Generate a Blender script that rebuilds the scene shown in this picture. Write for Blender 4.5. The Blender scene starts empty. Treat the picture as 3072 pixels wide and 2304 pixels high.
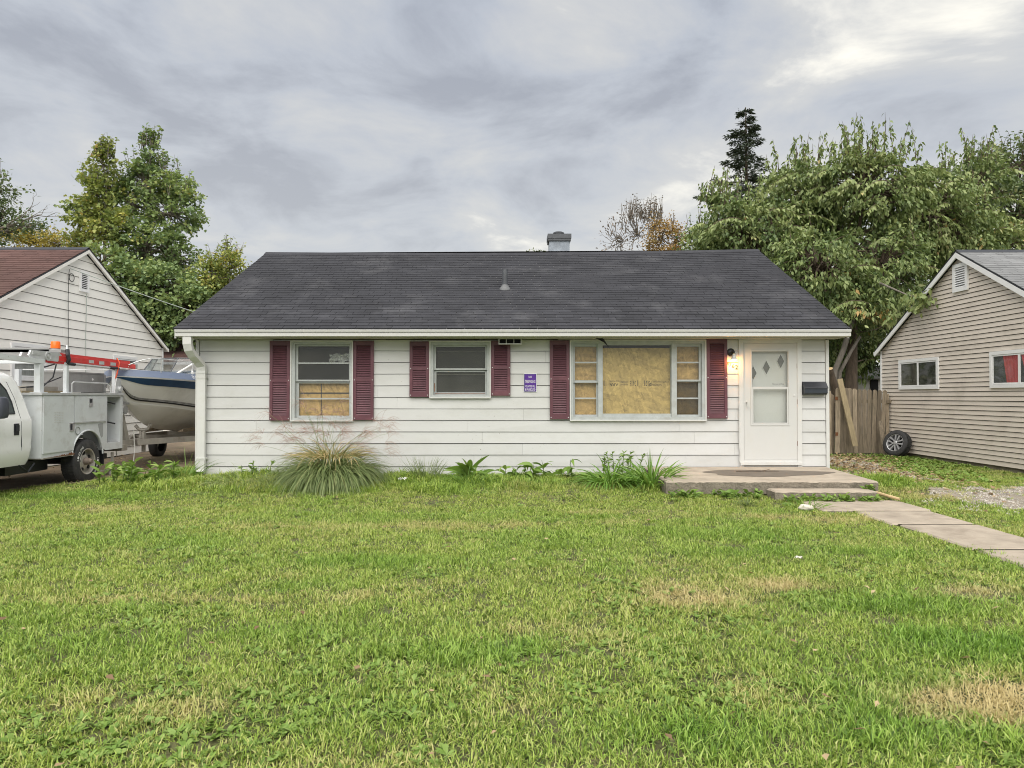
import bpy, math, random
import numpy as np
from mathutils import Vector, Matrix, Euler

# ------------------------------------------------------------------ camera, sky, sun, exposure
SC = bpy.context.scene
COL = SC.collection
HC, FPX, PITCH = 1.39, 2130.0, math.atan(36 / 2130.0)
cam_data = bpy.data.cameras.new('camera')
cam_data.sensor_width = 36.0
cam_data.lens = FPX / 3072 * 36.0
cam_data.clip_start, cam_data.clip_end = 0.05, 1000.0
cam = bpy.data.objects.new('camera', cam_data)
COL.objects.link(cam)
cam.location = (0, 0, HC)
cam.rotation_euler = (math.pi / 2 + PITCH, 0, math.radians(0.1))
SC.camera = cam

SUN_EL, SUN_AZ = math.radians(58), math.radians(184)      # azimuth clockwise from +Y
EXPOSURE = 1.8
wd = bpy.data.worlds.new('World')
SC.world = wd
wd.use_nodes = True


def build_sky():
    nt = wd.node_tree
    nt.nodes.clear()
    N, L = nt.nodes.new, nt.links.new

    def math_(op, a, b=None, clamp=False):
        m = N('ShaderNodeMath'); m.operation = op; m.use_clamp = clamp
        for i, v in enumerate((a, b)):
            if v is None:
                continue
            if isinstance(v, (int, float)):
                m.inputs[i].default_value = v
            else:
                L(v, m.inputs[i])
        return m.outputs[0]

    tc = N('ShaderNodeTexCoord')
    sep = N('ShaderNodeSeparateXYZ'); L(tc.outputs['Generated'], sep.inputs[0])
    zz = math_('ADD', math_('MAXIMUM', sep.outputs[2], 0.0), 0.16)
    cmb = N('ShaderNodeCombineXYZ')
    L(math_('DIVIDE', sep.outputs[0], zz), cmb.inputs[0])
    L(math_('DIVIDE', sep.outputs[1], zz), cmb.inputs[1])
    cmb.inputs[2].default_value = SKY_SEED
    def noise(scale, detail, rough, dist):
        n = N('ShaderNodeTexNoise'); n.inputs['Scale'].default_value = scale
        n.inputs['Detail'].default_value = detail; n.inputs['Roughness'].default_value = rough
        n.inputs['Distortion'].default_value = dist
        L(cmb.outputs[0], n.inputs['Vector'])
        return n.outputs[0]
    big = noise(0.60, 4.0, 0.5, 0.4)
    med = noise(2.1, 8.0, 0.58, 0.35)
    t = math_('ADD', math_('MULTIPLY', big, 0.42), math_('MULTIPLY', med, 0.58))
    ramp = N('ShaderNodeValToRGB'); L(t, ramp.inputs[0])
    e = ramp.color_ramp.elements
    e[0].position = 0.36; e[0].color = (0.26, 0.28, 0.325, 1)
    e[1].position = 0.645; e[1].color = (0.92, 0.88, 0.77, 1)
    m1 = ramp.color_ramp.elements.new(0.44); m1.color = (0.365, 0.39, 0.435, 1)
    m2 = ramp.color_ramp.elements.new(0.53); m2.color = (0.465, 0.47, 0.472, 1)
    # towards the horizon an overcast sky is paler and a little warm
    up = N('ShaderNodeMapRange'); L(sep.outputs[2], up.inputs[0])
    up.inputs[1].default_value = 0.0; up.inputs[2].default_value = 0.50
    up.inputs[3].default_value = 1.0; up.inputs[4].default_value = 0.0
    hz = N('ShaderNodeMix'); hz.data_type = 'RGBA'; hz.blend_type = 'MIX'
    L(math_('MULTIPLY', up.outputs[0], 0.52), hz.inputs[0])
    L(ramp.outputs[0], hz.inputs[6])
    hz.inputs[7].default_value = (0.545, 0.535, 0.495, 1)
    sky = N('ShaderNodeTexSky'); sky.sky_type = 'NISHITA'; sky.sun_disc = False
    sky.sun_elevation = SUN_EL; sky.sun_rotation = SUN_AZ
    b1 = N('ShaderNodeBackground'); L(sky.outputs[0], b1.inputs[0]); b1.inputs[1].default_value = 0.05
    b2 = N('ShaderNodeBackground'); L(hz.outputs[2], b2.inputs[0]); b2.inputs[1].default_value = SKY_STRENGTH
    mx = N('ShaderNodeMixShader'); mx.inputs[0].default_value = 0.94
    L(b1.outputs[0], mx.inputs[1]); L(b2.outputs[0], mx.inputs[2])
    out = N('ShaderNodeOutputWorld'); L(mx.outputs[0], out.inputs[0])


SKY_SEED, SKY_STRENGTH = 24.2, 0.415
build_sky()
sun_data = bpy.data.lights.new('sun', 'SUN')
sun_data.energy = 1.5
sun_data.angle = math.radians(80)
sun_data.color = (1.0, 0.955, 0.88)
sun = bpy.data.objects.new('sun', sun_data)
COL.objects.link(sun)
sd = Vector((math.sin(SUN_AZ) * math.cos(SUN_EL), math.cos(SUN_AZ) * math.cos(SUN_EL), math.sin(SUN_EL)))
sun.rotation_euler = sd.to_track_quat('Z', 'Y').to_euler()
sun.location = (0, -10, 30)
vs = SC.view_settings
vs.view_transform = 'Standard'; vs.look = 'None'; vs.gamma = 1.0; vs.use_curve_mapping = False
vs.exposure = EXPOSURE
SC.cycles.use_denoising = True
SC.cycles.filter_width = 1.0
SC.cycles.max_bounces = 8
SC.cycles.transparent_max_bounces = 16
SC.cycles.sample_clamp_indirect = 6.0

rng = np.random.default_rng(7)
R = random.Random(11)


# ------------------------------------------------------------------ measuring: photo pixel + depth -> metres
def PT(x, y, Y):
    u, v = (x - 1540) / FPX, (1152 - y) / FPX
    dy = math.cos(PITCH) - v * math.sin(PITCH)
    dz = math.sin(PITCH) + v * math.cos(PITCH)
    t = Y / dy
    return (u * t, Y, HC + dz * t)


def smooth(a, b, x):
    t = min(1.0, max(0.0, (x - a) / (b - a)))
    return t * t * (3 - 2 * t)


def gz(x, y):
    """Ground height: the house stands on a slight rise."""
    dx = max(0.0, abs(x) - 5.9)
    dy = max(0.0, 11.9 - y, y - 20.8)
    m = 1 - smooth(0.0, 2.6, math.hypot(dx, dy))
    return -0.13 + 0.13 * m - 0.03 * smooth(0, 8, 8 - y)


gzv = np.vectorize(gz)


# ------------------------------------------------------------------ materials
MAT = {}


def nodes_of(name):
    m = bpy.data.materials.new(name)
    m.use_nodes = True
    nt = m.node_tree
    return m, nt, nt.nodes['Principled BSDF']


def ramp_node(nt, stops, fac=None):
    r = nt.nodes.new('ShaderNodeValToRGB')
    els = r.color_ramp.elements
    els[0].position, els[0].color = stops[0][0], (*stops[0][1], 1)
    els[1].position, els[1].color = stops[-1][0], (*stops[-1][1], 1)
    for p, c in stops[1:-1]:
        e = els.new(p); e.color = (*c, 1)
    if fac is not None:
        nt.links.new(fac, r.inputs[0])
    return r


def noise_node(nt, scale, detail=4, rough=0.55, vec=None, stretch=None):
    n = nt.nodes.new('ShaderNodeTexNoise')
    n.inputs['Scale'].default_value = scale
    n.inputs['Detail'].default_value = detail
    n.inputs['Roughness'].default_value = rough
    if vec is None:
        g = nt.nodes.new('ShaderNodeNewGeometry')
        vec = g.outputs['Position']
    if stretch:
        mp = nt.nodes.new('ShaderNodeMapping')
        mp.inputs['Scale'].default_value = stretch
        nt.links.new(vec, mp.inputs[0])
        vec = mp.outputs[0]
    nt.links.new(vec, n.inputs['Vector'])
    return n


def mix_node(nt, fac, a, b, mode='MIX'):
    m = nt.nodes.new('ShaderNodeMix'); m.data_type = 'RGBA'; m.blend_type = mode
    for sock, v in ((m.inputs[0], fac), (m.inputs[6], a), (m.inputs[7], b)):
        if isinstance(v, (int, float)):
            sock.default_value = v
        elif isinstance(v, tuple):
            sock.default_value = (*v, 1)
        else:
            nt.links.new(v, sock)
    return m.outputs[2]


def mat(name, col, rough=0.6, var=0.12, scale=3.0, dirt=None, dirt_amt=0.4, dirt_scale=1.2, dirt_lo=0.52, dirt_hi=0.72,
        specks=None, bump=0.0, bump_scale=40, metal=0.0, stretch=None, spec=0.5, coat=0.0, per_object=0.0, fine=0.0):
    """Painted / solid surface: base colour with grain, stains of their own shape and fine relief."""
    m, nt, p = nodes_of(name)
    n1 = noise_node(nt, scale, 5, 0.6, stretch=stretch)
    lo = tuple(c * (1 - var) for c in col); hi = tuple(min(1, c * (1 + var)) for c in col)
    c = ramp_node(nt, [(0.3, lo), (0.7, hi)], n1.outputs[0]).outputs[0]
    if fine:
        n3 = noise_node(nt, 90, 3, 0.7)
        f = ramp_node(nt, [(0.3, (1 - fine,) * 3), (0.7, (1, 1, 1))], n3.outputs[0]).outputs[0]
        c = mix_node(nt, 1.0, c, f, 'MULTIPLY')
    if dirt:
        n2 = noise_node(nt, dirt_scale, 8, 0.68, stretch=stretch)
        f = ramp_node(nt, [(dirt_lo, (0, 0, 0)), (dirt_hi, (dirt_amt,) * 3)], n2.outputs[0]).outputs[0]
        c = mix_node(nt, f, c, dirt)
    if specks:
        n4 = noise_node(nt, 26, 3, 0.6); n5 = noise_node(nt, 2.3, 2, 0.5)
        f4 = ramp_node(nt, [(0.70, (0, 0, 0)), (0.74, (1, 1, 1))], n4.outputs[0]).outputs[0]
        f5 = ramp_node(nt, [(0.50, (0, 0, 0)), (0.58, (0.8,) * 3)], n5.outputs[0]).outputs[0]
        c = mix_node(nt, mix_node(nt, 1.0, f4, f5, 'MULTIPLY'), c, specks)
    if per_object:
        oi = nt.nodes.new('ShaderNodeObjectInfo')
        f = ramp_node(nt, [(0, (1 - per_object,) * 3), (1, (1, 1, 1))], oi.outputs['Random']).outputs[0]
        c = mix_node(nt, 1.0, c, f, 'MULTIPLY')
    nt.links.new(c, p.inputs['Base Color'])
    p.inputs['Roughness'].default_value = rough
    p.inputs['Metallic'].default_value = metal
    p.inputs['Specular IOR Level'].default_value = spec
    p.inputs['Coat Weight'].default_value = coat
    if bump:
        nb = noise_node(nt, bump_scale, 4, 0.6, stretch=stretch)
        b = nt.nodes.new('ShaderNodeBump')
        b.inputs['Strength'].default_value = bump; b.inputs['Distance'].default_value = 0.02
        nt.links.new(nb.outputs[0], b.inputs['Height'])
        nt.links.new(b.outputs[0], p.inputs['Normal'])
    MAT[name] = m
    return m


def leaf_mat(name, stops, rough=0.55, trans=0.35, patch=None, inst=None):
    """Leaves: colour by the leaf's own tint; light passes through."""
    m, nt, p = nodes_of(name)
    at = nt.nodes.new('ShaderNodeAttribute'); at.attribute_name = 'tint'
    c = ramp_node(nt, stops, at.outputs['Fac']).outputs[0]
    if patch:
        col, amt, sc_ = patch
        n = noise_node(nt, sc_, 3, 0.5)
        f = ramp_node(nt, [(0.48, (0, 0, 0)), (0.64, (amt,) * 3)], n.outputs[0]).outputs[0]
        c = mix_node(nt, f, c, col)
    if inst:
        ia = nt.nodes.new('ShaderNodeAttribute'); ia.attribute_type = 'INSTANCER'; ia.attribute_name = 'dry'
        mul = nt.nodes.new('ShaderNodeMath'); mul.operation = 'MULTIPLY_ADD'; mul.use_clamp = True
        nt.links.new(ia.outputs['Fac'], mul.inputs[0]); mul.inputs[1].default_value = 1.5
        sub = nt.nodes.new('ShaderNodeMath'); sub.operation = 'MULTIPLY_ADD'
        nt.links.new(at.outputs['Fac'], sub.inputs[0]); sub.inputs[1].default_value = 0.9; sub.inputs[2].default_value = -0.7
        nt.links.new(sub.outputs[0], mul.inputs[2])
        c = mix_node(nt, mul.outputs[0], c, inst[0])
        ib = nt.nodes.new('ShaderNodeAttribute'); ib.attribute_type = 'INSTANCER'; ib.attribute_name = 'lush'
        c = mix_node(nt, ib.outputs['Fac'], c, mix_node(nt, 1.0, c, inst[1], 'MULTIPLY'))
    nt.links.new(c, p.inputs['Base Color'])
    p.inputs['Roughness'].default_value = rough
    p.inputs['Specular IOR Level'].default_value = 0.35
    tr = nt.nodes.new('ShaderNodeBsdfTranslucent')
    nt.links.new(mix_node(nt, 1.0, c, (1.0, 1.0, 0.75), 'MULTIPLY'), tr.inputs[0])
    mx = nt.nodes.new('ShaderNodeMixShader'); mx.inputs[0].default_value = trans
    nt.links.new(p.outputs[0], mx.inputs[1]); nt.links.new(tr.outputs[0], mx.inputs[2])
    nt.links.new(mx.outputs[0], nt.nodes['Material Output'].inputs[0])
    MAT[name] = m
    return m


def glass_mat(name, tint=(0.9, 0.95, 0.93), refl=0.10, grime=0.1):
    m, nt, p = nodes_of(name)
    nt.nodes.remove(p)
    tr = nt.nodes.new('ShaderNodeBsdfTransparent'); tr.inputs[0].default_value = (*tint, 1)
    gl = nt.nodes.new('ShaderNodeBsdfGlossy'); gl.inputs['Roughness'].default_value = 0.03
    df = nt.nodes.new('ShaderNodeBsdfDiffuse'); df.inputs[0].default_value = (0.5, 0.5, 0.48, 1)
    fr = nt.nodes.new('ShaderNodeLayerWeight'); fr.inputs[0].default_value = 0.5
    pw = nt.nodes.new('ShaderNodeMath'); pw.operation = 'POWER'; pw.inputs[1].default_value = 5.0
    nt.links.new(fr.outputs['Facing'], pw.inputs[0])
    ad = nt.nodes.new('ShaderNodeMath'); ad.operation = 'MULTIPLY_ADD'; ad.inputs[1].default_value = 0.8; ad.inputs[2].default_value = refl
    nt.links.new(pw.outputs[0], ad.inputs[0])
    m1 = nt.nodes.new('ShaderNodeMixShader')
    nt.links.new(ad.outputs[0], m1.inputs[0]); nt.links.new(tr.outputs[0], m1.inputs[1]); nt.links.new(gl.outputs[0], m1.inputs[2])
    n = noise_node(nt, 5, 6, 0.65)
    f = ramp_node(nt, [(0.35, (0.02,) * 3), (0.8, (grime,) * 3)], n.outputs[0])
    m2 = nt.nodes.new('ShaderNodeMixShader')
    nt.links.new(f.outputs[0], m2.inputs[0]); nt.links.new(m1.outputs[0], m2.inputs[1]); nt.links.new(df.outputs[0], m2.inputs[2])
    nt.links.new(m2.outputs[0], nt.nodes['Material Output'].inputs[0])
    MAT[name] = m
    return m


def osb_mat(name, base):
    m, nt, p = nodes_of(name)
    g = nt.nodes.new('ShaderNodeNewGeometry')
    c = None
    for k, (ang, sc_) in enumerate(((0.25, 8), (-0.75, 9), (1.25, 10))):
        mp = nt.nodes.new('ShaderNodeMapping'); mp.vector_type = 'TEXTURE'; mp.inputs['Rotation'].default_value = (0, ang, 0)
        mp.inputs['Scale'].default_value = (1.0, 5.0, 0.32)
        nt.links.new(g.outputs['Position'], mp.inputs[0])
        v = nt.nodes.new('ShaderNodeTexVoronoi'); v.inputs['Scale'].default_value = sc_
        nt.links.new(mp.outputs[0], v.inputs['Vector'])
        sx = nt.nodes.new('ShaderNodeSeparateColor'); nt.links.new(v.outputs['Color'], sx.inputs[0])
        r = ramp_node(nt, [(0, tuple(x * 0.45 for x in base)), (0.25, tuple(x * 0.85 for x in base)), (0.7, base), (1, tuple(min(1, x * 1.4) for x in base))], sx.outputs[0])
        c = r.outputs[0] if c is None else mix_node(nt, 0.42, c, r.outputs[0])
    n = noise_node(nt, 2.2, 5, 0.6)
    f = ramp_node(nt, [(0.45, (0, 0, 0)), (0.75, (0.35,) * 3)], n.outputs[0]).outputs[0]
    c = mix_node(nt, f, c, tuple(x * 0.55 for x in base))
    nt.links.new(c, p.inputs['Base Color']); p.inputs['Roughness'].default_value = 0.75
    MAT[name] = m
    return m


def emit_mat(name, col, strength):
    m, nt, p = nodes_of(name)
    p.inputs['Base Color'].default_value = (*col, 1)
    p.inputs['Emission Color'].default_value = (*col, 1)
    p.inputs['Emission Strength'].default_value = strength
    MAT[name] = m
    return m


# house
mat('siding_white', (0.59, 0.592, 0.585), 0.5, 0.03, 1.2, dirt=(0.40, 0.39, 0.33), dirt_amt=0.34, dirt_scale=1.9, dirt_lo=0.48, dirt_hi=0.8, per_object=0.08, fine=0.03, specks=(0.22, 0.20, 0.16), stretch=(0.8, 1, 1.6))
mat('trim_white', (0.61, 0.61, 0.595), 0.45, 0.04, 4, dirt=(0.40, 0.38, 0.31), dirt_amt=0.35, dirt_scale=4, fine=0.05)
mat('trim_grey', (0.43, 0.455, 0.45), 0.55, 0.10, 9, dirt=(0.30, 0.28, 0.24), dirt_amt=0.45, dirt_scale=7, fine=0.1)
mat('lap_shade_felt', (0.03, 0.03, 0.03), 0.9)  # black backing; through the course gaps its colour stands in for lap shadow
mat('soffit', (0.46, 0.45, 0.39), 0.6, 0.1, 5, dirt=(0.2, 0.19, 0.15), dirt_amt=0.4, dirt_scale=3, stretch=(0.4, 1, 1))
mat('shutter_red', (0.112, 0.040, 0.054), 0.45, 0.12, 6, dirt=(0.26, 0.10, 0.12), dirt_amt=0.30, dirt_scale=3)
mat('shingle_dark', (0.050, 0.051, 0.060), 0.9, 0.22, 1.4, dirt=(0.17, 0.17, 0.18), dirt_amt=0.32, dirt_scale=1.3, per_object=0.30, fine=0.35, bump=0.3, bump_scale=150, spec=0.3)
mat('shingle_edge', (0.26, 0.26, 0.265), 0.9, 0.2, 8)
mat('shingle_red', (0.130, 0.072, 0.063), 0.9, 0.18, 2, per_object=0.25, fine=0.3, spec=0.3)
mat('shingle_grey', (0.235, 0.24, 0.245), 0.9, 0.12, 2, per_object=0.22, fine=0.25, spec=0.3)
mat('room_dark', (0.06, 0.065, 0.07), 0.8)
mat('dark_gap', (0.008, 0.008, 0.009), 0.9)
mat('black_metal', (0.02, 0.022, 0.028), 0.4, 0.1, 8, spec=0.5)
mat('black_lid', (0.03, 0.037, 0.048), 0.35, 0.1, 8, spec=0.5)
mat('screen_grey', (0.13, 0.145, 0.15), 0.7, 0.12, 2, fine=0.1)
mat('door_white', (0.58, 0.58, 0.565), 0.4, 0.02, 2, dirt=(0.55, 0.53, 0.46), dirt_amt=0.35, dirt_scale=3.5, fine=0.03)
mat('diamond_glass', (0.13, 0.13, 0.12), 0.12, 0.1, 6)
mat('rust', (0.17, 0.07, 0.03), 0.85, 0.4, 30)
mat('purple', (0.085, 0.018, 0.26), 0.45, 0.05, 4)
mat('navy_print', (0.03, 0.02, 0.14), 0.45)
mat('white_print', (0.82, 0.82, 0.82), 0.5)
mat('ink', (0.035, 0.03, 0.02), 0.8, 0.3, 40)
mat('brass_dark', (0.05, 0.04, 0.03), 0.5)
mat('plastic_sheet', (0.42, 0.43, 0.42), 0.25, 0.4, 18, bump=0.8, bump_scale=14)
osb_mat('osb_tan', (0.52, 0.365, 0.13))
osb_mat('osb_orange', (0.52, 0.335, 0.125))
glass_mat('glass', tint=(0.97, 0.98, 0.97), refl=0.035, grime=0.03)
glass_mat('glass_dim', tint=(0.66, 0.66, 0.62), refl=0.045, grime=0.07)
mat('concrete', (0.37, 0.315, 0.25), 0.85, 0.16, 4, dirt=(0.17, 0.135, 0.10), dirt_amt=0.6, dirt_scale=2.2, bump=0.3, bump_scale=60, fine=0.15)
mat('concrete_old', (0.27, 0.235, 0.185), 0.95, 0.25, 9, dirt=(0.07, 0.068, 0.045), dirt_amt=0.75, dirt_scale=4, bump=1.0, bump_scale=30, fine=0.45)
mat('stain', (0.135, 0.11, 0.085), 0.7, 0.15, 5, fine=0.2)
mat('chimney_metal', (0.25, 0.28, 0.32), 0.45, 0.25, 7, dirt=(0.52, 0.54, 0.56), dirt_amt=0.4, dirt_scale=5, metal=0.3)
mat('cap_dark', (0.075, 0.08, 0.09), 0.5, 0.2, 8)
mat('lead', (0.14, 0.145, 0.15), 0.6, 0.2, 10)
# neighbours
mat('siding_left', (0.86, 0.84, 0.79), 0.55, 0.03, 1.0, dirt=(0.5, 0.47, 0.40), dirt_amt=0.25, dirt_scale=1.0, per_object=0.05)
mat('vinyl_tan', (0.66, 0.59, 0.515), 0.5, 0.03, 1.0, dirt=(0.24, 0.205, 0.15), dirt_amt=0.35, dirt_scale=1.1, per_object=0.05)
mat('vinyl_white', (0.80, 0.80, 0.80), 0.4, 0.03, 4)
mat('foundation', (0.20, 0.175, 0.13), 0.95, 0.3, 4, bump=0.5, bump_scale=30)
mat('curtain_red', (0.50, 0.075, 0.085), 0.8, 0.1, 6)
mat('curtain_grey', (0.33, 0.33, 0.32), 0.8, 0.2, 5, stretch=(1, 6, 0.4))
mat('shed_white', (0.55, 0.53, 0.50), 0.7, 0.1, 3)
mat('wood_grey', (0.37, 0.30, 0.215), 0.9, 0.35, 7, dirt=(0.085, 0.085, 0.05), dirt_amt=0.6, dirt_scale=3, stretch=(7, 7, 0.6), per_object=0.55, bump=0.5, bump_scale=30)
mat('wood_new', (0.31, 0.25, 0.15), 0.8, 0.2, 7, stretch=(5, 5, 0.7), dirt=(0.2, 0.16, 0.1), dirt_amt=0.3)
# vehicles
mat('truck_white', (0.82, 0.82, 0.81), 0.22, 0.03, 2, dirt=(0.42, 0.39, 0.33), dirt_amt=0.35, dirt_scale=2.5, coat=0.5)
mat('box_grey', (0.62, 0.645, 0.66), 0.4, 0.05, 3, dirt=(0.30, 0.27, 0.23), dirt_amt=0.42, dirt_scale=3.5, specks=(0.2, 0.13, 0.08))
mat('box_inside', (0.36, 0.37, 0.375), 0.6, 0.1, 4, dirt=(0.12, 0.11, 0.1), dirt_amt=0.5, dirt_scale=4)
mat('alu', (0.56, 0.57, 0.57), 0.4, 0.12, 6, metal=0.35, dirt=(0.3, 0.3, 0.3), dirt_amt=0.4, dirt_scale=5)
mat('steel_tool', (0.34, 0.34, 0.335), 0.4, 0.12, 4, metal=0.3, dirt=(0.16, 0.16, 0.17), dirt_amt=0.6, dirt_scale=3)
mat('rubber', (0.032, 0.032, 0.033), 0.8, 0.25, 12, dirt=(0.12, 0.11, 0.095), dirt_amt=0.35, dirt_scale=6)
mat('rim', (0.46, 0.44, 0.40), 0.4, 0.15, 12, metal=0.4, dirt=(0.22, 0.15, 0.09), dirt_amt=0.5, dirt_scale=9)
mat('alloy', (0.42, 0.42, 0.43), 0.3, 0.06, 6, metal=0.5)
mat('hub_rust', (0.20, 0.16, 0.13), 0.7, 0.3, 20)
mat('black_plastic', (0.022, 0.023, 0.028), 0.5, 0.2, 10)
mat('mirror_plastic', (0.05, 0.055, 0.075), 0.5, 0.1, 10)
mat('ladder_red', (0.62, 0.035, 0.030), 0.4, 0.08, 5, dirt=(0.65, 0.30, 0.27), dirt_amt=0.3, dirt_scale=8)
mat('orange_lens', (0.95, 0.16, 0.01), 0.25, 0.05, 3)
mat('rope_white', (0.68, 0.68, 0.64), 0.8)
mat('strap_orange', (0.65, 0.09, 0.03), 0.7)
mat('hull_white', (0.72, 0.72, 0.69), 0.3, 0.05, 2, dirt=(0.36, 0.36, 0.30), dirt_amt=0.4, dirt_scale=1.5, coat=0.3)
mat('deck_white', (0.72, 0.72, 0.70), 0.35, 0.05, 3)
mat('band_grey', (0.135, 0.17, 0.25), 0.4, 0.05, 3)
mat('band_blue', (0.012, 0.048, 0.115), 0.3, 0.15, 3, dirt=(0.05, 0.10, 0.16), dirt_amt=0.5, dirt_scale=3)
mat('galv', (0.36, 0.34, 0.30), 0.6, 0.15, 6, metal=0.2, dirt=(0.17, 0.12, 0.08), dirt_amt=0.5, dirt_scale=5)
mat('vinyl_blue', (0.02, 0.06, 0.11), 0.5)
mat('chrome', (0.62, 0.62, 0.62), 0.18, 0.05, 5, metal=0.9)
# ground and plants
mat('dirt_drive', (0.22, 0.165, 0.11), 0.95, 0.35, 2.5, dirt=(0.10, 0.115, 0.04), dirt_amt=0.7, dirt_scale=1.2, bump=0.7, bump_scale=18, fine=0.4)
mat('gravel_base', (0.30, 0.26, 0.205), 0.95, 0.3, 14, bump=0.8, bump_scale=40, fine=0.4)
mat('gravel_stone', (0.45, 0.42, 0.375), 0.9, 0.35, 9)
mat('bark', (0.105, 0.078, 0.055), 0.95, 0.4, 9, bump=1.0, bump_scale=25, stretch=(1, 1, 0.3))
mat('bark_grey', (0.17, 0.15, 0.125), 0.95, 0.3, 9, bump=0.8, bump_scale=25, stretch=(1, 1, 0.3))
mat('cut_wood', (0.50, 0.37, 0.20), 0.8)
mat('stone_white', (0.62, 0.58, 0.50), 0.9, 0.12, 9, bump=0.4)
mat('paper', (0.75, 0.74, 0.72), 0.8, 0.1, 20)
mat('wire_black', (0.02, 0.02, 0.02), 0.6)
mat('wire_pale', (0.40, 0.44, 0.40), 0.6)
mat('blue_plastic', (0.02, 0.07, 0.28), 0.4)
mat('yellow_plastic', (0.5, 0.55, 0.08), 0.5)

leaf_mat('grass_blade', [(0.0, (0.060, 0.105, 0.018)), (0.25, (0.205, 0.305, 0.050)), (0.45, (0.32, 0.435, 0.072)), (0.7, (0.43, 0.52, 0.12)), (1.0, (0.54, 0.56, 0.22))],
         0.5, 0.30, inst=((0.580, 0.480, 0.245), (0.66, 0.86, 0.68)))
leaf_mat('broad_leaf', [(0.0, (0.10, 0.185, 0.03)), (0.5, (0.185, 0.30, 0.055)), (1.0, (0.30, 0.40, 0.11))], 0.45, 0.30)
leaf_mat('clump_blade', [(0.0, (0.085, 0.125, 0.045)), (0.5, (0.180, 0.240, 0.085)), (0.8, (0.300, 0.345, 0.145)), (1.0, (0.50, 0.385, 0.190))], 0.5, 0.25)
leaf_mat('plume', [(0.0, (0.30, 0.21, 0.17)), (1.0, (0.42, 0.25, 0.22))], 0.7, 0.3)
leaf_mat('lily_blade', [(0.0, (0.075, 0.165, 0.026)), (0.6, (0.170, 0.310, 0.050)), (1.0, (0.29, 0.39, 0.10))], 0.4, 0.3)
leaf_mat('litter', [(0.0, (0.16, 0.10, 0.055)), (0.5, (0.32, 0.225, 0.125)), (1.0, (0.48, 0.37, 0.22))], 0.8, 0.15)
leaf_mat('leaf_mulberry', [(0.0, (0.085, 0.135, 0.045)), (0.4, (0.200, 0.262, 0.092)), (0.75, (0.320, 0.370, 0.150)), (0.94, (0.435, 0.445, 0.21)), (1.0, (0.50, 0.33, 0.12))], 0.45, 0.28)
leaf_mat('leaf_maple', [(0.0, (0.13, 0.20, 0.09)), (0.5, (0.265, 0.355, 0.135)), (0.88, (0.41, 0.46, 0.16)), (1.0, (0.55, 0.45, 0.15))], 0.5, 0.3)
leaf_mat('leaf_maple_yellow', [(0.0, (0.17, 0.23, 0.08)), (0.5, (0.33, 0.385, 0.11)), (0.85, (0.50, 0.47, 0.13)), (1.0, (0.58, 0.38, 0.15))], 0.5, 0.3)
leaf_mat('leaf_dark', [(0.0, (0.08, 0.125, 0.06)), (0.6, (0.18, 0.235, 0.10)), (1.0, (0.32, 0.33, 0.15))], 0.5, 0.25)
leaf_mat('leaf_yellow', [(0.0, (0.19, 0.19, 0.045)), (0.5, (0.40, 0.33, 0.075)), (1.0, (0.55, 0.42, 0.12))], 0.5, 0.3)
leaf_mat('leaf_orange', [(0.0, (0.20, 0.16, 0.05)), (0.5, (0.43, 0.27, 0.09)), (1.0, (0.56, 0.40, 0.17))], 0.5, 0.3)
leaf_mat('leaf_bare', [(0.0, (0.16, 0.12, 0.10)), (1.0, (0.30, 0.25, 0.20))], 0.6, 0.2)
leaf_mat('needle', [(0.0, (0.028, 0.045, 0.028)), (1.0, (0.075, 0.095, 0.055))], 0.6, 0.1)
leaf_mat('tan_leaf', [(0.0, (0.40, 0.30, 0.20)), (1.0, (0.6, 0.5, 0.36))], 0.8, 0.2)


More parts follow.
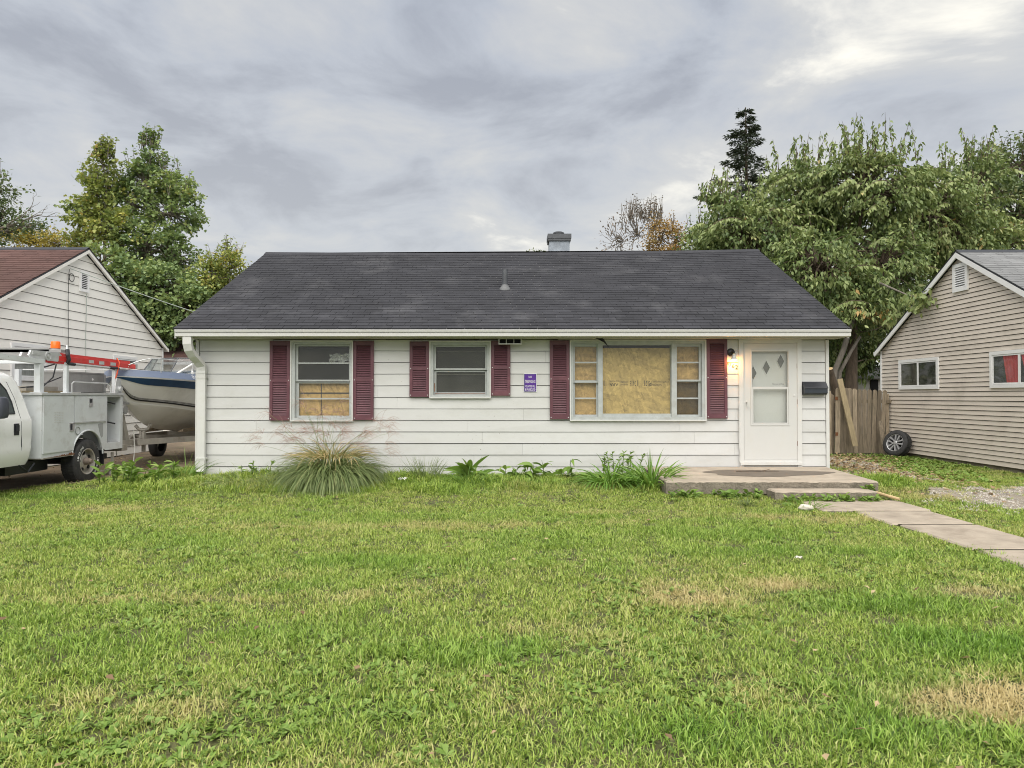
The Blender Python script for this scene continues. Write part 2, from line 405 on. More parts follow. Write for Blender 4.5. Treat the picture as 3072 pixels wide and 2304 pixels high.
# ------------------------------------------------------------------ mesh helpers
class MB:
    """Collects vertices and faces of one mesh."""
    def __init__(self):
        self.v, self.f, self.m = [], [], []

    def add(self, vs_, fs, mi=0):
        o = len(self.v)
        self.v.extend([tuple(p) for p in vs_])
        self.f.extend([tuple(i + o for i in f) for f in fs])
        self.m.extend([mi] * len(fs))
        return self

    def box(self, x0, x1, y0, y1, z0, z1, mi=0):
        x0, x1 = min(x0, x1), max(x0, x1); y0, y1 = min(y0, y1), max(y0, y1); z0, z1 = min(z0, z1), max(z0, z1)
        vs_ = [(x0, y0, z0), (x1, y0, z0), (x1, y1, z0), (x0, y1, z0), (x0, y0, z1), (x1, y0, z1), (x1, y1, z1), (x0, y1, z1)]
        return self.add(vs_, BOXF, mi)

    def hexa(self, vs_, mi=0):
        return self.add(vs_, BOXF, mi)

    def frame(self, x0, x1, z0, z1, w, y0, y1):
        l, r, b, t = w if isinstance(w, tuple) else (w,) * 4
        self.box(x0, x0 + l, y0, y1, z0, z1); self.box(x1 - r, x1, y0, y1, z0, z1)
        self.box(x0 + l, x1 - r, y0, y1, z0, z0 + b); self.box(x0 + l, x1 - r, y0, y1, z1 - t, z1)
        return self

    def tube(self, pts, r, n=8, caps=True):
        pts = [Vector(p) for p in pts]
        rs = r if isinstance(r, (list, tuple)) else [r] * len(pts)
        o = len(self.v); prev = None
        for i, p in enumerate(pts):
            t = (pts[min(i + 1, len(pts) - 1)] - pts[max(i - 1, 0)])
            if t.length < 1e-9:
                t = Vector((0, 0, 1))
            t.normalize()
            if prev is None:
                a = Vector((0, 0, 1)) if abs(t.z) < 0.9 else Vector((1, 0, 0))
                u = t.cross(a).normalized()
            else:
                u = (prev - t * prev.dot(t))
                u = u.normalized() if u.length > 1e-6 else t.orthogonal().normalized()
            prev = u; w = t.cross(u)
            for k in range(n):
                a = 2 * math.pi * k / n
                self.v.append(tuple(p + (u * math.cos(a) + w * math.sin(a)) * rs[i]))
        for i in range(len(pts) - 1):
            for k in range(n):
                a, b = o + i * n + k, o + i * n + (k + 1) % n
                self.f.append((a, b, b + n, a + n)); self.m.append(0)
        if caps:
            self.f.append(tuple(o + k for k in range(n))[::-1]); self.m.append(0)
            e = o + (len(pts) - 1) * n
            self.f.append(tuple(e + k for k in range(n))); self.m.append(0)
        return self

    def prism(self, poly, axis, a, b):
        """Extrude a 2-D polygon: axis x -> poly is (y,z), axis y -> (x,z), axis z -> (x,y)."""
        def P(u, v, w):
            return {'x': (w, u, v), 'y': (u, w, v), 'z': (u, v, w)}[axis]
        n = len(poly)
        vs_ = [P(u, v, a) for u, v in poly] + [P(u, v, b) for u, v in poly]
        fs = [tuple(range(n))[::-1], tuple(range(n, 2 * n))] + [(i, (i + 1) % n, n + (i + 1) % n, n + i) for i in range(n)]
        return self.add(vs_, fs)

    def lathe(self, prof, n=32, center=(0, 0, 0), axis=(0, 0, 1)):
        q = Vector((0, 0, 1)).rotation_difference(Vector(axis).normalized())
        c = Vector(center); o = len(self.v)
        for r, h in prof:
            for k in range(n):
                a = 2 * math.pi * k / n
                self.v.append(tuple(c + q @ Vector((r * math.cos(a), r * math.sin(a), h))))
        for i in range(len(prof) - 1):
            for k in range(n):
                a, b = o + i * n + k, o + i * n + (k + 1) % n
                self.f.append((a, b, b + n, a + n)); self.m.append(0)
        return self


BOXF = [(0, 3, 2, 1), (4, 5, 6, 7), (0, 1, 5, 4), (1, 2, 6, 5), (2, 3, 7, 6), (3, 0, 4, 7)]
WORLD = {}


def tag(o, label=None, cat=None, group=None, kind=None):
    for k, v in (('label', label), ('category', cat), ('group', group), ('kind', kind)):
        if v:
            o[k] = v
    return o


def link(o, parent=None, wloc=(0, 0, 0)):
    COL.objects.link(o)
    wl = Vector(wloc)
    if parent is not None:
        o.parent = parent
        o.location = wl - WORLD[parent.name]
    else:
        o.location = wl
    WORLD[o.name] = wl
    return o


def thing(name, loc, label=None, cat=None, group=None, parent=None):
    o = bpy.data.objects.new(name, None)
    o.empty_display_size = 0.2
    link(o, parent, loc)
    return tag(o, label, cat, group)


def obj(name, mb, m, parent=None, smooth_=False, kind=None):
    """One mesh object; the builder's coordinates are world coordinates."""
    v = np.array(mb.v, dtype=float)
    lo, hi = v.min(0), v.max(0)
    org = np.array([(lo[0] + hi[0]) / 2, (lo[1] + hi[1]) / 2, lo[2]])
    me = bpy.data.meshes.new(name)
    me.from_pydata((v - org).tolist(), [], mb.f)
    mats = m if isinstance(m, (list, tuple)) else [m]
    for k in mats:
        me.materials.append(MAT[k] if isinstance(k, str) else k)
    if len(mats) > 1:
        me.polygons.foreach_set('material_index', mb.m)
    if smooth_:
        me.polygons.foreach_set('use_smooth', [True] * len(me.polygons))
        try:
            me.set_sharp_from_angle(angle=math.radians(40))
        except Exception:
            pass
    me.update()
    o = bpy.data.objects.new(name, me)
    link(o, parent, org)
    if kind:
        o['kind'] = kind
    return o


def inst(name, me, loc, rot=(0, 0, 0), parent=None, scale=None):
    o = bpy.data.objects.new(name, me)
    link(o, parent, loc)
    o.rotation_euler = rot
    if scale:
        o.scale = scale
    return o


def raw_mesh(name, mb, m):
    me = bpy.data.meshes.new(name)
    me.from_pydata(mb.v, [], mb.f)
    me.materials.append(MAT[m])
    return me


def np_mesh(name, V, F3=None, F4=None, m=None, tint=None, smooth_=False):
    """Fast mesh from arrays of vertices, triangles and quads."""
    me = bpy.data.meshes.new(name)
    n3 = 0 if F3 is None else len(F3); n4 = 0 if F4 is None else len(F4)
    me.vertices.add(len(V)); me.vertices.foreach_set('co', np.asarray(V, dtype=np.float32).ravel())
    loops = np.concatenate([x.ravel() for x in ((F4 if n4 else np.zeros(0, int)), (F3 if n3 else np.zeros(0, int)))]).astype(np.int32)
    me.loops.add(len(loops)); me.loops.foreach_set('vertex_index', loops)
    starts = np.concatenate([np.arange(n4) * 4, n4 * 4 + np.arange(n3) * 3]).astype(np.int32)
    me.polygons.add(n3 + n4); me.polygons.foreach_set('loop_start', starts)
    if smooth_:
        me.polygons.foreach_set('use_smooth', np.ones(n3 + n4, dtype=bool))
    me.update(calc_edges=True)
    if tint is not None:
        a = me.attributes.new('tint', 'FLOAT', 'POINT')
        a.data.foreach_set('value', np.asarray(tint, dtype=np.float32))
    if m:
        me.materials.append(MAT[m])
    return me


def np_obj(name, me, parent=None, wloc=(0, 0, 0)):
    o = bpy.data.objects.new(name, me)
    return link(o, parent, wloc)


def text(name, s, width, height, origin, xd, ud, m, parent=None, depth=0.003):
    """Lettering as thin geometry: origin = centre of the line, xd / ud its directions."""
    cu = bpy.data.curves.new('lettering', 'FONT')
    cu.body = s; cu.extrude = 0.0; cu.resolution_u = 3
    to = bpy.data.objects.new('lettering', cu)
    COL.objects.link(to)
    dg = bpy.context.evaluated_depsgraph_get()
    me = bpy.data.meshes.new_from_object(to.evaluated_get(dg))
    COL.objects.unlink(to); bpy.data.objects.remove(to); bpy.data.curves.remove(cu)
    v = np.empty(len(me.vertices) * 3); me.vertices.foreach_get('co', v); v = v.reshape(-1, 3)
    lo, hi = v.min(0), v.max(0)
    xd, ud = Vector(xd).normalized(), Vector(ud).normalized()
    nd = xd.cross(ud)
    sx = width / (hi[0] - lo[0]); sy = height / (hi[1] - lo[1])
    mb = MB()
    pts = [Vector(origin) + xd * ((p[0] - (lo[0] + hi[0]) / 2) * sx) + ud * ((p[1] - (lo[1] + hi[1]) / 2) * sy) + nd * depth for p in v]
    mb.add(pts, [tuple(p.vertices) for p in me.polygons])
    bpy.data.meshes.remove(me)
    if name is None:
        return mb
    return obj(name, mb, m, parent)


# ------------------------------------------------------------------ ground, drive, walk
def grid_axis(parts):
    out = []
    for a, b, s in parts:
        out += list(np.arange(a, b - 1e-6, s))
    out.append(parts[-1][1])
    return np.array(out)


def sheet(name, xs, ys, m, lift=0.0, mask=None, wob=0.0, zf=None):
    X, Y = np.meshgrid(xs, ys)
    Z = gzv(X, Y) if zf is None else zf(X, Y)
    if wob:
        Z = Z + wob * (np.sin(X * 3.1 + Y * 1.7) + np.sin(X * 1.3 - Y * 2.9))
    V = np.stack([X, Y, Z + lift], -1).reshape(-1, 3)
    nx, ny = len(xs), len(ys)
    I = np.arange(nx * ny).reshape(ny, nx)
    F = np.stack([I[:-1, :-1], I[:-1, 1:], I[1:, 1:], I[1:, :-1]], -1).reshape(-1, 4)
    if mask is not None:
        c = V[F].mean(1)
        keep = mask(c[:, 0], c[:, 1])
        F = F[keep]
        used = np.unique(F); re = np.zeros(len(V), int); re[used] = np.arange(len(used))
        V, F = V[used], re[F]
    me = np_mesh(name, V, None, F, m, smooth_=True)
    return np_obj(name, me)


def ground_mat():
    m, nt, p = nodes_of('ground')
    n1 = noise_node(nt, 0.9, 6, 0.6); n2 = noise_node(nt, 60, 6, 0.8)
    c = ramp_node(nt, [(0.35, (0.075, 0.085, 0.026)), (0.55, (0.11, 0.11, 0.04)), (0.72, (0.19, 0.155, 0.08))], n1.outputs[0]).outputs[0]
    f = ramp_node(nt, [(0.35, (0.3,) * 3), (0.65, (1.25,) * 3)], n2.outputs[0]).outputs[0]
    nt.links.new(mix_node(nt, 1.0, c, f, 'MULTIPLY'), p.inputs['Base Color'])
    p.inputs['Roughness'].default_value = 0.95
    MAT['ground'] = m


ground_mat()
gx = grid_axis([(-240, -24, 18), (-24, -12, 1.5), (-12, 12, 0.3), (12, 24, 1.5), (24, 240, 18)])
gy = grid_axis([(-40, -4, 6), (-4, 26, 0.3), (26, 50, 2), (50, 300, 25)])
tag(sheet('lawn_ground', gx, gy, 'ground', wob=0.004), kind='structure')


def edge_noise(x, y):
    return 0.22 * np.sin(x * 5.3 + y * 3.1) + 0.16 * np.sin(x * 11.7 - y * 8.3) + 0.10 * np.sin(x * 23.1 + y * 19.7)


def drive_mask(x, y, grow=0.0):
    """Bare dirt drive on the left: it starts beside the truck and runs back between the houses."""
    front = np.interp(x, [-14, -9.5, -8.15, -7.3, -6.6, -5.9, -5.4], [9.9, 10.6, 11.25, 12.0, 12.9, 14.2, 16.0])
    return (y > front + edge_noise(x, y) * 0.7 - grow) & (x < -5.5) & (y < 26)


def gravel_mask(x, y, grow=0.0):
    e = edge_noise(x, y)
    a = ((x - 8.9) / 2.75) ** 2 + ((y - 10.15) / 1.55) ** 2 + e * 0.9 < 1.0 + grow
    b = (np.abs(x - np.interp(y, [12, 14, 16.5], [6.55, 6.75, 7.6])) < 0.85 + e * 0.8 + grow) & (y > 12.1) & (y < 17.2)
    return a | b


fine = 0.09
o = sheet('driveway', np.arange(-14, -5.4, fine), np.arange(9.5, 26, fine), 'dirt_drive', 0.012, drive_mask, 0.006)
tag(o, kind='structure')
o = sheet('gravel_path', np.arange(5.2, 12.5, fine), np.arange(7.6, 17.6, fine), 'gravel_base', 0.010, gravel_mask, 0.004)
tag(o, kind='structure')


def worn_slab(name, x0, x1, y0, y1, z1, thick, m, parent=None, chip=0.012, nseg=0.12, tilt=0.0):
    """A cast slab with slightly crumbled edges."""
    nx = max(3, int((x1 - x0) / nseg)); ny = max(3, int((y1 - y0) / nseg))
    mb = MB(); r = random.Random(int(x0 * 977 + y0 * 331))
    top = {}
    ring = [(i, 0) for i in range(nx)] + [(nx, j) for j in range(ny)] + [(i, ny) for i in range(nx, 0, -1)] + [(0, j) for j in range(ny, 0, -1)]
    pts = []
    for i, j in ring:
        x = x0 + (x1 - x0) * i / nx; y = y0 + (y1 - y0) * j / ny
        dx = (1 if i == 0 else -1 if i == nx else 0) * r.random() * chip
        dy = (1 if j == 0 else -1 if j == ny else 0) * r.random() * chip
        pts.append((x + dx, y + dy, z1 + tilt * (y - y1)))
    n = len(pts)
    inner = [(x + (0.02 if x < (x0 + x1) / 2 else -0.02), y + (0.02 if y < (y0 + y1) / 2 else -0.02), z) for x, y, z in pts]
    low = [(x, y, z - 0.014 - r.random() * chip) for x, y, z in pts]
    bot = [(x + (r.random() - .5) * chip, y + (r.random() - .5) * chip, z - thick) for x, y, z in pts]
    mb.add(inner + low + bot, [])
    mb.f.append(tuple(range(n))); mb.m.append(0)
    for k in range(n):
        a, b = k, (k + 1) % n
        mb.f.append((a + n, b + n, b, a)); mb.m.append(0)
        mb.f.append((a + 2 * n, b + 2 * n, b + n, a + n)); mb.m.append(1)
    return obj(name, mb, m, parent)


mat('soil_dark', (0.035, 0.028, 0.018), 0.95, 0.3, 20)
walk = thing('walkway', (4.9, 8, -0.1)); tag(walk, kind='structure')
for a, b, x0, x1 in ((9.245, 10.12, 4.02, 5.44), (8.295, 9.205, 4.40, 5.39), (6.955, 8.255, 4.47, 5.38), (5.645, 6.915, 4.48, 5.39), (4.315, 5.605, 4.47, 5.38), (2.995, 4.285, 4.48, 5.38), (1.675, 2.965, 4.48, 5.38)):
    worn_slab('paving_slab', x0, x1, a, b, gz(4.9, (a + b) / 2) + 0.035, 0.10, ['concrete', 'concrete_old'], walk, 0.008)
    mb = MB(); zj = gz(4.9, (a + b) / 2) + .031; mb.box(x0 + .01, x1 - .01, b - .002, b + .042, zj - .05, zj); obj('joint', mb, 'soil_dark', walk)
porch = thing('porch', (3.8, 11.4, 0), 'low concrete porch slab with a dark stain in front of the white door', 'porch')
worn_slab('slab', 2.25, 5.39, 10.5, 12.27, 0.172, 0.19, ['concrete', 'concrete_old'], porch, 0.010, 0.05, tilt=0.022)
st = MB()
pts = []
for k in range(40):
    a = 2 * math.pi * k / 40
    rr = 1 + 0.12 * math.sin(3 * a + 1) + 0.06 * math.sin(7 * a)
    pts.append((4.05 + 1.0 * rr * math.cos(a), 11.42 + 0.40 * rr * math.sin(a)))
st.add([(x, y, 0.1755 + 0.022 * (y - 12.27)) for x, y in pts], [tuple(range(40))])
obj('dark_stain', st, 'stain', porch)
step = worn_slab('porch_step', 3.72, 5.18, 10.12, 10.47, 0.035, 0.14, ['concrete', 'concrete_old'], None, 0.010, 0.05)
tag(step, 'narrow concrete step below the front edge of the porch slab', 'step')


# ------------------------------------------------------------------ shared builders for the houses
def siding(parent, mp, zs, ext, holes, m, gap=0.007, nb=0.022, ntp=0.010, max_len=3.66, name='siding_board', seed=1):  # the open gap above each course lets dark backing imitate the lap shadow
    r = random.Random(seed)
    for z0, z1f in zip(zs[:-1], zs[1:]):
        z1 = z1f - gap
        a0, a1 = ext(z0); b0, b1 = ext(z1)
        if a1 - a0 < 0.05:
            continue
        u0, u1 = a0, a1
        cuts = {u0, u1}
        act = [h for h in holes if h[2] < z1 - 0.004 and h[3] > z0 + 0.004 and h[0] < u1 and h[1] > u0]
        for h in act:
            cuts |= {min(max(h[0], u0), u1), min(max(h[1], u0), u1)}
        j = u0 + r.uniform(0.8, max_len)
        joints = []
        while j < u1 - 0.3:
            joints.append(j); cuts.add(j); j += max_len
        cuts = sorted(cuts)
        boards, cur = [], []
        for c0, c1 in zip(cuts[:-1], cuts[1:]):
            if c1 - c0 < 0.004:
                continue
            mid = (c0 + c1) / 2
            segs = [(z0, z1)]
            for h in act:
                if h[0] <= mid <= h[1]:
                    ns = []
                    for s0, s1 in segs:
                        if h[2] > s0 + 0.004:
                            ns.append((s0, min(s1, h[2])))
                        if h[3] < s1 - 0.004:
                            ns.append((max(s0, h[3]), s1))
                    segs = ns
            if c0 in joints and cur:
                boards.append(cur); cur = []
            if segs:
                cur.append((c0, c1, segs))
            elif cur:
                boards.append(cur); cur = []
        if cur:
            boards.append(cur)
        for bd in boards:
            mb = MB()
            for k, (c0, c1, segs) in enumerate(bd):
                d0 = c0 + (0.002 if c0 in joints else 0)
                for s0, s1 in segs:
                    f0 = (s0 - z0) / (z1 - z0); f1 = (s1 - z0) / (z1 - z0)
                    n0 = nb + (ntp - nb) * f0; n1 = nb + (ntp - nb) * f1
                    e0, e1 = d0, c1; g0, g1 = d0, c1
                    if c0 == u0:
                        g0 = b0 if not act or len(segs) == 1 else d0
                    if c1 == u1:
                        g1 = b1
                    if g1 - g0 < 0.003:
                        g0 = g1 - 0.003
                    mb.hexa([mp(e0, n0, s0), mp(e1, n0, s0), mp(e1, 0.002, s0), mp(e0, 0.002, s0),
                             mp(g0, n1, s1), mp(g1, n1, s1), mp(g1, 0.002, s1), mp(g0, 0.002, s1)])
            obj(name, mb, m, parent)


def wall_holes(mb, x0, x1, z0, z1, holes, mp, n0, n1):
    xs = sorted({x0, x1} | {min(max(h[k], x0), x1) for h in holes for k in (0, 1)})
    zs = sorted({z0, z1} | {min(max(h[k], z0), z1) for h in holes for k in (2, 3)})
    for a, b in zip(xs[:-1], xs[1:]):
        for c, d in zip(zs[:-1], zs[1:]):
            mx, mz = (a + b) / 2, (c + d) / 2
            if any(h[0] < mx < h[1] and h[2] < mz < h[3] for h in holes):
                continue
            mb.hexa([mp(a, n0, c), mp(b, n0, c), mp(b, n1, c), mp(a, n1, c), mp(a, n0, d), mp(b, n0, d), mp(b, n1, d), mp(a, n1, d)])


def shingles(parent, e0, e1, r0, r1, m, expo=0.14, tabw=0.305, n_parts=300, sag=None, from_top=False, over=0.0, name='roof_shingle'):
    """Tabs laid in courses from the eave line e0-e1 up to the ridge line r0-r1 (real pieces)."""
    e0, e1, r0, r1 = (Vector(p) for p in (e0, e1, r0, r1))
    slope = ((r0 - e0).length + (r1 - e1).length) / 2
    width = (e1 - e0).length
    ns = int(slope / expo); nw = int(math.ceil(width / tabw))

    def S(u, s):
        p = e0.lerp(e1, u).lerp(r0.lerp(r1, u), s)
        if sag:
            p.z += sag(u) * s
        return p
    w, L = tabw - 0.007, expo + 0.025
    tab = MB()
    tab.hexa([(0, 0, 0.0), (w, 0, 0.0), (w, L, 0.0), (0, L, 0.0), (0, 0, 0.011), (w, 0, 0.011), (w, L, 0.003), (0, L, 0.003)])
    me = raw_mesh(name, tab, m)
    rest_v, rest_f = [], []
    tv = [Vector(v) for v in tab.v]
    rr = random.Random(5)
    order = range(ns - 1, -1, -1) if from_top else range(ns)
    count = 0
    for i in order:
        off = (i % 2) * 0.5 + 0.15 * math.sin(i * 2.1)
        for j in range(-1, nw + 1):
            u = (j + off) * tabw / width
            u2 = u + w / width
            uu, ue = max(0, u), min(1, u2)
            if (ue - uu) * width < 0.02:
                continue
            cut = uu > u + 1e-6 or ue < u2 - 1e-6
            s = i * expo / slope
            p = S(uu, s); px = S(min(1, uu + 0.02), s); py = S(uu, min(1, s + 0.03))
            ex = (px - p).normalized(); es = (py - p); es = (es - ex * es.dot(ex)).normalized(); en = ex.cross(es)
            M = Matrix((ex, es, en)).transposed()
            p = p + en * (0.004 + rr.random() * 0.003) + es * rr.uniform(-0.004, 0.004)
            sx = (ue - uu) * width / w
            if count < n_parts and not cut:
                inst(name, me, p, M.to_euler(), parent); count += 1
            else:
                o_ = len(rest_v)
                for q in tv:
                    rest_v.append(tuple(p + M @ Vector((q.x * sx, q.y, q.z))))
                rest_f += [tuple(k + o_ for k in f) for f in BOXF]
    if rest_v:
        mb = MB(); mb.v = rest_v; mb.f = rest_f; mb.m = [0] * len(rest_f)
        obj('shingle_field', mb, m, parent, kind='stuff')
    return S


# ------------------------------------------------------------------ the white house
Y0 = 12.3
fx = lambda x: PT(x, 1188, Y0)[0]
fz = lambda y: PT(1540, y, Y0)[2]
HX0, HX1, HB, WT, SZ = -5.49, 5.45, 20.3, 2.362, 2.372
house = thing('ranch_house', (0, 16.3, 0), 'white one storey house with dark shingle roof and maroon shutters', 'house')
front = lambda u, n, z: (u, Y0 - n + .0025 * math.sin(u * 2.3 + z * 9) * (n > .005), z + .0035 * math.sin(u * 1.15 + z * 5) * (z > .1) * (n > .005))
W1 = (fx(873), fx(1061), fz(1264), fz(1022))
W2 = (fx(1289), fx(1473), fz(1195), fz(1023.5))
W3 = (fx(1709), fx(2117), fz(1263), fz(1019.6))
DR = (fx(2215), fx(2402), 0.05, fz(1014))
holes = [W1, W2, W3, DR]
zs = [0.004] + [0.174 + 0.2 * k for k in range(11)] + [WT + 0.007]
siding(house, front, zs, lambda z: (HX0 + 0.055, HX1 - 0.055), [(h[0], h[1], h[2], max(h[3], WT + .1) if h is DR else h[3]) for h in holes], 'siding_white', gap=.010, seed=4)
mb = MB(); wall_holes(mb, HX0 + .01, HX1 - .01, 0.0, 2.5, holes, front, 0.0, -0.10); obj('sheathing', mb, 'lap_shade_felt', house)
for x0, x1 in ((HX0 - 0.005, HX0 + 0.05), (HX1 - 0.05, HX1 + 0.005)):
    mb = MB(); mb.box(x0, x1, Y0 - 0.034, Y0 + 0.02, 0.0, WT); obj('corner_post', mb, 'trim_white', house)
# side and back walls with lapped boards, floor and a rear partition that keeps the rooms dark
for sx, x in ((-1, HX0), (1, HX1)):
    mb = MB()
    zz = [0.0] + [0.174 + 0.2 * k for k in range(12)]
    for a, b in zip(zz[:-1], zz[1:]):
        mb.hexa([(x, Y0 + .021, a), (x + sx * .02, Y0 + .021, a), (x + sx * .02, HB, a), (x, HB, a), (x, Y0 + .021, b - .006), (x + sx * .008, Y0 + .021, b - .006), (x + sx * .008, HB, b - .006), (x, HB, b - .006)])
    mb.prism([(Y0 + .021, 2.375), (HB, 2.375), (HB - 4.0, 4.56), (HB - 4.0, 4.57)], 'x', x - sx * 0.05, x + sx * 0.008)
    mb.box(x - sx * .1, x - sx * 0.001, Y0 + .11, HB, 0, 2.37)
    obj('side_wall', mb, 'siding_white', house)
mb = MB(); mb.box(HX0 + .12, HX1 - .12, HB - .1, HB, 0, 2.37); mb.box(HX0 + .12, HX1 - .12, Y0 + 2.6, Y0 + 2.7, 0.02, 2.40)
obj('rear_wall', mb, 'siding_white', house)
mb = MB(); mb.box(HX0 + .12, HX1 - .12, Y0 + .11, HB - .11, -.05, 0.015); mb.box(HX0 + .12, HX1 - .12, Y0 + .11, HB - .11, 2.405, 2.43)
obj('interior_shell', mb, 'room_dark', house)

# roof
RX0, RX1, EY, EZ, RY = -5.68, 5.62, 11.86, 2.508, 16.3
RZ0, RZ1 = 4.68, 4.745
sagf = lambda u: -0.05 * math.sin(math.pi * u)
deck = MB()
nseg = 16
for side in (0, 1):
    ye = EY if side == 0 else 2 * RY - EY
    for k in range(nseg):
        u0, u1 = k / nseg, (k + 1) / nseg
        x0, x1 = RX0 + (RX1 - RX0) * u0, RX0 + (RX1 - RX0) * u1
        z0, z1 = RZ0 + (RZ1 - RZ0) * u0 + sagf(u0), RZ0 + (RZ1 - RZ0) * u1 + sagf(u1)
        deck.hexa([(x0, ye, EZ - .035), (x1, ye, EZ - .035), (x1, RY, z1 - .035), (x0, RY, z0 - .035), (x0, ye, EZ), (x1, ye, EZ), (x1, RY, z1), (x0, RY, z0)])
obj('roof_deck', deck, 'shingle_edge', house)
roofS = shingles(house, (RX0 - .01, EY - .012, EZ), (RX1 + .01, EY - .012, EZ), (RX0 - .01, RY, RZ0), (RX1 + .01, RY, RZ1), 'shingle_dark', sag=sagf, n_parts=296)
mb = MB()
for k in range(nseg):
    u0, u1 = k / nseg, (k + 1) / nseg
    x0, x1 = RX0 - .02 + (RX1 - RX0 + .04) * u0, RX0 - .02 + (RX1 - RX0 + .04) * u1
    z0, z1 = RZ0 + (RZ1 - RZ0) * u0 + sagf(u0), RZ0 + (RZ1 - RZ0) * u1 + sagf(u1)
    mb.add([(x0, RY - .15, z0 - .056), (x1, RY - .15, z1 - .056), (x1, RY, z1 + .028), (x0, RY, z0 + .028), (x1, RY + .15, z1 - .05), (x0, RY + .15, z0 - .05)], [(0, 1, 2, 3), (3, 2, 4, 5)])
obj('ridge_cap', mb, 'shingle_dark', house)
mb = MB()
ye = 2 * RY - EY
mb.add([(RX0, RY + .02, RZ0 + .012), (RX1, RY + .02, RZ1 + .012), (RX1, ye, EZ + .012), (RX0, ye, EZ + .012)], [(0, 1, 2, 3)])
obj('rear_roof', mb, 'shingle_dark', house)
for x in (RX0, RX1):
    s = 1 if x > 0 else -1
    zr = (RZ0 if x < 0 else RZ1) - .036
    mb = MB(); mb.hexa([(x - s * .02, EY + .03, EZ - .15), (x + s * .005, EY + .03, EZ - .15), (x + s * .005, RY, zr - .12), (x - s * .02, RY, zr - .12),
                        (x - s * .02, EY + .03, EZ - .036), (x + s * .005, EY + .03, EZ - .036), (x + s * .005, RY, zr), (x - s * .02, RY, zr)])
    mb.hexa([(x - s * .02, ye - .03, EZ - .15), (x + s * .005, ye - .03, EZ - .15), (x + s * .005, RY, zr - .12), (x - s * .02, RY, zr - .12),
             (x - s * .02, ye - .03, EZ - .036), (x + s * .005, ye - .03, EZ - .036), (x + s * .005, RY, zr), (x - s * .02, RY, zr)])
    obj('rake_board', mb, 'trim_white', house)
# gutter with its step, fascia, soffit
mb = MB()
prof = [(11.958, 2.385), (11.865, 2.385), (11.850, 2.392), (11.846, 2.440), (11.862, 2.444), (11.864, 2.456), (11.836, 2.462), (11.828, 2.494), (11.840, 2.500), (11.846, 2.470), (11.945, 2.40), (11.948, 2.497), (11.958, 2.497)]
mb.prism(prof, 'x', RX0 + .02, RX1 + .02); obj('gutter', mb, 'trim_white', house)
mb = MB(); mb.box(RX0 + .03, RX1 - .03, 11.96, 11.985, 2.368, 2.472); obj('fascia', mb, 'soffit', house)
mb = MB()
xs_ = [RX0 + .03, -4.2, -2.2, -0.6, 0.9, 3.1, RX1 - .03]
for a, b in zip(xs_[:-1], xs_[1:]):
    mb.box(a + .003, b - .003, 11.987, Y0 + .02, SZ + R.uniform(-.003, .003), SZ + .012)
obj('soffit', mb, 'soffit', house)
mb = MB(); mb.box(HX0 + .06, W1[0] - .3, Y0 - .045, Y0 - .024, SZ - .02, SZ - .004); mb.box(W3[0] - .2, HX1 - .06, Y0 - .046, Y0 - .026, SZ - .016, SZ - .004)
obj('frieze_moulding', mb, 'soffit', house)
mb = MB(); mb.add([PT(1783, 1013, 12.05), PT(1808, 1012, 12.1), PT(1832, 1049, 12.02), PT(1812, 1027, 12.04)], [(0, 1, 2, 3)])
mb.add([(x, y + .004, z) for x, y, z in mb.v[:4]], [(3, 2, 1, 0)])
obj('torn_soffit_strip', mb, 'black_plastic', house)
mb = MB(); mb.add([PT(935, 1012.5, 12.1), PT(980, 1012, 12.1), PT(978, 1014.5, 12.1), PT(940, 1015, 12.1)], [(0, 1, 2, 3)])
obj('soffit_gap', mb, 'dark_gap', house)

# downspout at the left corner
mb = MB()
cx = fx(612)
cl = [(-5.465, 11.905, 2.385), (-5.465, 11.908, 2.27), (-5.455, 11.94, 2.17), (-5.43, 12.02, 2.08), (-5.39, 12.13, 1.99), (cx, 12.20, 1.91), (cx, 12.215, 1.83), (cx, 12.215, 1.70), (cx, 12.215, 0.13), (cx, 12.16, 0.07)]
def rect_tube(mb, pts, wx, wy):
    o_ = len(mb.v)
    for i, p in enumerate(pts):
        a = Vector(pts[max(i - 1, 0)]); b = Vector(pts[min(i + 1, len(pts) - 1)])
        t = (b - a).normalized()
        side = Vector((1, 0, 0)); side = (side - t * side.dot(t)).normalized()
        fr = t.cross(side).normalized()
        for sx, sy in ((-1, -.55), (-.6, -1), (.6, -1), (1, -.55), (1, 1), (-1, 1)):
            mb.v.append(tuple(Vector(p) + side * sx * wx / 2 + fr * sy * wy / 2))
    for i in range(len(pts) - 1):
        for k in range(6):
            a, b = o_ + i * 6 + k, o_ + i * 6 + (k + 1) % 6
            mb.f.append((a, b, b + 6, a + 6)); mb.m.append(0)
    mb.f.append(tuple(o_ + k for k in range(6))); mb.m.append(0)
rect_tube(mb, cl[6:], .135, .085)
ds = obj('downspout', mb, 'trim_white', house)
mb = MB(); rect_tube(mb, cl[:7] + [(cx, 12.215, 1.78)], .142, .095); obj('elbow', mb, 'trim_white', ds)
mb = MB(); mb.box(cx - .08, cx + .08, 12.165, 12.275, .30, .335); mb.box(cx - .08, cx + .08, 12.165, 12.275, 1.70, 1.705); obj('strap', mb, 'trim_white', ds)

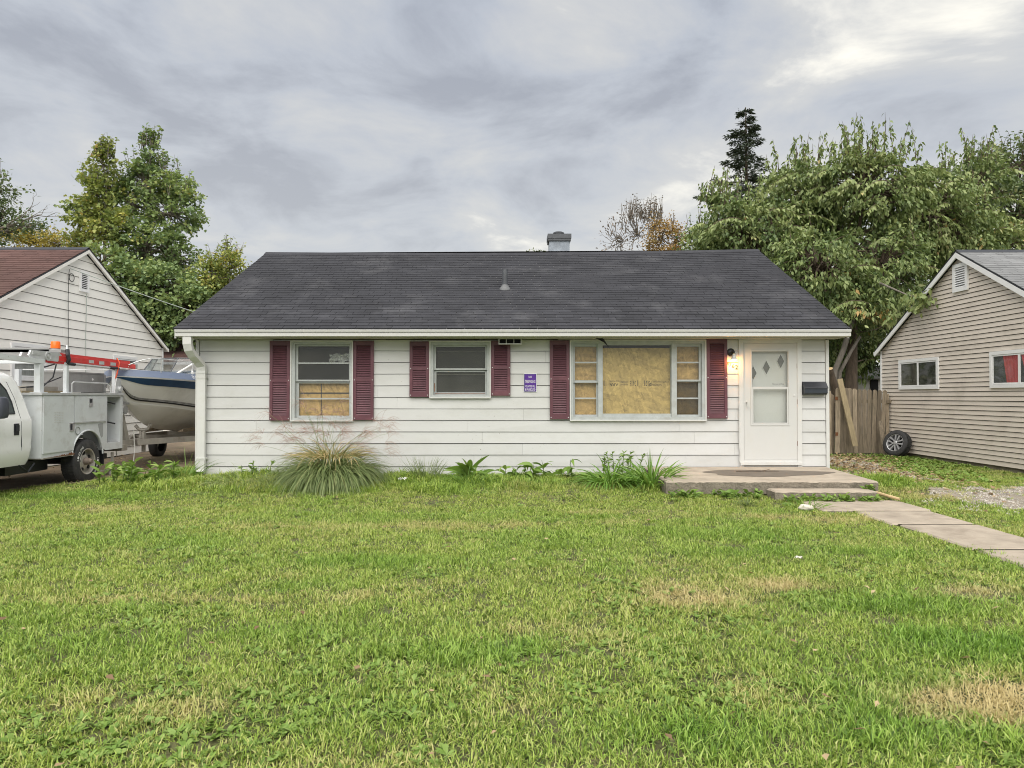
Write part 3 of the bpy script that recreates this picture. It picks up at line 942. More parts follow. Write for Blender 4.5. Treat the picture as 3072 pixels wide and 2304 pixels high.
# chimney and plumbing vent
cY = 16.75
mb = MB(); a = PT(1647, 760, cY); b = PT(1707, 727, cY); mb.box(a[0], b[0], cY - .2, cY + .25, 4.3, b[2])
ch = obj('chimney', mb, 'chimney_metal', house)
mb = MB(); a = PT(1642, 728, cY); b = PT(1712, 708, cY); mb.box(a[0], b[0], cY - .25, cY + .3, a[2] + .05, b[2]); mb.box(a[0] + .012, b[0] - .012, cY - .24, cY + .29, a[2], a[2] + .05)
obj('chimney_cap', mb, 'cap_dark', ch)
mb = MB(); c = PT(1676, 708, cY); mb.lathe([(.12, 0), (.12, .05), (.135, .05), (.135, .07), (.09, .095), (0, .1)], 20, (c[0], cY, c[2])); obj('flue_cap', mb, 'cap_dark', ch)
sv = 0.42
for s_ in np.linspace(0.2, 0.8, 200):
    p = roofS((PT(1515, 866, 13)[0] - RX0) / (RX1 - RX0), s_)
    if PT(1515, 866, p.y)[2] <= p.z + 0.02:
        sv = s_; break
p = roofS(0.4975, sv); vx = PT(1515, 866, p.y)[0]
mb = MB(); mb.lathe([(.055, .05), (.055, .39), (.046, .39), (.046, .2)], 16, (vx, p.y, p.z)); vp = obj('vent_pipe', mb, 'cap_dark', house, True)
mb = MB(); mb.lathe([(.11, -.06), (.105, .02), (.066, .07), (.060, .09)], 16, (vx, p.y, p.z)); obj('vent_boot', mb, 'lead', vp, True)

# ------------------------------------------------------------------ windows of the white house
def clean_box(mb, x0, x1, z0, z1, y0, y1):
    mb.box(x0, x1, y0, y1, z0, z1)

def front_window(h, sashes, mullions=()):
    """sashes: (x0,x1,z0,z1, fill, [muntin z], fill mat)"""
    x0, x1, z0, z1 = h
    mb = MB(); mb.frame(x0, x1, z0, z1, (.022, .022, .022, .02), Y0 - .062, Y0 - .001)
    w = obj('window', mb, 'trim_white', house)
    mb = MB(); sx0 = min(s[0] for s in sashes); sx1 = max(s[1] for s in sashes); sz0 = min(s[2] for s in sashes); sz1 = max(s[3] for s in sashes)
    ix0, ix1, iz0, iz1 = x0 + .0225, x1 - .0225, z0 + .0225, z1 - .0205
    mb.frame(ix0, ix1, iz0, iz1, ((sx0 - ix0) * .55, (ix1 - sx1) * .55, (sz0 - iz0) * .6, (iz1 - sz1) * .6), Y0 - .046, Y0 + .09)
    obj('jamb', mb, 'trim_grey', w)
    for (a, b) in mullions:
        mb = MB(); mb.box(a + .006, b - .006, Y0 - .042, Y0 + .08, iz0 + (sz0 - iz0) * .6 + .001, iz1 - (iz1 - sz1) * .6 - .001); obj('mullion', mb, 'trim_grey', w)
    ox0, ox1 = ix0 + (sx0 - ix0) * .55, ix1 - (ix1 - sx1) * .55
    oz0, oz1 = iz0 + (sz0 - iz0) * .6, iz1 - (iz1 - sz1) * .6
    return w, (ox0, ox1, oz0, oz1)


def sash(w, x0, x1, z0, z1, pad, muntins, y, glass='glass', m='trim_grey'):
    l, r, b, t = pad
    mb = MB(); mb.frame(x0 - l, x1 + r, z0 - b, z1 + t, pad, y, y + .03)
    obj('sash', mb, m, w)
    for zc in muntins:
        mb = MB(); mb.box(x0, x1, y + .004, y + .026, zc - .013, zc + .013); obj('muntin', mb, m, w)
    lv = [z0] + list(muntins) + [z1]
    for a, b_ in zip(lv[:-1], lv[1:]):
        mb = MB(); mb.box(x0 + .001, x1 - .001, y + .0285, y + .0325, a + (.013 if a in muntins else .001), b_ - (.013 if b_ in muntins else .001)); obj('pane', mb, glass, w)


# left window: upper glass, lower boarded up
gx0, gx1 = fx(894), fx(1047)
w, o4 = front_window(W1, [(gx0, gx1, fz(1249), fz(1039), 0, 0)])
sash(w, gx0, gx1, fz(1139), fz(1039), (gx0 - o4[0] - .001, o4[1] - gx1 - .001, .03, o4[3] - fz(1039) - .001), [fz(1089.5)], Y0 - .004)
sash(w, gx0 + .004, gx1 - .004, fz(1247), fz(1150), (gx0 + .004 - o4[0] - .001, o4[1] - gx1 + .003, fz(1247) - o4[2] - .001, .026), [fz(1196)], Y0 + .032)
mb = MB(); mb.box(o4[0] + .01, o4[1] - .01, Y0 + .098, Y0 + .11, o4[2], fz(1146)); obj('boarding', mb, 'osb_orange', w)
mb = MB(); xm = fx(959.5); mb.box(xm - .006, xm + .006, Y0 + .088, Y0 + .096, fz(1246), fz(1151)); mb.box(gx0 + .01, xm - .0065, Y0 + .088, Y0 + .096, fz(1181), fz(1177.5)); mb.box(xm + .0065, gx1 - .01, Y0 + .088, Y0 + .096, fz(1181), fz(1177.5))
obj('inner_muntin', mb, 'black_metal', w)
mb = MB(); mb.box(gx0 - .01, gx1 + .01, Y0 + .06, Y0 + .075, fz(1253), fz(1248.5)); mb.box(gx0, gx0 + .008, Y0 + .068, Y0 + .08, fz(1248), fz(1155)); mb.box(gx0, gx1, Y0 + .068, Y0 + .08, fz(1149), fz(1147)); obj('wood_stop', mb, 'wood_new', w)
mb = MB(); n_ = 14
for j in range(5):
    for i in range(n_):
        mb.v.append((fx(982 + 64 * i / (n_ - 1)) + R.uniform(-.006, .006), Y0 + .14 + R.uniform(-.03, .03), fz(1060 + 24 * j / 4 + 3 * math.sin(i))))
for j in range(4):
    for i in range(n_ - 1):
        mb.f.append((j * n_ + i, j * n_ + i + 1, (j + 1) * n_ + i + 1, (j + 1) * n_ + i)); mb.m.append(0)
obj('plastic_sheet', mb, 'plastic_sheet', w)
# small window with screens
gx0, gx1 = fx(1308), fx(1456)
w, o4 = front_window(W2, [(gx0, gx1, fz(1179), fz(1041), 0, 0)])
sash(w, gx0, gx1, fz(1105), fz(1041), (gx0 - o4[0] - .001, o4[1] - gx1 - .001, .028, o4[3] - fz(1041) - .001), [], Y0 - .004, 'glass_dim')
sash(w, gx0 + .004, gx1 - .004, fz(1177), fz(1116), (gx0 + .004 - o4[0] - .001, o4[1] - gx1 + .003, fz(1177) - o4[2] - .001, .026), [], Y0 + .03, 'glass_dim')
mb = MB(); mb.box(gx0, gx1, Y0 + .10, Y0 + .105, fz(1177), fz(1054)); obj('insect_screen', mb, 'screen_grey', w)
mb = MB(); mb.box(gx0, gx1, Y0 + .07, Y0 + .095, fz(1055), fz(1051.5)); mb.box(gx0, gx1, Y0 + .07, Y0 + .095, fz(1124.5), fz(1120.5)); obj('screen_rail', mb, 'trim_grey', w)
mb = MB(); mb.box(fx(1305), fx(1456), Y0 - .012, Y0 - .003, fz(1181.5), fz(1180)); mb.box(fx(1304), fx(1306.5), Y0 - .052, Y0 - .047, fz(1175), fz(1150)); obj('peeling_paint', mb, 'rust', w)
# picture window with a boarded centre
lx = (fx(1725), fx(1790)); cxs = (fx(1809), fx(2012)); rx = (fx(2031), fx(2097))
w, o4 = front_window(W3, [(lx[0], rx[1], fz(1245), fz(1037), 0, 0)], [(fx(1793), fx(1808)), (fx(2013), fx(2030))])
for (a, b), dim in ((lx, 0), (rx, 1)):
    pl = a - (o4[0] if dim == 0 else fx(2028)) - .001; pr = (o4[1] if dim else fx(1795)) - b - .001
    sash(w, a, b, fz(1143 if dim == 0 else 1139), fz(1040), (pl, pr, .03, o4[3] - fz(1040) - .001), [fz(1087.5)], Y0 - .004)
    sash(w, a + .003, b - .003, fz(1244), fz(1146), (pl + .003, pr + .003, fz(1244) - o4[2] - .001, .03), [fz(1195)], Y0 + .030, 'glass_dim' if dim else 'glass')
    mb = MB(); mb.box(a - .02, b + .02, Y0 + .10, Y0 + .112, o4[2], o4[3] - .02); obj('boarding', mb, 'osb_orange', w)
mb = MB(); mb.frame(fx(1807), fx(2014), o4[2], o4[3], (.008, .008, fz(1241) - o4[2], o4[3] - fz(1035.5)), Y0 - .02, Y0 + .07); obj('picture_frame', mb, 'trim_grey', w)
mb = MB(); mb.box(cxs[0] - .004, cxs[1] + .004, Y0 + .012, Y0 + .016, fz(1240.5), fz(1036)); obj('pane', mb, 'glass', w)
mb = MB(); mb.box(cxs[0] - .01, cxs[1] + .01, Y0 + .076, Y0 + .09, fz(1242), fz(1043)); bo = obj('boarding', mb, 'osb_tan', w)
ty = Y0 + .0755
def stamp(s, xa, xb, ya, yb):
    text('printed_stamp', s, abs(fx(xb) - fx(xa)), abs(fz(ya) - fz(yb)), ((fx(xa) + fx(xb)) / 2, ty, (fz(ya) + fz(yb)) / 2), (-1, 0, 0), (0, 0, -1), 'ink', w, depth=.003)
stamp('APA', 1831, 1857, 1149, 1158); stamp('RATED SHEATHING', 1829, 1860, 1141, 1146); stamp('24/16', 1892, 1910, 1142, 1158)
stamp('EXPOSURE 1', 1863, 1886, 1143, 1148); stamp('SIZED FOR SPACING', 1863, 1886, 1151, 1156)
stamp('PS 2', 1940, 1957, 1142, 1158); stamp('STRENGTH AXIS', 1960, 1988, 1142, 1147); stamp('THIS DIRECTION', 1960, 1988, 1151, 1157); stamp('7/16 IN', 1991, 2009, 1143, 1149)
mb = MB()
for x in (1813, 1915, 1936):
    mb.box(fx(x), fx(x + 2), ty - .003, ty - .001, fz(1158), fz(1141))
obj('printed_stamp', mb, 'ink', w)

# shutters with their slats
slat_cache = {}
def shutter(xa, xb, ya, yb, mid):
    x0, x1, z0, z1 = fx(xa) + .003, fx(xb) - .003, fz(yb), fz(ya)
    zm = fz(mid)
    mb = MB()
    yF, yB = Y0 - .060, Y0 - .0235
    st_ = .052
    mb.box(x0, x0 + st_, yF, yB, z0, z1); mb.box(x1 - st_, x1, yF, yB, z0, z1)
    mb.box(x0 + st_, x1 - st_, yF, yB, z0, z0 + .085); mb.box(x0 + st_, x1 - st_, yF, yB, z1 - .075, z1); mb.box(x0 + st_, x1 - st_, yF, yB, zm - .028, zm + .028)
    mb.box(x0 + st_, x1 - st_, yB - .008, yB, z0 + .085, zm - .028); mb.box(x0 + st_, x1 - st_, yB - .008, yB, zm + .028, z1 - .075)
    s = obj('shutter', mb, 'shutter_red', house)
    wv = x1 - x0 - 2 * st_ - .002
    key = round(wv, 3)
    if key not in slat_cache:
        sb = MB(); sb.hexa([(-wv / 2, -.015, -.012), (wv / 2, -.015, -.012), (wv / 2, -.010, -.012), (-wv / 2, -.010, -.012), (-wv / 2, -.002, .007), (wv / 2, -.002, .007), (wv / 2, .003, .007), (-wv / 2, .003, .007)])
        slat_cache[key] = raw_mesh('slat', sb, 'shutter_red')
    for lo, hi in ((z0 + .085, zm - .028), (zm + .028, z1 - .075)):
        n = int(round((hi - lo) / .0305))
        for k in range(n):
            inst('slat', slat_cache[key], ((x0 + x1) / 2, Y0 - .043, lo + (k + .5) * (hi - lo) / n), (0, 0, 0), s)
    mb = MB()
    for zc in (z0 + .03, zm):
        for xc in (x0 + .02, x1 - .02):
            mb.box(xc - .007, xc + .007, yF - .004, yF + .001, zc - .007, zc + .007)
    obj('screw', mb, 'trim_white', s)
    return s
for a in ((811, 872.5, 1023.5, 1261, 1141), (1061.5, 1123, 1023.5, 1259.5, 1140), (1229.5, 1288.5, 1025, 1190.5, 1106), (1473.6, 1532, 1023, 1187, 1103), (1649, 1708.5, 1022, 1257, 1137), (2117.5, 2180, 1018, 1255, 1133)):
    shutter(*a)

# storm door
mb = MB(); d0, d1, dt = fx(2230), fx(2389), fz(1030.5)
db = fz(1378.7)
x0, x1 = DR[0], DR[1]
mb.box(x0, x0 + .075, Y0 - .05, Y0 - .001, .172, DR[3] - .075); mb.box(x1 - .075, x1, Y0 - .05, Y0 - .001, .172, DR[3] - .075); mb.box(x0, x1, Y0 - .05, Y0 - .001, DR[3] - .074, DR[3])
dr = obj('door', mb, 'trim_white', house)
mb = MB(); mb.frame(x0 + .0755, x1 - .0755, db - .04, DR[3] - .0755, (d0 - x0 - .0795, x1 - d1 - .0795, .037, DR[3] - .0795 - dt), Y0 - .038, Y0 + .05)
obj('door_jamb', mb, 'trim_white', dr)
mb = MB(); mb.box(x0 + .01, x1 - .01, Y0 - .075, Y0 + .05, db - .085, db - .041); mb.box(x0 + .005, x1 - .005, Y0 - .03, Y0 + .05, .172, db - .086); obj('threshold', mb, 'trim_white', dr)
px0, px1, pz0, pz1 = fx(2254.5), fx(2361.5), fz(1271), fz(1054.7)
yD = Y0 - .034
mb = MB(); mb.frame(d0, d1, db, dt, (px0 - d0, d1 - px1, pz0 - db, dt - pz1), yD, yD + .03); obj('storm_panel', mb, 'door_white', dr)
mb = MB(); mb.frame(px0 - .028, px1 + .028, pz0 - .030, pz1 + .028, .018, yD - .008, yD - .0005); mb.box(px0, px1, yD - .006, yD + .02, fz(1164), fz(1160.5)); mb.frame(px0, px1, pz0, fz(1164.3), .018, yD - .004, yD + .012); obj('glazing_bead', mb, 'door_white', dr)
mb = MB(); mb.box(px0 + .002, px1 - .002, yD + .016, yD + .019, fz(1160), pz1 - .002); obj('pane', mb, 'glass', dr)
mb = MB(); mb.box(px0 + .02, px1 - .02, yD + .0135, yD + .0165, pz0 + .02, fz(1164) - .02); obj('pane', mb, 'glass', dr)
mb = MB(); mb.box(d0 + .01, d1 - .01, Y0 + .052, Y0 + .09, db, dt - .005); obj('inner_door', mb, 'door_white', dr)
for cx_, cy_, cut in ((2262, 1119, 1), (2302, 1102.5, 0), (2345, 1083.5, 0)):
    X, Z = fx(cx_), fz(cy_); hw, hh = .072, .14
    def dia(s_):
        return [(X - hw * s_, Z), (X, Z - hh * s_), (X + hw * s_, Z), (X, Z + hh * s_)]
    mb = MB(); mb.prism(dia(1.0), 'y', Y0 + .043, Y0 + .0515); lt = obj('diamond_light', mb, 'trim_white', dr)
    mb = MB(); mb.prism(dia(.84), 'y', Y0 + .038, Y0 + .0425); obj('diamond_glass', mb, 'diamond_glass', dr)
text('door_lettering', 'Beware of Dog', .19, .028, (fx(2333), yD + .0135, fz(1152.5)), (1, 0, 0), (0, 0, 1), 'black_metal', dr, depth=.001)
mb = MB(); hx, hz = fx(2238.5), fz(1206); mb.lathe([(.022, 0), (.022, .012), (.011, .016), (.011, .045), (.0, .046)], 14, (hx, yD, hz), (0, -1, 0)); mb.box(hx - .010, hx + .010, yD - .055, yD - .043, hz - .09, hz + .012); obj('handle', mb, 'door_white', dr)
mb = MB(); mb.lathe([(.022, 0), (.022, .004), (.014, .007), (0, .007)], 14, (fx(2381), yD, fz(1187)), (0, -1, 0)); obj('lock_cap', mb, 'trim_white', dr)
mb = MB()
for k, zc in enumerate((fz(1098), fz(1205), fz(1330))):
    mb.box(d1 - .004, d1 + .012, yD - .006, yD + .002, zc - .04, zc + .04)
obj('hinge', mb, 'rust', dr)
mb = MB(); pts = [(x0 - .005, Y0 - .055, DR[3] - 1.15), (x0 - .008, Y0 - .055, .55), (x0 + .006, Y0 - .06, .42), (x0 - .004, Y0 - .06, .27), (x0 + .03, Y0 - .065, .19)]
mb.tube(pts, .007, 6); obj('door_cable', mb, 'trim_white', dr)

# house number
for ch_, xa, xb, ya, yb, hm in (('4', 2180, 2187, 1086, 1096, 'black_metal'), ('7', 2187.5, 2194, 1089, 1099.5, 'black_metal'), ('6', 2195, 2202, 1092, 1103, 'black_metal'), ('2', 2204, 2213, 1095, 1107.5, 'black_metal')):
    t = text('house_number', ch_, fx(xb) - fx(xa), fz(ya) - fz(yb), ((fx(xa) + fx(xb)) / 2, Y0 - .024, (fz(ya) + fz(yb)) / 2), (1, 0, 0), (0, 0, 1), hm, house, depth=.004)


# ------------------------------------------------------------------ small things on the white house
emit_mat('bulb', (1.0, 0.62, 0.22), 6.0)
lx_, lz_ = fx(2192), fz(1057)
lamp = thing('wall_lamp', (lx_, Y0 - .02, lz_), 'small lit wall lamp beside the front door, above the house number', 'lamp')
mb = MB(); mb.lathe([(0, .03), (.05, .028), (.068, .012), (.07, 0)], 20, (lx_, Y0 - .014, lz_), (0, -1, 0)); obj('backplate', mb, 'black_metal', lamp, True)
mb = MB(); mb.tube([(lx_, Y0 - .04, lz_), (lx_ + .01, Y0 - .09, lz_ + .005), (lx_ + .02, Y0 - .12, lz_ - .03)], .012, 8); obj('arm', mb, 'black_metal', lamp, True)
mb = MB(); mb.lathe([(.02, 0), (.026, -.03), (.04, -.07), (.062, -.10)], 18, (lx_ + .022, Y0 - .12, lz_ - .035)); obj('lamp_shade', mb, 'trim_white', lamp, True)
mb = MB(); mb.lathe([(0, -.05), (.024, -.055), (.038, -.085), (.034, -.108), (.018, -.122), (0, -.126)], 14, (lx_ + .022, Y0 - .12, lz_ - .035)); obj('bulb', mb, 'bulb', lamp, True)
ld = bpy.data.lights.new('wall_lamp_light', 'POINT'); ld.energy = 1.9; ld.color = (1.0, 0.45, 0.11); ld.shadow_soft_size = .03
lo_ = bpy.data.objects.new('wall_lamp_light', ld); link(lo_, lamp, (lx_ + .022, Y0 - .13, lz_ - .19))

sx0, sx1, sz0, sz1 = fx(1571.6), fx(1610), fz(1176), fz(1121)
sign = thing('warning_sign', ((sx0 + sx1) / 2, Y0 - .03, sz0), 'purple no trespassing sign on the white wall between two shutters', 'sign')
yS = Y0 - .030
mb = MB(); mb.box(sx0, sx1, yS, yS + .004, sz0, sz1); obj('border', mb, 'white_print', sign)
mb = MB(); mb.box(sx0 + .006, sx1 - .006, yS - .001, yS - .0002, sz0 + .006, sz1 - .006); obj('navy_edge', mb, 'navy_print', sign)
zq = sz0 + (sz1 - sz0) * .43
mb = MB(); mb.box(sx0 + .014, sx1 - .014, yS - .0022, yS - .0012, zq + .003, sz1 - .014); mb.box(sx0 + .014, sx1 - .014, yS - .0022, yS - .0012, sz0 + .014, zq - .003); obj('field', mb, 'purple', sign)
H = sz1 - sz0; W_ = sx1 - sx0; xc = (sx0 + sx1) / 2
for s_, wf, hf, zc in (('NO', .24, .13, .82), ('TRESPASSING', .80, .17, .57), ('VIOLATORS WILL', .80, .12, .31), ('BE PROSECUTED', .80, .12, .135)):
    text('lettering', s_, W_ * wf, H * hf, (xc, yS - .0025, sz0 + H * zc), (1, 0, 0), (0, 0, 1), 'white_print', sign, depth=.001)

mx0, mx1, mz0, mz1 = fx(2404.5), fx(2472.5), fz(1184), fz(1145)
mail = thing('mailbox', ((mx0 + mx1) / 2, Y0 - .1, mz0), 'black metal mailbox on the wall right of the front door', 'mailbox')
mb = MB(); mb.prism([(Y0 - .025, mz0), (Y0 - .10, mz0), (Y0 - .135, mz0 + .03), (Y0 - .135, mz0 + .12), (Y0 - .025, mz0 + .13)], 'x', mx0, mx1); obj('box', mb, 'black_lid', mail)
mb = MB(); mb.prism([(Y0 - .023, mz1), (Y0 - .05, mz1 - .006), (Y0 - .145, mz0 + .122), (Y0 - .148, mz0 + .108), (Y0 - .138, mz0 + .119), (Y0 - .023, mz0 + .134)], 'x', mx0 - .008, mx1 + .008); obj('lid', mb, 'black_metal', mail)

vx0, vx1, vz0, vz1 = *(PT(x, 1020, 12.1)[0] for x in (1496, 1565)), *(PT(1540, y, 12.1)[2] for y in (1033, 1014.5))
vent = thing('soffit_vent', ((vx0 + vx1) / 2, 12.1, vz0), 'white three bay vent box hanging from the soffit above the small window', 'vent')
mb = MB(); mb.frame(vx0, vx1, vz0, vz1, .014, 12.08, 12.16)
for k in (1, 2):
    x = vx0 + (vx1 - vx0) * k / 3
    mb.box(x - .005, x + .005, 12.08, 12.155, vz0 + .0145, vz1 - .0145)
obj('vent_frame', mb, 'trim_white', vent)
mb = MB(); mb.box(vx0 + .01, vx1 - .01, 12.156, 12.162, vz0 + .01, vz1 + .005); obj('vent_back', mb, 'dark_gap', vent)


# ------------------------------------------------------------------ left neighbour (gable wall faces right)
def house_mass(parent, X, s, y0, y1, depth, z0, ze, za, m, ov):
    """Closed body behind a gable wall at X; s = -1 the house lies to the left, +1 to the right."""
    ym = (y0 + y1) / 2
    mb = MB(); mb.prism([(y0, z0), (y1, z0), (y1, ze), (ym, za), (y0, ze)], 'x', X + s * .012, X + s * depth)
    obj('wall_core', mb, m, parent)


left = thing('left_neighbour_house', (-14, 16.3, -.1), 'cream sided house with red shingle roof behind the service truck', 'house')
LX, LYn, LYf, LYa = -9.9, 12.66, 19.95, 16.3
LE, LA = 2.74, 4.70
lmap = lambda u, n, z: (LX + n, u, z)
def lext(z):
    if z <= LE:
        return (LYn, LYf)
    f = (z - LE) / (LA - LE)
    return (LYn + (LYa - LYn) * f, LYf + (LYa - LYf) * f)
WA = (13.92, 14.99, 1.70, 2.45); WB = (17.5, 18.58, 1.66, 2.40); VA = (16.10, 16.44, 3.78, 4.26)
zs = [-.1] + [0.1 + .2 * k for k in range(23)] + [4.68]
siding(left, lmap, zs, lext, [WA, WB, VA], 'siding_left', gap=.011, nb=.026, seed=9)
house_mass(left, LX, -1, LYn, LYf, 9.5, -.15, LE, LA, 'lap_shade_felt', 0)
mb = MB(); mb.box(LX - .02, LX + .035, LYf - .005, LYf + .045, -.1, LE); obj('corner_post', mb, 'vinyl_white', left)
mb = MB(); mb.box(LX - .02, LX + .035, LYn - .045, LYn + .005, -.1, LE); obj('corner_post', mb, 'vinyl_white', left)


def gable_roof(parent, X, s, length, y0, y1, ze, za, ov_e, ov_r, m, trim, n_parts, edge='black_metal', rh=.12):
    """Roof of a gable house: ridge along x, gable wall at X."""
    ym = (y0 + y1) / 2
    k = (za - ze) / ((y1 - y0) / 2)
    xg, xb = X - s * ov_r, X + s * length
    zt = za + .06
    for sg, ye in ((-1, y0 - ov_e), (1, y1 + ov_e)):
        zl = ze - ov_e * k + .06
        mb = MB(); mb.hexa([(xg, ye, zl), (xb, ye, zl), (xb, ym, zt), (xg, ym, zt), (xg, ye, zl + .03), (xb, ye, zl + .03), (xb, ym, zt + .03), (xg, ym, zt + .03)])
        obj('roof_deck', mb, edge, parent)
        # bargeboard and a soffit strip under the overhang
        x0, x1 = xg - s * .004, xg + s * .02
        mb = MB(); mb.hexa([(x0, ye, zl - rh), (x1, ye, zl - rh), (x1, ym, zt - rh), (x0, ym, zt - rh), (x0, ye, zl - .002), (x1, ye, zl - .002), (x1, ym, zt - .002), (x0, ym, zt - .002)])
        obj('rake_board', mb, trim, parent)
        mb = MB(); x2 = X - s * .03
        mb.hexa([(x1 + s * .001, ye, zl - .03), (x2, ye, zl - .03), (x2, ym, zt - .03), (x1 + s * .001, ym, zt - .03), (x1 + s * .001, ye, zl - .004), (x2, ye, zl - .004), (x2, ym, zt - .004), (x1 + s * .001, ym, zt - .004)])
        obj('rake_soffit', mb, trim, parent)
        mb = MB(); mb.box(min(xg, xb), max(xg, xb), ye - sg * .0 - .05 if sg < 0 else ye, ye + (.05 if sg > 0 else 0), zl - .08, zl + .01)
        obj('gutter', mb, trim, parent)
        if sg < 0:
            a, b = (xb, xg) if s < 0 else (xg, xb)
            shingles(parent, (a, ye - .01, zl + .03), (b, ye - .01, zl + .03), (a, ym, zt + .03), (b, ym, zt + .03), m, n_parts=n_parts, from_top=True)
        else:
            mb = MB(); mb.add([(xg, ye, zl + .045), (xb, ye, zl + .045), (xb, ym + .01, zt + .045), (xg, ym + .01, zt + .045)], [(0, 1, 2, 3)]); obj('rear_shingles', mb, m, parent)
    mb = MB(); mb.add([(xg, ym - .13, zt - .02), (xb, ym - .13, zt - .02), (xb, ym, zt + .062), (xg, ym, zt + .062), (xb, ym + .13, zt - .02), (xg, ym + .13, zt - .02)], [(0, 1, 2, 3), (3, 2, 4, 5)])
    obj('ridge_cap', mb, edge, parent)


mb = MB()
for k in range(14):
    a_, b_ = -.1 + .2 * k, min(LE, .092 + .2 * k)
    mb.hexa([(LX - 9.5, LYn - .026, a_), (LX - .02, LYn - .026, a_), (LX - .02, LYn - .001, a_), (LX - 9.5, LYn - .001, a_), (LX - 9.5, LYn - .010, b_), (LX - .02, LYn - .010, b_), (LX - .02, LYn - .001, b_), (LX - 9.5, LYn - .001, b_)])
obj('front_wall', mb, 'siding_left', left)
gable_roof(left, LX, -1, 9.5, LYn, LYf, LE, LA, .14, .12, 'shingle_red', 'siding_left', 280, rh=.075)


def side_window(parent, mp, h, m, glassm, split='h', curtain=None, depth=.05):
    u0, u1, z0, z1 = h
    def fr(mb, a, b, c, d, w, n0, n1):
        for (p, q, r_, s_) in ((a, a + w, c, d), (b - w, b, c, d), (a + w, b - w, c, c + w), (a + w, b - w, d - w, d)):
            mb.hexa([mp(p, n1, r_), mp(q, n1, r_), mp(q, n0, r_), mp(p, n0, r_), mp(p, n1, s_), mp(q, n1, s_), mp(q, n0, s_), mp(p, n0, s_)])
    def bx(mb, a, b, c, d, n0, n1):
        mb.hexa([mp(a, n1, c), mp(b, n1, c), mp(b, n0, c), mp(a, n0, c), mp(a, n1, d), mp(b, n1, d), mp(b, n0, d), mp(a, n0, d)])
    mb = MB(); fr(mb, u0, u1, z0, z1, .07, .013, depth); w = obj('window', mb, m, parent)
    mb = MB(); bx(mb, u0 + .071, u1 - .071, z0 + .071, z1 - .071, .0135, .016); obj('dark_room', mb, 'room_dark', w)
    um, zm = (u0 + u1) / 2, (z0 + z1) / 2
    halves = [(u0 + .073, um - .001, z0 + .073, z1 - .073), (um + .001, u1 - .073, z0 + .073, z1 - .073)] if split == 'v' else [(u0 + .073, u1 - .073, z0 + .073, zm - .001), (u0 + .073, u1 - .073, zm + .001, z1 - .073)]
    for k, (a, b, c, d) in enumerate(halves):
        mb = MB(); fr(mb, a, b, c, d, .03, .026, .040); obj('sash', mb, m, w)
        mb = MB(); bx(mb, a + .031, b - .031, c + .031, d - .031, .030, .033); obj('pane', mb, glassm, w)
        if curtain and curtain[k]:
            cm, f0, f1 = curtain[k]
            n = 14; mb = MB()
            for j in range(2):
                for i in range(n + 1):
                    uu = a + .032 + (b - a - .064) * (f0 + (f1 - f0) * i / n * (1 if j or cm != 'curtain_red' else .75) + (0 if j or cm != 'curtain_red' else .0))
                    mb.v.append(mp(uu, .021 + .004 * math.sin(i * 1.9), (c, d)[j]))
            for i in range(n):
                mb.f.append((i, i + 1, n + 2 + i, n + 1 + i)); mb.m.append(0)
            obj('curtain', mb, cm, w)
    return w


side_window(left, lmap, WA, 'vinyl_white', 'glass', 'h', [('curtain_grey', 0, 1), None])
side_window(left, lmap, WB, 'vinyl_white', 'glass', 'h')


def gable_vent(parent, mp, h, m, back):
    u0, u1, z0, z1 = h
    mb = MB()
    def bx(a, b, c, d, n0, n1):
        mb.hexa([mp(a, n1, c), mp(b, n1, c), mp(b, n0, c), mp(a, n0, c), mp(a, n1, d), mp(b, n1, d), mp(b, n0, d), mp(a, n0, d)])
    w = (u1 - u0) * .16
    bx(u0, u0 + w, z0, z1, .014, .055); bx(u1 - w, u1, z0, z1, .014, .055); bx(u0 + w, u1 - w, z0, z0 + w, .014, .055); bx(u0 + w, u1 - w, z1 - w, z1, .014, .055)
    v = obj('gable_vent', mb, m, parent)
    mb = MB(); bx(u0 + w + .001, u1 - w - .001, z0 + w + .001, z1 - w - .001, .014, .018); obj('vent_back', mb, back, v)
    n = 9
    for k in range(n):
        zc = z0 + w + (z1 - z0 - 2 * w) * (k + .5) / n; hh = (z1 - z0 - 2 * w) / n
        mb = MB(); mb.hexa([mp(u0 + w, .050, zc - hh * .42), mp(u1 - w, .050, zc - hh * .42), mp(u1 - w, .046, zc - hh * .42), mp(u0 + w, .046, zc - hh * .42),
                            mp(u0 + w, .026, zc + hh * .22), mp(u1 - w, .026, zc + hh * .22), mp(u1 - w, .022, zc + hh * .22), mp(u0 + w, .022, zc + hh * .22)])
        obj('slat', mb, m, v)


gable_vent(left, lmap, VA, 'vinyl_white', 'dark_gap')
mb = MB(); u = 15.68
loop = [(LX + .06, u, 4.20), (LX + .05, u, 4.12), (LX + .045, u - .01, 3.6), (LX + .045, u + .01, 2.6), (LX + .045, u + .02, 1.2)]
mb.tube(loop, .006, 6); obj('wall_cable', mb, 'wire_black', left)
mb = MB(); mb.tube([(LX + .05, u + .10 + .09 * math.cos(a), 4.03 + .09 * math.sin(a)) for a in np.linspace(0, 6.3, 20)], .008, 6); obj('cable_loop', mb, 'wire_black', left)
mb = MB(); mb.tube([(LX + .045, 16.35, 3.75), (LX + .045, 16.33, 2.8), (LX + .045, 16.36, 1.4)], .007, 6); obj('wall_cable', mb, 'wire_pale', left)
wire = MB()
A, B = Vector((LX + .06, 15.7, 4.22)), Vector((-5.2, 24.5, 3.0))
pts = [tuple(A.lerp(B, t) - Vector((0, 0, .28 * math.sin(math.pi * t)))) for t in np.linspace(0, 1, 20)]
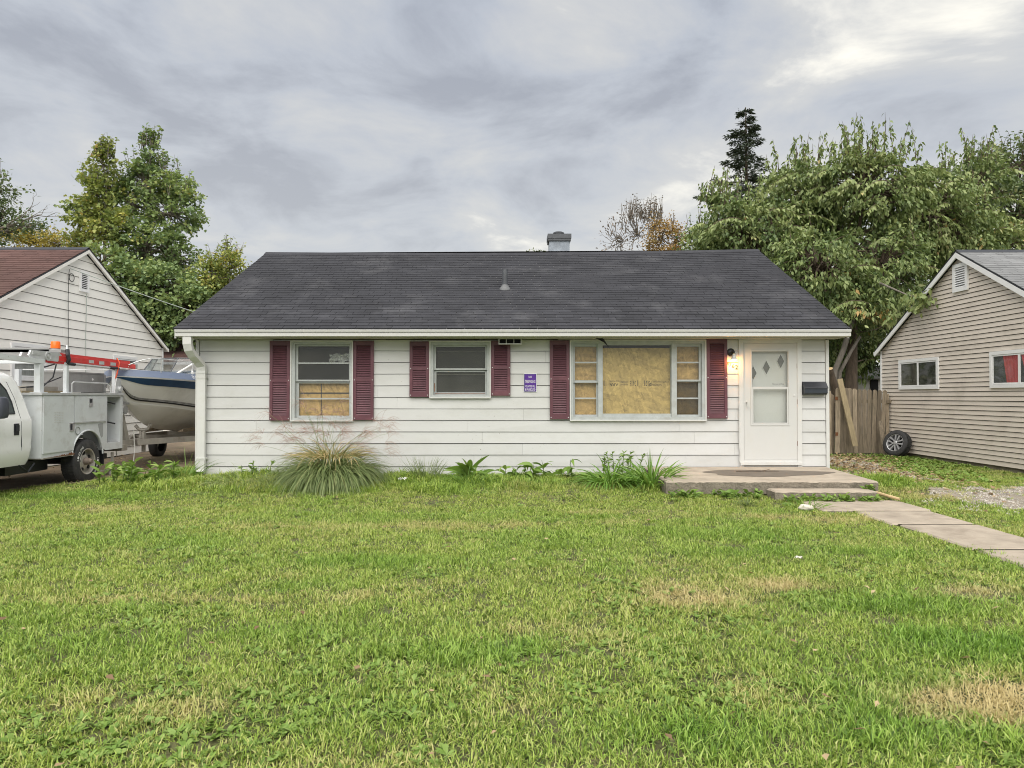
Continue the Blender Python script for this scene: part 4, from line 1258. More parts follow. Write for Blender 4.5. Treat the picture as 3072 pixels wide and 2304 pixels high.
wire.tube(pts, .010, 5); tag(obj('service_wire', wire, 'wire_pale'), 'thin service wire sagging from the red roofed house past the maples', 'wire')

# ------------------------------------------------------------------ house with red roof far behind the boat
back = thing('red_roof_house', (-12.2, 27.5, 0), 'distant low house with red roof seen between boat and downspout', 'house')
mb = MB(); mb.box(-15.5, -9.4, 25.4, 30, -.13, 2.55); obj('wall', mb, 'siding_left', back)
mb = MB(); mb.prism([(25.0, 2.50), (27.7, 3.70), (30.4, 2.50), (30.4, 2.58), (27.7, 3.80), (25.0, 2.58)], 'x', -15.7, -9.2); obj('roof', mb, 'shingle_edge', back)
shingles(back, (-15.7, 25.0, 2.59), (-9.2, 25.0, 2.59), (-15.7, 27.7, 3.80), (-9.2, 27.7, 3.80), 'shingle_red', n_parts=160, expo=.16, tabw=.33)
mb = MB(); mb.box(-12.4, -11.2, 25.36, 25.399, .9, 2.0); obj('window', mb, 'room_dark', back)

# ------------------------------------------------------------------ right neighbour
right = thing('right_neighbour_house', (14, 15.65, -.1), 'tan vinyl sided house with pale grey roof at the right edge', 'house')
RXw, RYn, RYf, RYa, RE, RA = 9.9, 12.25, 19.05, 15.65, 2.60, 4.50
rmap = lambda u, n, z: (RXw - n, u, z)
def rext(z):
    if z <= RE:
        return (RYn, RYf)
    f = (z - RE) / (RA - RE)
    return (RYn + (RYa - RYn) * f, RYf + (RYa - RYf) * f)
VW1 = (16.48, 18.17, 1.555, 2.30); VW2 = (13.0, 14.70, 1.555, 2.30); VV = (15.38, 15.90, 3.70, 4.32)
siding(right, rmap, [-.03 + .1016 * k for k in range(45)], rext, [VW1, VW2, VV], 'vinyl_tan', gap=.012, nb=.022, ntp=.004, max_len=20, seed=3, name='vinyl_board')
house_mass(right, RXw, 1, RYn, RYf, 9.5, -.03, RE, RA, 'lap_shade_felt', 0)
mb = MB(); mb.box(RXw + .02, RXw + 9.4, RYn + .03, RYf - .03, -.4, -.032); obj('foundation', mb, 'foundation', right)
for y in (RYf - .01, RYn - .05):
    mb = MB(); mb.box(RXw - .035, RXw + .03, y, y + .06, -.03, RE); obj('corner_post', mb, 'vinyl_white', right)
mb = MB(); mb.box(RXw + .012, RXw + 9.5, RYn - .02, RYn - .001, -.03, RE); obj('front_wall', mb, 'vinyl_tan', right)
gable_roof(right, RXw, 1, 9.5, RYn, RYf, RE, RA, .16, .13, 'shingle_grey', 'vinyl_white', 280)
side_window(right, rmap, VW1, 'vinyl_white', 'glass_dim', 'v', [None, ('curtain_grey', 0, 1)])
side_window(right, rmap, VW2, 'vinyl_white', 'glass', 'v', [('curtain_red', 0.0, 1.0), ('curtain_red', 0.0, .62)])
gable_vent(right, rmap, VV, 'vinyl_white', 'box_inside')

# ------------------------------------------------------------------ fence and what leans on it
FY = 18.55
fence = thing('picket_fence', (9.0, FY, gz(9, FY)), 'weathered dog eared wooden fence between the white and tan houses', 'fence')
tops = [295, 345, 387, 434, 488, 548, 606, 668, 728, 788, 848]
bots = [286, 342, 393, 447, 500, 553, 606, 658, 708, 760, 800]
topy = [645, 648, 646, 648, 655, 662, 662, 664, 668, 672, 674]
for k, (t, b, ty_) in enumerate(zip(tops, bots, topy)):
    pt = PT(2440 + t / 3.95, 1000 + ty_ / 3.95, FY); pb = PT(2440 + b / 3.95, 1360, FY)
    hw = (.057 if k else .068) - R.random() * .004
    zb, zt = gz(pb[0], FY) + .01 + R.random() * .03, pt[2]
    dyo = (k % 2) * .004 + R.uniform(-.006, .006)
    prof = [(-hw, 0, 0), (hw, 0, 0), (hw, 1, -.05), (hw * .72, 1, -.015), (hw * .3, 1, 0), (-hw * .3, 1, 0), (-hw * .72, 1, -.015), (-hw, 1, -.05)]
    poly = []
    for q, top, dz in prof:
        poly.append(((pt[0] if top else pb[0]) + q, (zt if top else zb) + dz))
    mb = MB(); mb.prism(poly, 'y', FY + dyo, FY + dyo + .017); obj('picket', mb, 'wood_grey', fence)
for zc in (.35, 1.25):
    a = PT(2440 + 260 / 3.95, 1188, FY)[0]
    mb = MB(); mb.box(a, 9.93, FY + .028, FY + .066, zc - .045, zc + .045); obj('fence_rail', mb, 'wood_grey', fence)
for x in (PT(2498, 1188, FY)[0] - .06, 9.80):
    mb = MB(); mb.box(x - .045, x + .045, FY + .067, FY + .157, gz(x, FY) - .05, 1.45 if x > 9 else 1.52); obj('fence_post', mb, 'wood_grey', fence)
mb = MB()
for zc in (.40, 1.33):
    a = PT(2440 + 268 / 3.95, 1188, FY)[0]; mb.box(a - .03, a + .04, FY - .012, FY - .007, zc - .045, zc + .045)
obj('hinge', mb, 'rust', fence)
side = thing('board_fence', (8.0, FY + .2, gz(8, FY)), 'narrow dark boards of an old fence at the white house corner', 'fence')
for k, x in enumerate((2482, 2494, 2499)):
    p = PT(x, 1178 + 3 * k, FY + .2); mb = MB(); mb.prism([(p[0] - .05 - .03 * k, gz(8, FY)), (p[0] + .02, gz(8, FY)), (p[0] + .035, p[2] - .03), (p[0], p[2]), (p[0] - .02, p[2] - .03)], 'y', FY + .17 + .02 * k, FY + .187 + .02 * k); obj('picket', mb, 'wood_grey', side)
pa = Vector(PT(2440 + 310 / 3.95, 1000 + 540 / 3.95, FY - .10)); pb = Vector(PT(2440 + 495 / 3.95, 1000 + 1335 / 3.95, FY - .32))
pb.z = max(pb.z, gz(pb.x, pb.y) + .02)
ax = (pa - pb).normalized(); wd_ = Vector((1, 0, 0)); wd_ = (wd_ - ax * wd_.dot(ax)).normalized(); nn = ax.cross(wd_)
mb = MB(); hw = .068
lo4 = [pb - wd_ * hw - nn * .019, pb + wd_ * hw - nn * .019, pb + wd_ * hw + nn * .019, pb - wd_ * hw + nn * .019]
hi4 = [pa - wd_ * hw - nn * .019, pa + wd_ * hw - nn * .019, pa + wd_ * hw + nn * .019, pa - wd_ * hw + nn * .019]
mb.hexa(lo4 + hi4)
plank = obj('leaning_plank', mb, 'wood_new')
tag(plank, 'pale yellowish timber plank leaning across the fence pickets', 'plank')
mb = MB(); pa = PT(2647, 1285, 18.2); pb2 = PT(2654, 1345, 18.0); mb.hexa([(pb2[0] - .05, 18.0, -.12), (pb2[0] + .05, 18.0, -.12), (pb2[0] + .05, 18.02, -.12), (pb2[0] - .05, 18.02, -.12), (pa[0] - .05, 18.3, .75), (pa[0] + .05, 18.3, .75), (pa[0] + .05, 18.32, .75), (pa[0] - .05, 18.32, .75)])
tag(obj('short_board', mb, 'wood_grey'), 'short brown board propped between fence and leaning wheel', 'board')

shed = thing('garden_shed', (13.2, 26.5, -.1), 'pale shed with dark doorway seen over the fence', 'shed')
mb = MB(); mb.box(11.6, 14.9, 26.0, 28.4, -.13, 2.05); obj('wall', mb, 'shed_white', shed)
a, b = PT(2611, 1150, 25.98)[0], PT(2633, 1150, 25.98)[0]
mb = MB(); mb.box(a, b, 25.95, 25.995, -.1, 1.98); obj('doorway', mb, 'dark_gap', shed)
mb = MB(); mb.prism([(25.8, 2.02), (27.2, 2.45), (28.6, 2.02), (28.6, 2.10), (27.2, 2.55), (25.8, 2.10)], 'x', 11.5, 15.0); obj('roof', mb, 'shingle_edge', shed)
drum = thing('plastic_drum', (8.36, 19.4, -.1), 'blue drum with yellow lid half hidden behind the white house corner', 'drum')
mb = MB(); mb.lathe([(0, 0), (.22, 0), (.24, .05), (.25, .3), (.24, .55), (.22, .58)], 18, (8.36, 19.4, -.12)); obj('drum_body', mb, 'blue_plastic', drum, True)
mb = MB(); mb.lathe([(.22, .58), (.23, .60), (.23, .70), (0, .72)], 18, (8.36, 19.4, -.12)); obj('lid', mb, 'yellow_plastic', drum, True)


# ------------------------------------------------------------------ wheels
def wheel_local(r, w, rim_r):
    """Profiles around the wheel's own axis (+h points outward)."""
    tyre = [(rim_r, -w * .46), (rim_r + .02, -w * .5), (r * .90, -w * .5), (r * .965, -w * .44), (r, -w * .36), (r, w * .36), (r * .965, w * .44), (r * .90, w * .5), (rim_r + .02, w * .5), (rim_r, w * .42)]
    return tyre


def treads(mb, r, w, c, ax, n=46):
    q = Vector((0, 0, 1)).rotation_difference(Vector(ax).normalized()); c = Vector(c)
    for k in range(n):
        a = 2 * math.pi * k / n
        for s, off in ((-1, 0), (1, .5)):
            aa = a + off * 2 * math.pi / n
            da = .34 * 2 * math.pi / n
            vs_ = []
            for rr in (r - .004, r + .007):
                for (an, h) in ((aa - da, s * w * .06), (aa + da, s * w * .06), (aa + da * 1.1, s * w * .40), (aa - da * .9, s * w * .40)):
                    vs_.append(tuple(c + q @ Vector((rr * math.cos(an), rr * math.sin(an), h))))
            mb.hexa(vs_)


spw = thing('spare_wheel', (9.55, 17.75, -.13), 'loose car wheel with five spoke alloy rim leaning on tan siding', 'wheel')
ax = Vector((-.86, -.42, .32)).normalized()
r_, w_ = .325, .21
cW = Vector((9.56, 17.72, gz(9.5, 17.7) + r_ * math.sqrt(1 - ax.z ** 2) + w_ * .5 * ax.z - .01))
mb = MB(); mb.lathe(wheel_local(r_, w_, .215), 40, cW, ax); treads(mb, r_, w_, cW, ax, 50); obj('tyre', mb, 'rubber', spw, True)
mb = MB(); mb.lathe([(.222, w_ * .42), (.215, w_ * .47), (.205, w_ * .44), (.198, w_ * .2), (.19, -w_ * .4)], 40, cW, ax); rim = obj('rim', mb, 'alloy', spw, True)
mb = MB(); mb.lathe([(.195, -w_ * .1), (.05, -w_ * .1), (0, -w_ * .1)], 30, cW, ax); obj('brake_void', mb, 'dark_gap', spw)
q = Vector((0, 0, 1)).rotation_difference(ax)
for k in range(5):
    a0 = 2 * math.pi * k / 5 + .3
    mb = MB()
    for s in (-1, 1):
        pts8 = []
        for hh in (w_ * .16, w_ * .40):
            for rr, off in ((.035, s * .012), (.035, s * .034), (.204, s * .075), (.204, s * .030)):
                h2 = hh if rr < .1 or hh < w_ * .3 else w_ * .42
                d = Vector((math.cos(a0), math.sin(a0), 0)); t = Vector((-math.sin(a0), math.cos(a0), 0))
                pts8.append(tuple(cW + q @ (d * rr + t * off + Vector((0, 0, h2)))))
        mb.hexa(pts8)
    obj('spoke', mb, 'alloy', spw)
mb = MB(); mb.lathe([(.05, w_ * .2), (.05, w_ * .42), (.035, w_ * .46), (0, w_ * .46)], 18, cW, ax); obj('hub', mb, 'alloy', spw, True)


# ------------------------------------------------------------------ service truck (nose towards the street)
TX, TI = -7.45, -9.45                       # outer faces of the service body
TG = -.13
tr = thing('service_truck', (-8.45, 11.0, TG), 'white pickup with grey utility body, rear wheel and ladder rack showing', 'truck')
mb = MB()
mb.box(TX - .42, TX, 11.21, 12.03, .40, 1.405)                       # front cabinet
mb.box(TX - .42, TX, 12.031, 12.98, .93, 1.405)                      # cabinet over the wheel
mb.box(TI, TI + .42, 11.21, 13.54, .40, 1.405)                       # far side
mb.box(TX - .42, TX - .40, 12.981, 13.54, .50, 1.405)                # rear cabinet: back, posts, sill
mb.box(TX - .40, TX, 12.981, 13.02, .40, 1.405)
mb.box(TX - .40, TX, 13.46, 13.54, .40, 1.405)
mb.box(TX - .40, TX, 13.0201, 13.4599, 1.37, 1.405)
mb.box(TX - .40, TX, 13.0201, 13.4599, .40, .53)
mb.box(TI + .421, TX - .421, 11.21, 13.50, .62, .68)                 # bed floor
mb.box(TI + .421, TX - .421, 11.21, 11.25, .681, 1.405)              # bulkhead
mb.box(TI + .421, TX - .421, 13.47, 13.50, .681, 1.15)               # tailgate
body = obj('service_body', mb, 'box_grey', tr)
arch = [(12.031, .40)]
c_y, c_z, ar = 12.43, .335, .45
for k in range(0, 25):
    a = math.pi - math.pi * k / 24
    yy, zz = c_y + ar * math.cos(a), c_z + ar * 1.0 * math.sin(a)
    if zz >= .40:
        arch.append((yy, zz))
arch += [(12.98, .40), (12.98, .929), (12.031, .929)]
mb = MB(); mb.prism(arch, 'x', TX - .03, TX); obj('wheel_arch_panel', mb, 'box_grey', tr)
mb = MB(); mb.tube([(TX + .004, c_y + (ar + .004) * math.cos(a), c_z + (ar + .004) * math.sin(a)) for a in np.linspace(math.pi * .97, .03, 26)], .014, 6); obj('arch_lip', mb, 'box_grey', tr, True)
mb = MB(); mb.prism([(c_y + (ar + .05) * math.cos(a), c_z + (ar + .05) * math.sin(a)) for a in np.linspace(math.pi, 0, 20)] + [(c_y + ar, .1), (c_y + ar + .04, .1)], 'x', TX - .43, TX - .45); mb.box(TX - .40, TX - .035, 12.0, 13.0, .86, .90); obj('wheel_well', mb, 'black_plastic', tr)
mb = MB(); mb.box(TX - .44, TX + .025, 11.18, 13.56, 1.406, 1.442); mb.box(TI - .02, TI + .44, 11.18, 13.56, 1.406, 1.442); obj('top_flange', mb, 'alu', tr)
def cab_door(nm, y0, y1, z0, z1):
    mb = MB(); mb.box(TX + .0005, TX + .016, y0, y1, z0, z1); return obj(nm, mb, 'box_grey', tr)
d1_ = cab_door('cabinet_door', 11.235, 12.018, .475, 1.385)
d2_ = cab_door('cabinet_door', 12.044, 12.965, .945, 1.385)
mb = MB()
for i in range(4):
    for j in range(7):
        y = 11.50 + i * .062; z = 1.12 - j * .027
        mb.box(TX + .0165, TX + .0195, y, y + .042, z, z + .010)
obj('louvre_vent', mb, 'trim_white', d1_)
mb = MB(); mb.box(TX + .0165, TX + .026, 11.89, 12.012, .80, .94); h_ = obj('latch', mb, 'chrome', d1_)
mb = MB(); mb.box(TX + .0265, TX + .030, 11.905, 11.95, .82, .92); obj('latch_gap', mb, 'black_metal', d1_)
mb = MB(); mb.box(TX + .0165, TX + .024, 12.43, 12.53, 1.20, 1.35); mb.box(TX + .0245, TX + .03, 12.44, 12.52, 1.22, 1.26); obj('latch', mb, 'chrome', d2_)
mb = MB(); mb.box(TX + .0245, TX + .027, 12.445, 12.515, 1.27, 1.335); obj('latch_gap', mb, 'black_metal', d2_)
mb = MB(); mb.box(TX + .0005, TX + .022, 12.044, 12.975, .928, .942); obj('drip_rail', mb, 'alu', tr)
mb = MB(); mb.lathe([(.062, 0), (.068, .008), (.060, .010), (.052, -.03), (0, -.03)], 20, (TX + .001, 12.135, .80), (1, 0, 0)); obj('fuel_filler', mb, 'box_inside', tr, True)
mb = MB(); mb.prism([(12.73, .89), (12.89, .90), (12.885, .66), (12.84, .64), (12.80, .70)], 'x', TX + .0006, TX + .004); obj('rear_cutout', mb, 'box_inside', tr)
mb = MB(); mb.box(TX - .39, TX - .38, 13.025, 13.455, .535, 1.365); mb.box(TX - .379, TX - .04, 13.025, 13.455, .5305, .536); obj('cabinet_lining', mb, 'box_inside', tr)
mb = MB()
for z in (1.30, .93):
    mb.tube([(TX - .36, 13.14, z), (TX - .2, 13.16, z - .01), (TX - .1, 13.26, z - .03), (TX - .06, 13.38, z - .06)], .014, 6)
obj('tool_hook', mb, 'black_metal', tr)
# rusty lower edge
mb = MB(); mb.box(TX - .40, TX + .012, 11.22, 12.028, .385, .399); obj('body_sill', mb, 'galv', tr)
mb = MB(); n = 40
ys = np.linspace(11.24, 12.03, n)
up_ = [.40 + .055 * max(0, (y - 11.45) / .58) * (0.5 + .5 * math.sin(i * 1.3) * math.cos(i * .7)) + .006 for i, y in enumerate(ys)]
mb.prism([(y, .401) for y in ys] + [(y, z) for y, z in zip(ys[::-1], up_[::-1])], 'x', TX + .0165, TX + .018); obj('rust_edge', mb, 'rust', tr)
# chassis, axle, bumper
mb = MB()
for x in (TX - .55, TI + .55):
    mb.box(x - .05, x + .05, 7.6, 13.7, .30, .399)
mb.box(TI + .3, TX - .3, 13.4, 13.55, .20, .30)
mb.tube([(TI + .3, 12.43, .26), (TX - .3, 12.43, .26)], .06, 10)
mb.lathe([(0, -.16), (.12, -.12), (.16, 0), (.12, .12), (0, .16)], 14, (-8.45, 12.43, .26), (1, 0, 0))
mb.tube([(TX - .5, 10.2, .22), (TX - .5, 11.9, .2)], .05, 8); mb.box(TX - .9, TX - .35, 10.9, 11.9, .16, .34)
obj('chassis', mb, 'black_metal', tr)
mb = MB(); mb.box(TI, TX - .02, 13.55, 13.75, .34, .46); obj('rear_bumper', mb, 'galv', tr)

def truck_wheel(xo, y, sgn):
    r_, w_ = .387, .255
    c = (xo - sgn * w_ / 2, y, TG + r_ - .008)
    wt = MB(); wt.lathe(wheel_local(r_, w_, .215), 44, c, (sgn, 0, 0)); treads(wt, r_, w_, c, (sgn, 0, 0), 44)
    w = thing('wheel', c, parent=tr)
    obj('tyre', wt, 'rubber', w, True)
    mb = MB(); mb.lathe([(.235, w_ * .46), (.222, w_ * .50), (.205, w_ * .46), (.200, w_ * .1), (.16, w_ * .12), (.105, w_ * .30), (.06, w_ * .30), (0, w_ * .30)], 40, c, (sgn, 0, 0)); obj('rim', mb, 'rim', w, True)
    mb = MB(); mb.lathe([(.062, w_ * .30), (.058, w_ * .62), (.040, w_ * .66), (.036, w_ * .80), (0, w_ * .80)], 18, c, (sgn, 0, 0)); obj('hub', mb, 'hub_rust', w, True)
    mb = MB()
    for k in range(5):
        a = 2 * math.pi * k / 5 + .5
        cc = Vector(c) + Vector((sgn * w_ * .24, .150 * math.cos(a), .150 * math.sin(a)))
        mb.lathe([(.034, 0), (.034, .012), (0, .012)], 12, cc, (sgn, 0, 0))
    obj('rim_hole', mb, 'dark_gap', w)
    if sgn > 0 and y > 10:
        let = MB()
        for wd2, a_mid in (('LINGLONG', -.35), ('LINGLONG', 2.55)):
            for i, chh in enumerate(wd2):
                a = a_mid - (i - 3.5) * .125
                rad = Vector((0, math.cos(a), math.sin(a))); tan = Vector((0, math.sin(a), -math.cos(a)))
                m_ = text(None, chh, .034, .044, Vector(c) + Vector((w_ * .5 + .0008, 0, 0)) + rad * .292, tan, rad, None, depth=-.001)
                let.add([Vector(v) + Vector((0.0022, 0, 0)) for v in m_.v], m_.f)
        obj('tyre_lettering', let, 'white_print', w)


truck_wheel(TX + .01, 12.43, 1); truck_wheel(TI - .01, 12.43, -1)
truck_wheel(TX - .03, 8.55, 1); truck_wheel(TI + .03, 8.55, -1)
mb = MB(); mb.box(TX - .35, TX - .06, 13.02, 13.04, .12, .40); obj('mud_flap', mb, 'black_plastic', tr)

# cab: rounded horizontal sections
def rsec(hx, y0, y1, z, r=.16, n=5):
    cx_ = (TX + TI) / 2; out = []
    for (sx, yy, a0) in ((1, y0, -90), (1, y1, 0), (-1, y1, 90), (-1, y0, 180)):
        ccx = cx_ + sx * (hx - r); ccy = yy + r if yy == y0 else yy - r
        for k in range(n):
            a = math.radians(a0 + 90 * k / (n - 1))
            out.append((ccx + r * math.cos(a), ccy + r * math.sin(a), z))
    return out
secs = [rsec(.93, 9.20, 11.02, .335, .10), rsec(.955, 9.2, 11.06, .42, .10), rsec(.975, 9.2, 11.085, .60, .10), rsec(.965, 9.2, 11.09, .64, .10), rsec(.972, 9.2, 11.10, .80, .10), rsec(.968, 9.2, 11.10, 1.02, .10), rsec(.950, 9.2, 11.10, 1.06, .10), rsec(.935, 9.22, 11.09, 1.10, .10),
        rsec(.87, 9.50, 11.06, 1.35, .11), rsec(.80, 9.82, 11.02, 1.60, .14), rsec(.765, 9.95, 10.98, 1.69, .16), rsec(.70, 10.05, 10.90, 1.745, .18), rsec(.58, 10.15, 10.80, 1.765, .18)]
mb = MB(); nn_ = len(secs[0])
for s in secs:
    mb.v.extend(s)
for i in range(len(secs) - 1):
    for k in range(nn_):
        a, b = i * nn_ + k, i * nn_ + (k + 1) % nn_
        mb.f.append((a, b, b + nn_, a + nn_)); mb.m.append(0)
mb.f.append(tuple((len(secs) - 1) * nn_ + k for k in range(nn_))); mb.m.append(0)
mb.f.append(tuple(range(nn_))[::-1]); mb.m.append(0)
cab = obj('cab', mb, 'truck_white', tr, True)
# hood and front end
mb = MB()
hs = [rsec(.93, 7.25, 9.3, .38, .16), rsec(.96, 7.2, 9.3, .6, .18), rsec(.95, 7.2, 9.3, .95, .2), rsec(.86, 7.35, 9.35, 1.10, .25), rsec(.70, 7.55, 9.35, 1.13, .25)]
for s in hs:
    mb.v.extend(s)
for i in range(len(hs) - 1):
    for k in range(nn_):
        a, b = i * nn_ + k, i * nn_ + (k + 1) % nn_
        mb.f.append((a, b, b + nn_, a + nn_)); mb.m.append(0)
mb.f.append(tuple((len(hs) - 1) * nn_ + k for k in range(nn_))); mb.m.append(0)
obj('hood', mb, 'truck_white', tr, True)
cxm = (TX + TI) / 2
def cab_x(z):
    return cxm + np.interp(z, [.335, .60, .80, 1.02, 1.06, 1.10, 1.35, 1.60, 1.69], [.93, .975, .972, .968, .95, .935, .87, .80, .765])
mb = MB()
def on_side(y, z, n=.004):
    return (cab_x(z) + n, y, z)
wz = [1.125, 1.30, 1.48, 1.62]
front_y = {1.125: 9.55, 1.30: 9.72, 1.48: 9.90, 1.62: 10.08}
rear_y = {1.125: 10.70, 1.30: 10.69, 1.48: 10.64, 1.62: 10.52}
for z in wz:
    mb.v += [on_side(front_y[z], z), on_side(rear_y[z], z)]
for i in range(3):
    mb.f.append((2 * i, 2 * i + 1, 2 * i + 3, 2 * i + 2)); mb.m.append(0)
m_, nt_, p_ = nodes_of('truck_glass'); p_.inputs['Base Color'].default_value = (.035, .05, .05, 1); p_.inputs['Roughness'].default_value = .04; p_.inputs['Specular IOR Level'].default_value = 1.0; MAT['truck_glass'] = m_
obj('side_window', mb, 'truck_glass', tr)
mb = MB(); mb.tube([on_side(front_y[z], z, .004) for z in wz] + [on_side(rear_y[z], z, .004) for z in wz[::-1]] + [on_side(9.55, 1.125, .004)], .010, 6); obj('window_seal', mb, 'black_plastic', tr)
mb = MB(); mb.add([(cxm - .80, 9.255, 1.14), (cxm + .80, 9.255, 1.14), (cxm + .66, 9.835, 1.62), (cxm - .66, 9.835, 1.62)], [(0, 1, 2, 3)])
mb.v = [(x, y - .012, z) for x, y, z in mb.v]; obj('windscreen', mb, 'truck_glass', tr)
mb = MB(); mb.tube([on_side(10.80, z, -.002) for z in (.36, .6, .8, 1.0, 1.06, 1.10)] + [on_side(10.78, 1.35, -.002), on_side(10.70, 1.60, -.002)], .005, 5); obj('door_seam', mb, 'black_plastic', tr)
mb = MB(); z0, z1 = .80, .975; mb.box(cab_x(.9) - .012, cab_x(.9) + .007, 10.63, 10.74, z0, z1); hd = obj('door_handle', mb, 'black_plastic', tr)
mb = MB(); mb.box(cab_x(.9) + .0075, cab_x(.9) + .026, 10.65, 10.72, z0 + .06, z1 - .025); obj('paddle', mb, 'black_metal', hd)
mb = MB()
mirror = [rsec(.11, 0, .16, z, .05) for z in (0,)]
for k, (z, sx, sy) in enumerate(((1.07, .06, .06), (1.085, .10, .09), (1.14, .115, .10), (1.30, .115, .10), (1.36, .10, .09), (1.38, .06, .06))):
    for i in range(16):
        a = 2 * math.pi * i / 16
        ca, sa = math.cos(a), math.sin(a)
        mb.v.append((-7.24 + sx * abs(ca) ** .6 * (1 if ca > 0 else -1), 9.98 + sy * abs(sa) ** .6 * (1 if sa > 0 else -1), z))
for k in range(5):
    for i in range(16):
        a, b = k * 16 + i, k * 16 + (i + 1) % 16
        mb.f.append((a, b, b + 16, a + 16)); mb.m.append(0)
mb.f += [tuple(range(16))[::-1], tuple(80 + i for i in range(16))]; mb.m += [0, 0]
mi = obj('mirror', mb, 'mirror_plastic', tr, True)
mb = MB(); mb.box(-7.50, -7.33, 9.94, 10.0, 1.15, 1.19); mb.box(-7.50, -7.33, 9.94, 10.0, 1.26, 1.30); obj('mirror_arm', mb, 'black_plastic', mi)
mb = MB(); mb.tube([(TX - .03, 10.75, .34), (TX - .03, 10.95, .22), (TX - .03, 11.1, .34)], .012, 6); obj('step_bar', mb, 'black_metal', tr)

mb = MB(); mb.frame(cxm - .52, cxm + .52, .62, .98, .05, 7.16, 7.22)
for k in range(4):
    mb.box(cxm - .469, cxm + .469, 7.17, 7.21, .70 + .06 * k, .72 + .06 * k)
gr_ = obj('grille', mb, 'alu', tr)
mb = MB(); mb.box(cxm - .47, cxm + .47, 7.215, 7.23, .671, .929); obj('grille_back', mb, 'black_plastic', gr_)
for s in (1, -1):
    mb = MB(); mb.box(cxm + s * .55, cxm + s * .84, 7.17, 7.30, .66, .92); obj('headlight', mb, 'chrome', tr)
mb = MB(); mb.box(cxm - .98, cxm + .98, 7.02, 7.18, .30, .52); obj('front_bumper', mb, 'chrome', tr)
# ladder rack
def post(x, y, z0, z1, w=.045):
    mb = MB(); mb.box(x - w, x + w, y - w, y + w, z0, z1); mb.box(x - w * 1.8, x + w * 1.8, y - w * 1.8, y + w * 1.8, z0, z0 + .012); return obj('rack_post', mb, 'box_grey', tr)
RXo = TX - .09
post(RXo, 11.27, 1.443, 1.90, .048); post(RXo, 11.95, 1.443, 1.92, .03); post(RXo, 13.40, 1.443, 1.90, .03)
for y in (11.27, 13.40):
    post(TI + .09, y, 1.443, 1.9, .04)
mb = MB(); mb.hexa([(RXo - .05, 9.3, 1.98), (RXo + .05, 9.3, 1.98), (RXo + .05, 11.33, 1.901), (RXo - .05, 11.33, 1.901), (RXo - .05, 9.3, 2.06), (RXo + .05, 9.3, 2.06), (RXo + .05, 11.33, 1.975), (RXo - .05, 11.33, 1.975)])
mb.hexa([(TI + .04, 9.3, 1.98), (TI + .14, 9.3, 1.98), (TI + .14, 11.33, 1.901), (TI + .04, 11.33, 1.901), (TI + .04, 9.3, 2.06), (TI + .14, 9.3, 2.06), (TI + .14, 11.33, 1.975), (TI + .04, 11.33, 1.975)])
obj('rack_side_beam', mb, 'box_grey', tr)
mb = MB(); mb.tube([(RXo + .02, 11.9, 1.94), (RXo + .02, 13.75, 1.905)], .022, 8); mb.tube([(RXo + .02, 11.93, 1.93), (RXo + .06, 11.92, 2.0), (RXo + .05, 11.90, 2.10), (RXo + .02, 11.94, 2.24)], .018, 8); obj('rack_rail', mb, 'alu', tr)
for pts_, r__ in (([(RXo + .03, 11.93, 1.94), (RXo + .07, 11.92, 2.0), (RXo + .06, 11.90, 2.08), (RXo + .04, 11.92, 2.17)], .032), ([(RXo + .02, 11.96, 1.935), (RXo + .02, 12.15, 1.93)], .027), ([(RXo + .02, 13.2, 1.915), (RXo + .02, 13.5, 1.91)], .03)):
    mb = MB(); mb.tube(pts_, r__, 8); obj('rubber_sleeve', mb, 'black_plastic', tr)
mb = MB(); mb.box(TI - .4, TX - .32, 11.86, 12.02, 2.03, 2.20); mb.box(TI, TX - .12, 11.86, 12.0, 2.12, 2.17); obj('boom_beam', mb, 'steel_tool', tr)
mb = MB(); mb.box(TI + .2, TX - .05, 11.20, 11.29, 1.905, 1.96); mb.box(TI + .2, TX - .05, 13.36, 13.44, 1.88, 1.90); obj('rack_crossbar', mb, 'box_grey', tr)
bx_, by_ = -7.72, 11.95
mb = MB(); mb.lathe([(.03, -.14), (.03, 0), (.08, 0), (.08, .015), (.0, .02)], 14, (bx_, by_, 2.17)); bs = obj('beacon_base', mb, 'alu', tr, True)
mb = MB(); mb.lathe([(.066, .02), (.074, .025), (.070, .125), (.062, .14), (0, .145)], 18, (bx_, by_, 2.17)); obj('beacon_lens', mb, 'orange_lens', tr, True)
mb = MB(); mb.tube([(TX - .05, 12.05, 1.443), (TX - .05, 12.05, 1.60), (TX - .05, 12.10, 1.63), (TX - .05, 13.1, 1.62), (TX - .05, 13.2, 1.58), (TX - .05, 13.22, 1.443)], .012, 6); obj('grab_rail', mb, 'alu', tr)
mb = MB(); mb.prism([(13.30, 1.443), (13.55, 1.443), (13.50, 1.72), (13.36, 1.72)], 'x', TX - .02, TX - .04); mb.lathe([(.05, 0), (.05, .05), (0, .05)], 12, (TX - .02, 13.44, 1.52), (1, 0, 0)); obj('rack_bracket', mb, 'alu', tr)
mb = MB()
mb.tube([(RXo, 11.35, 1.90), (RXo - .1, 11.55, 1.86), (RXo - .1, 11.8, 1.92)], .012, 6)
mb.tube([(RXo - .2, 11.3, 1.53), (RXo - .15, 11.6, 1.55), (RXo - .12, 11.8, 1.70), (RXo - .1, 11.85, 1.92)], .011, 6)
mb.tube([(RXo - .25, 11.2, 1.52), (RXo - .2, 11.6, 1.56), (RXo - .3, 12.3, 1.72)], .010, 6)
obj('hose', mb, 'black_plastic', tr)
mb = MB(); mb.box(-9.0, -7.9, 11.5, 12.3, .69, 1.55); obj('bed_cargo', mb, 'galv', tr)

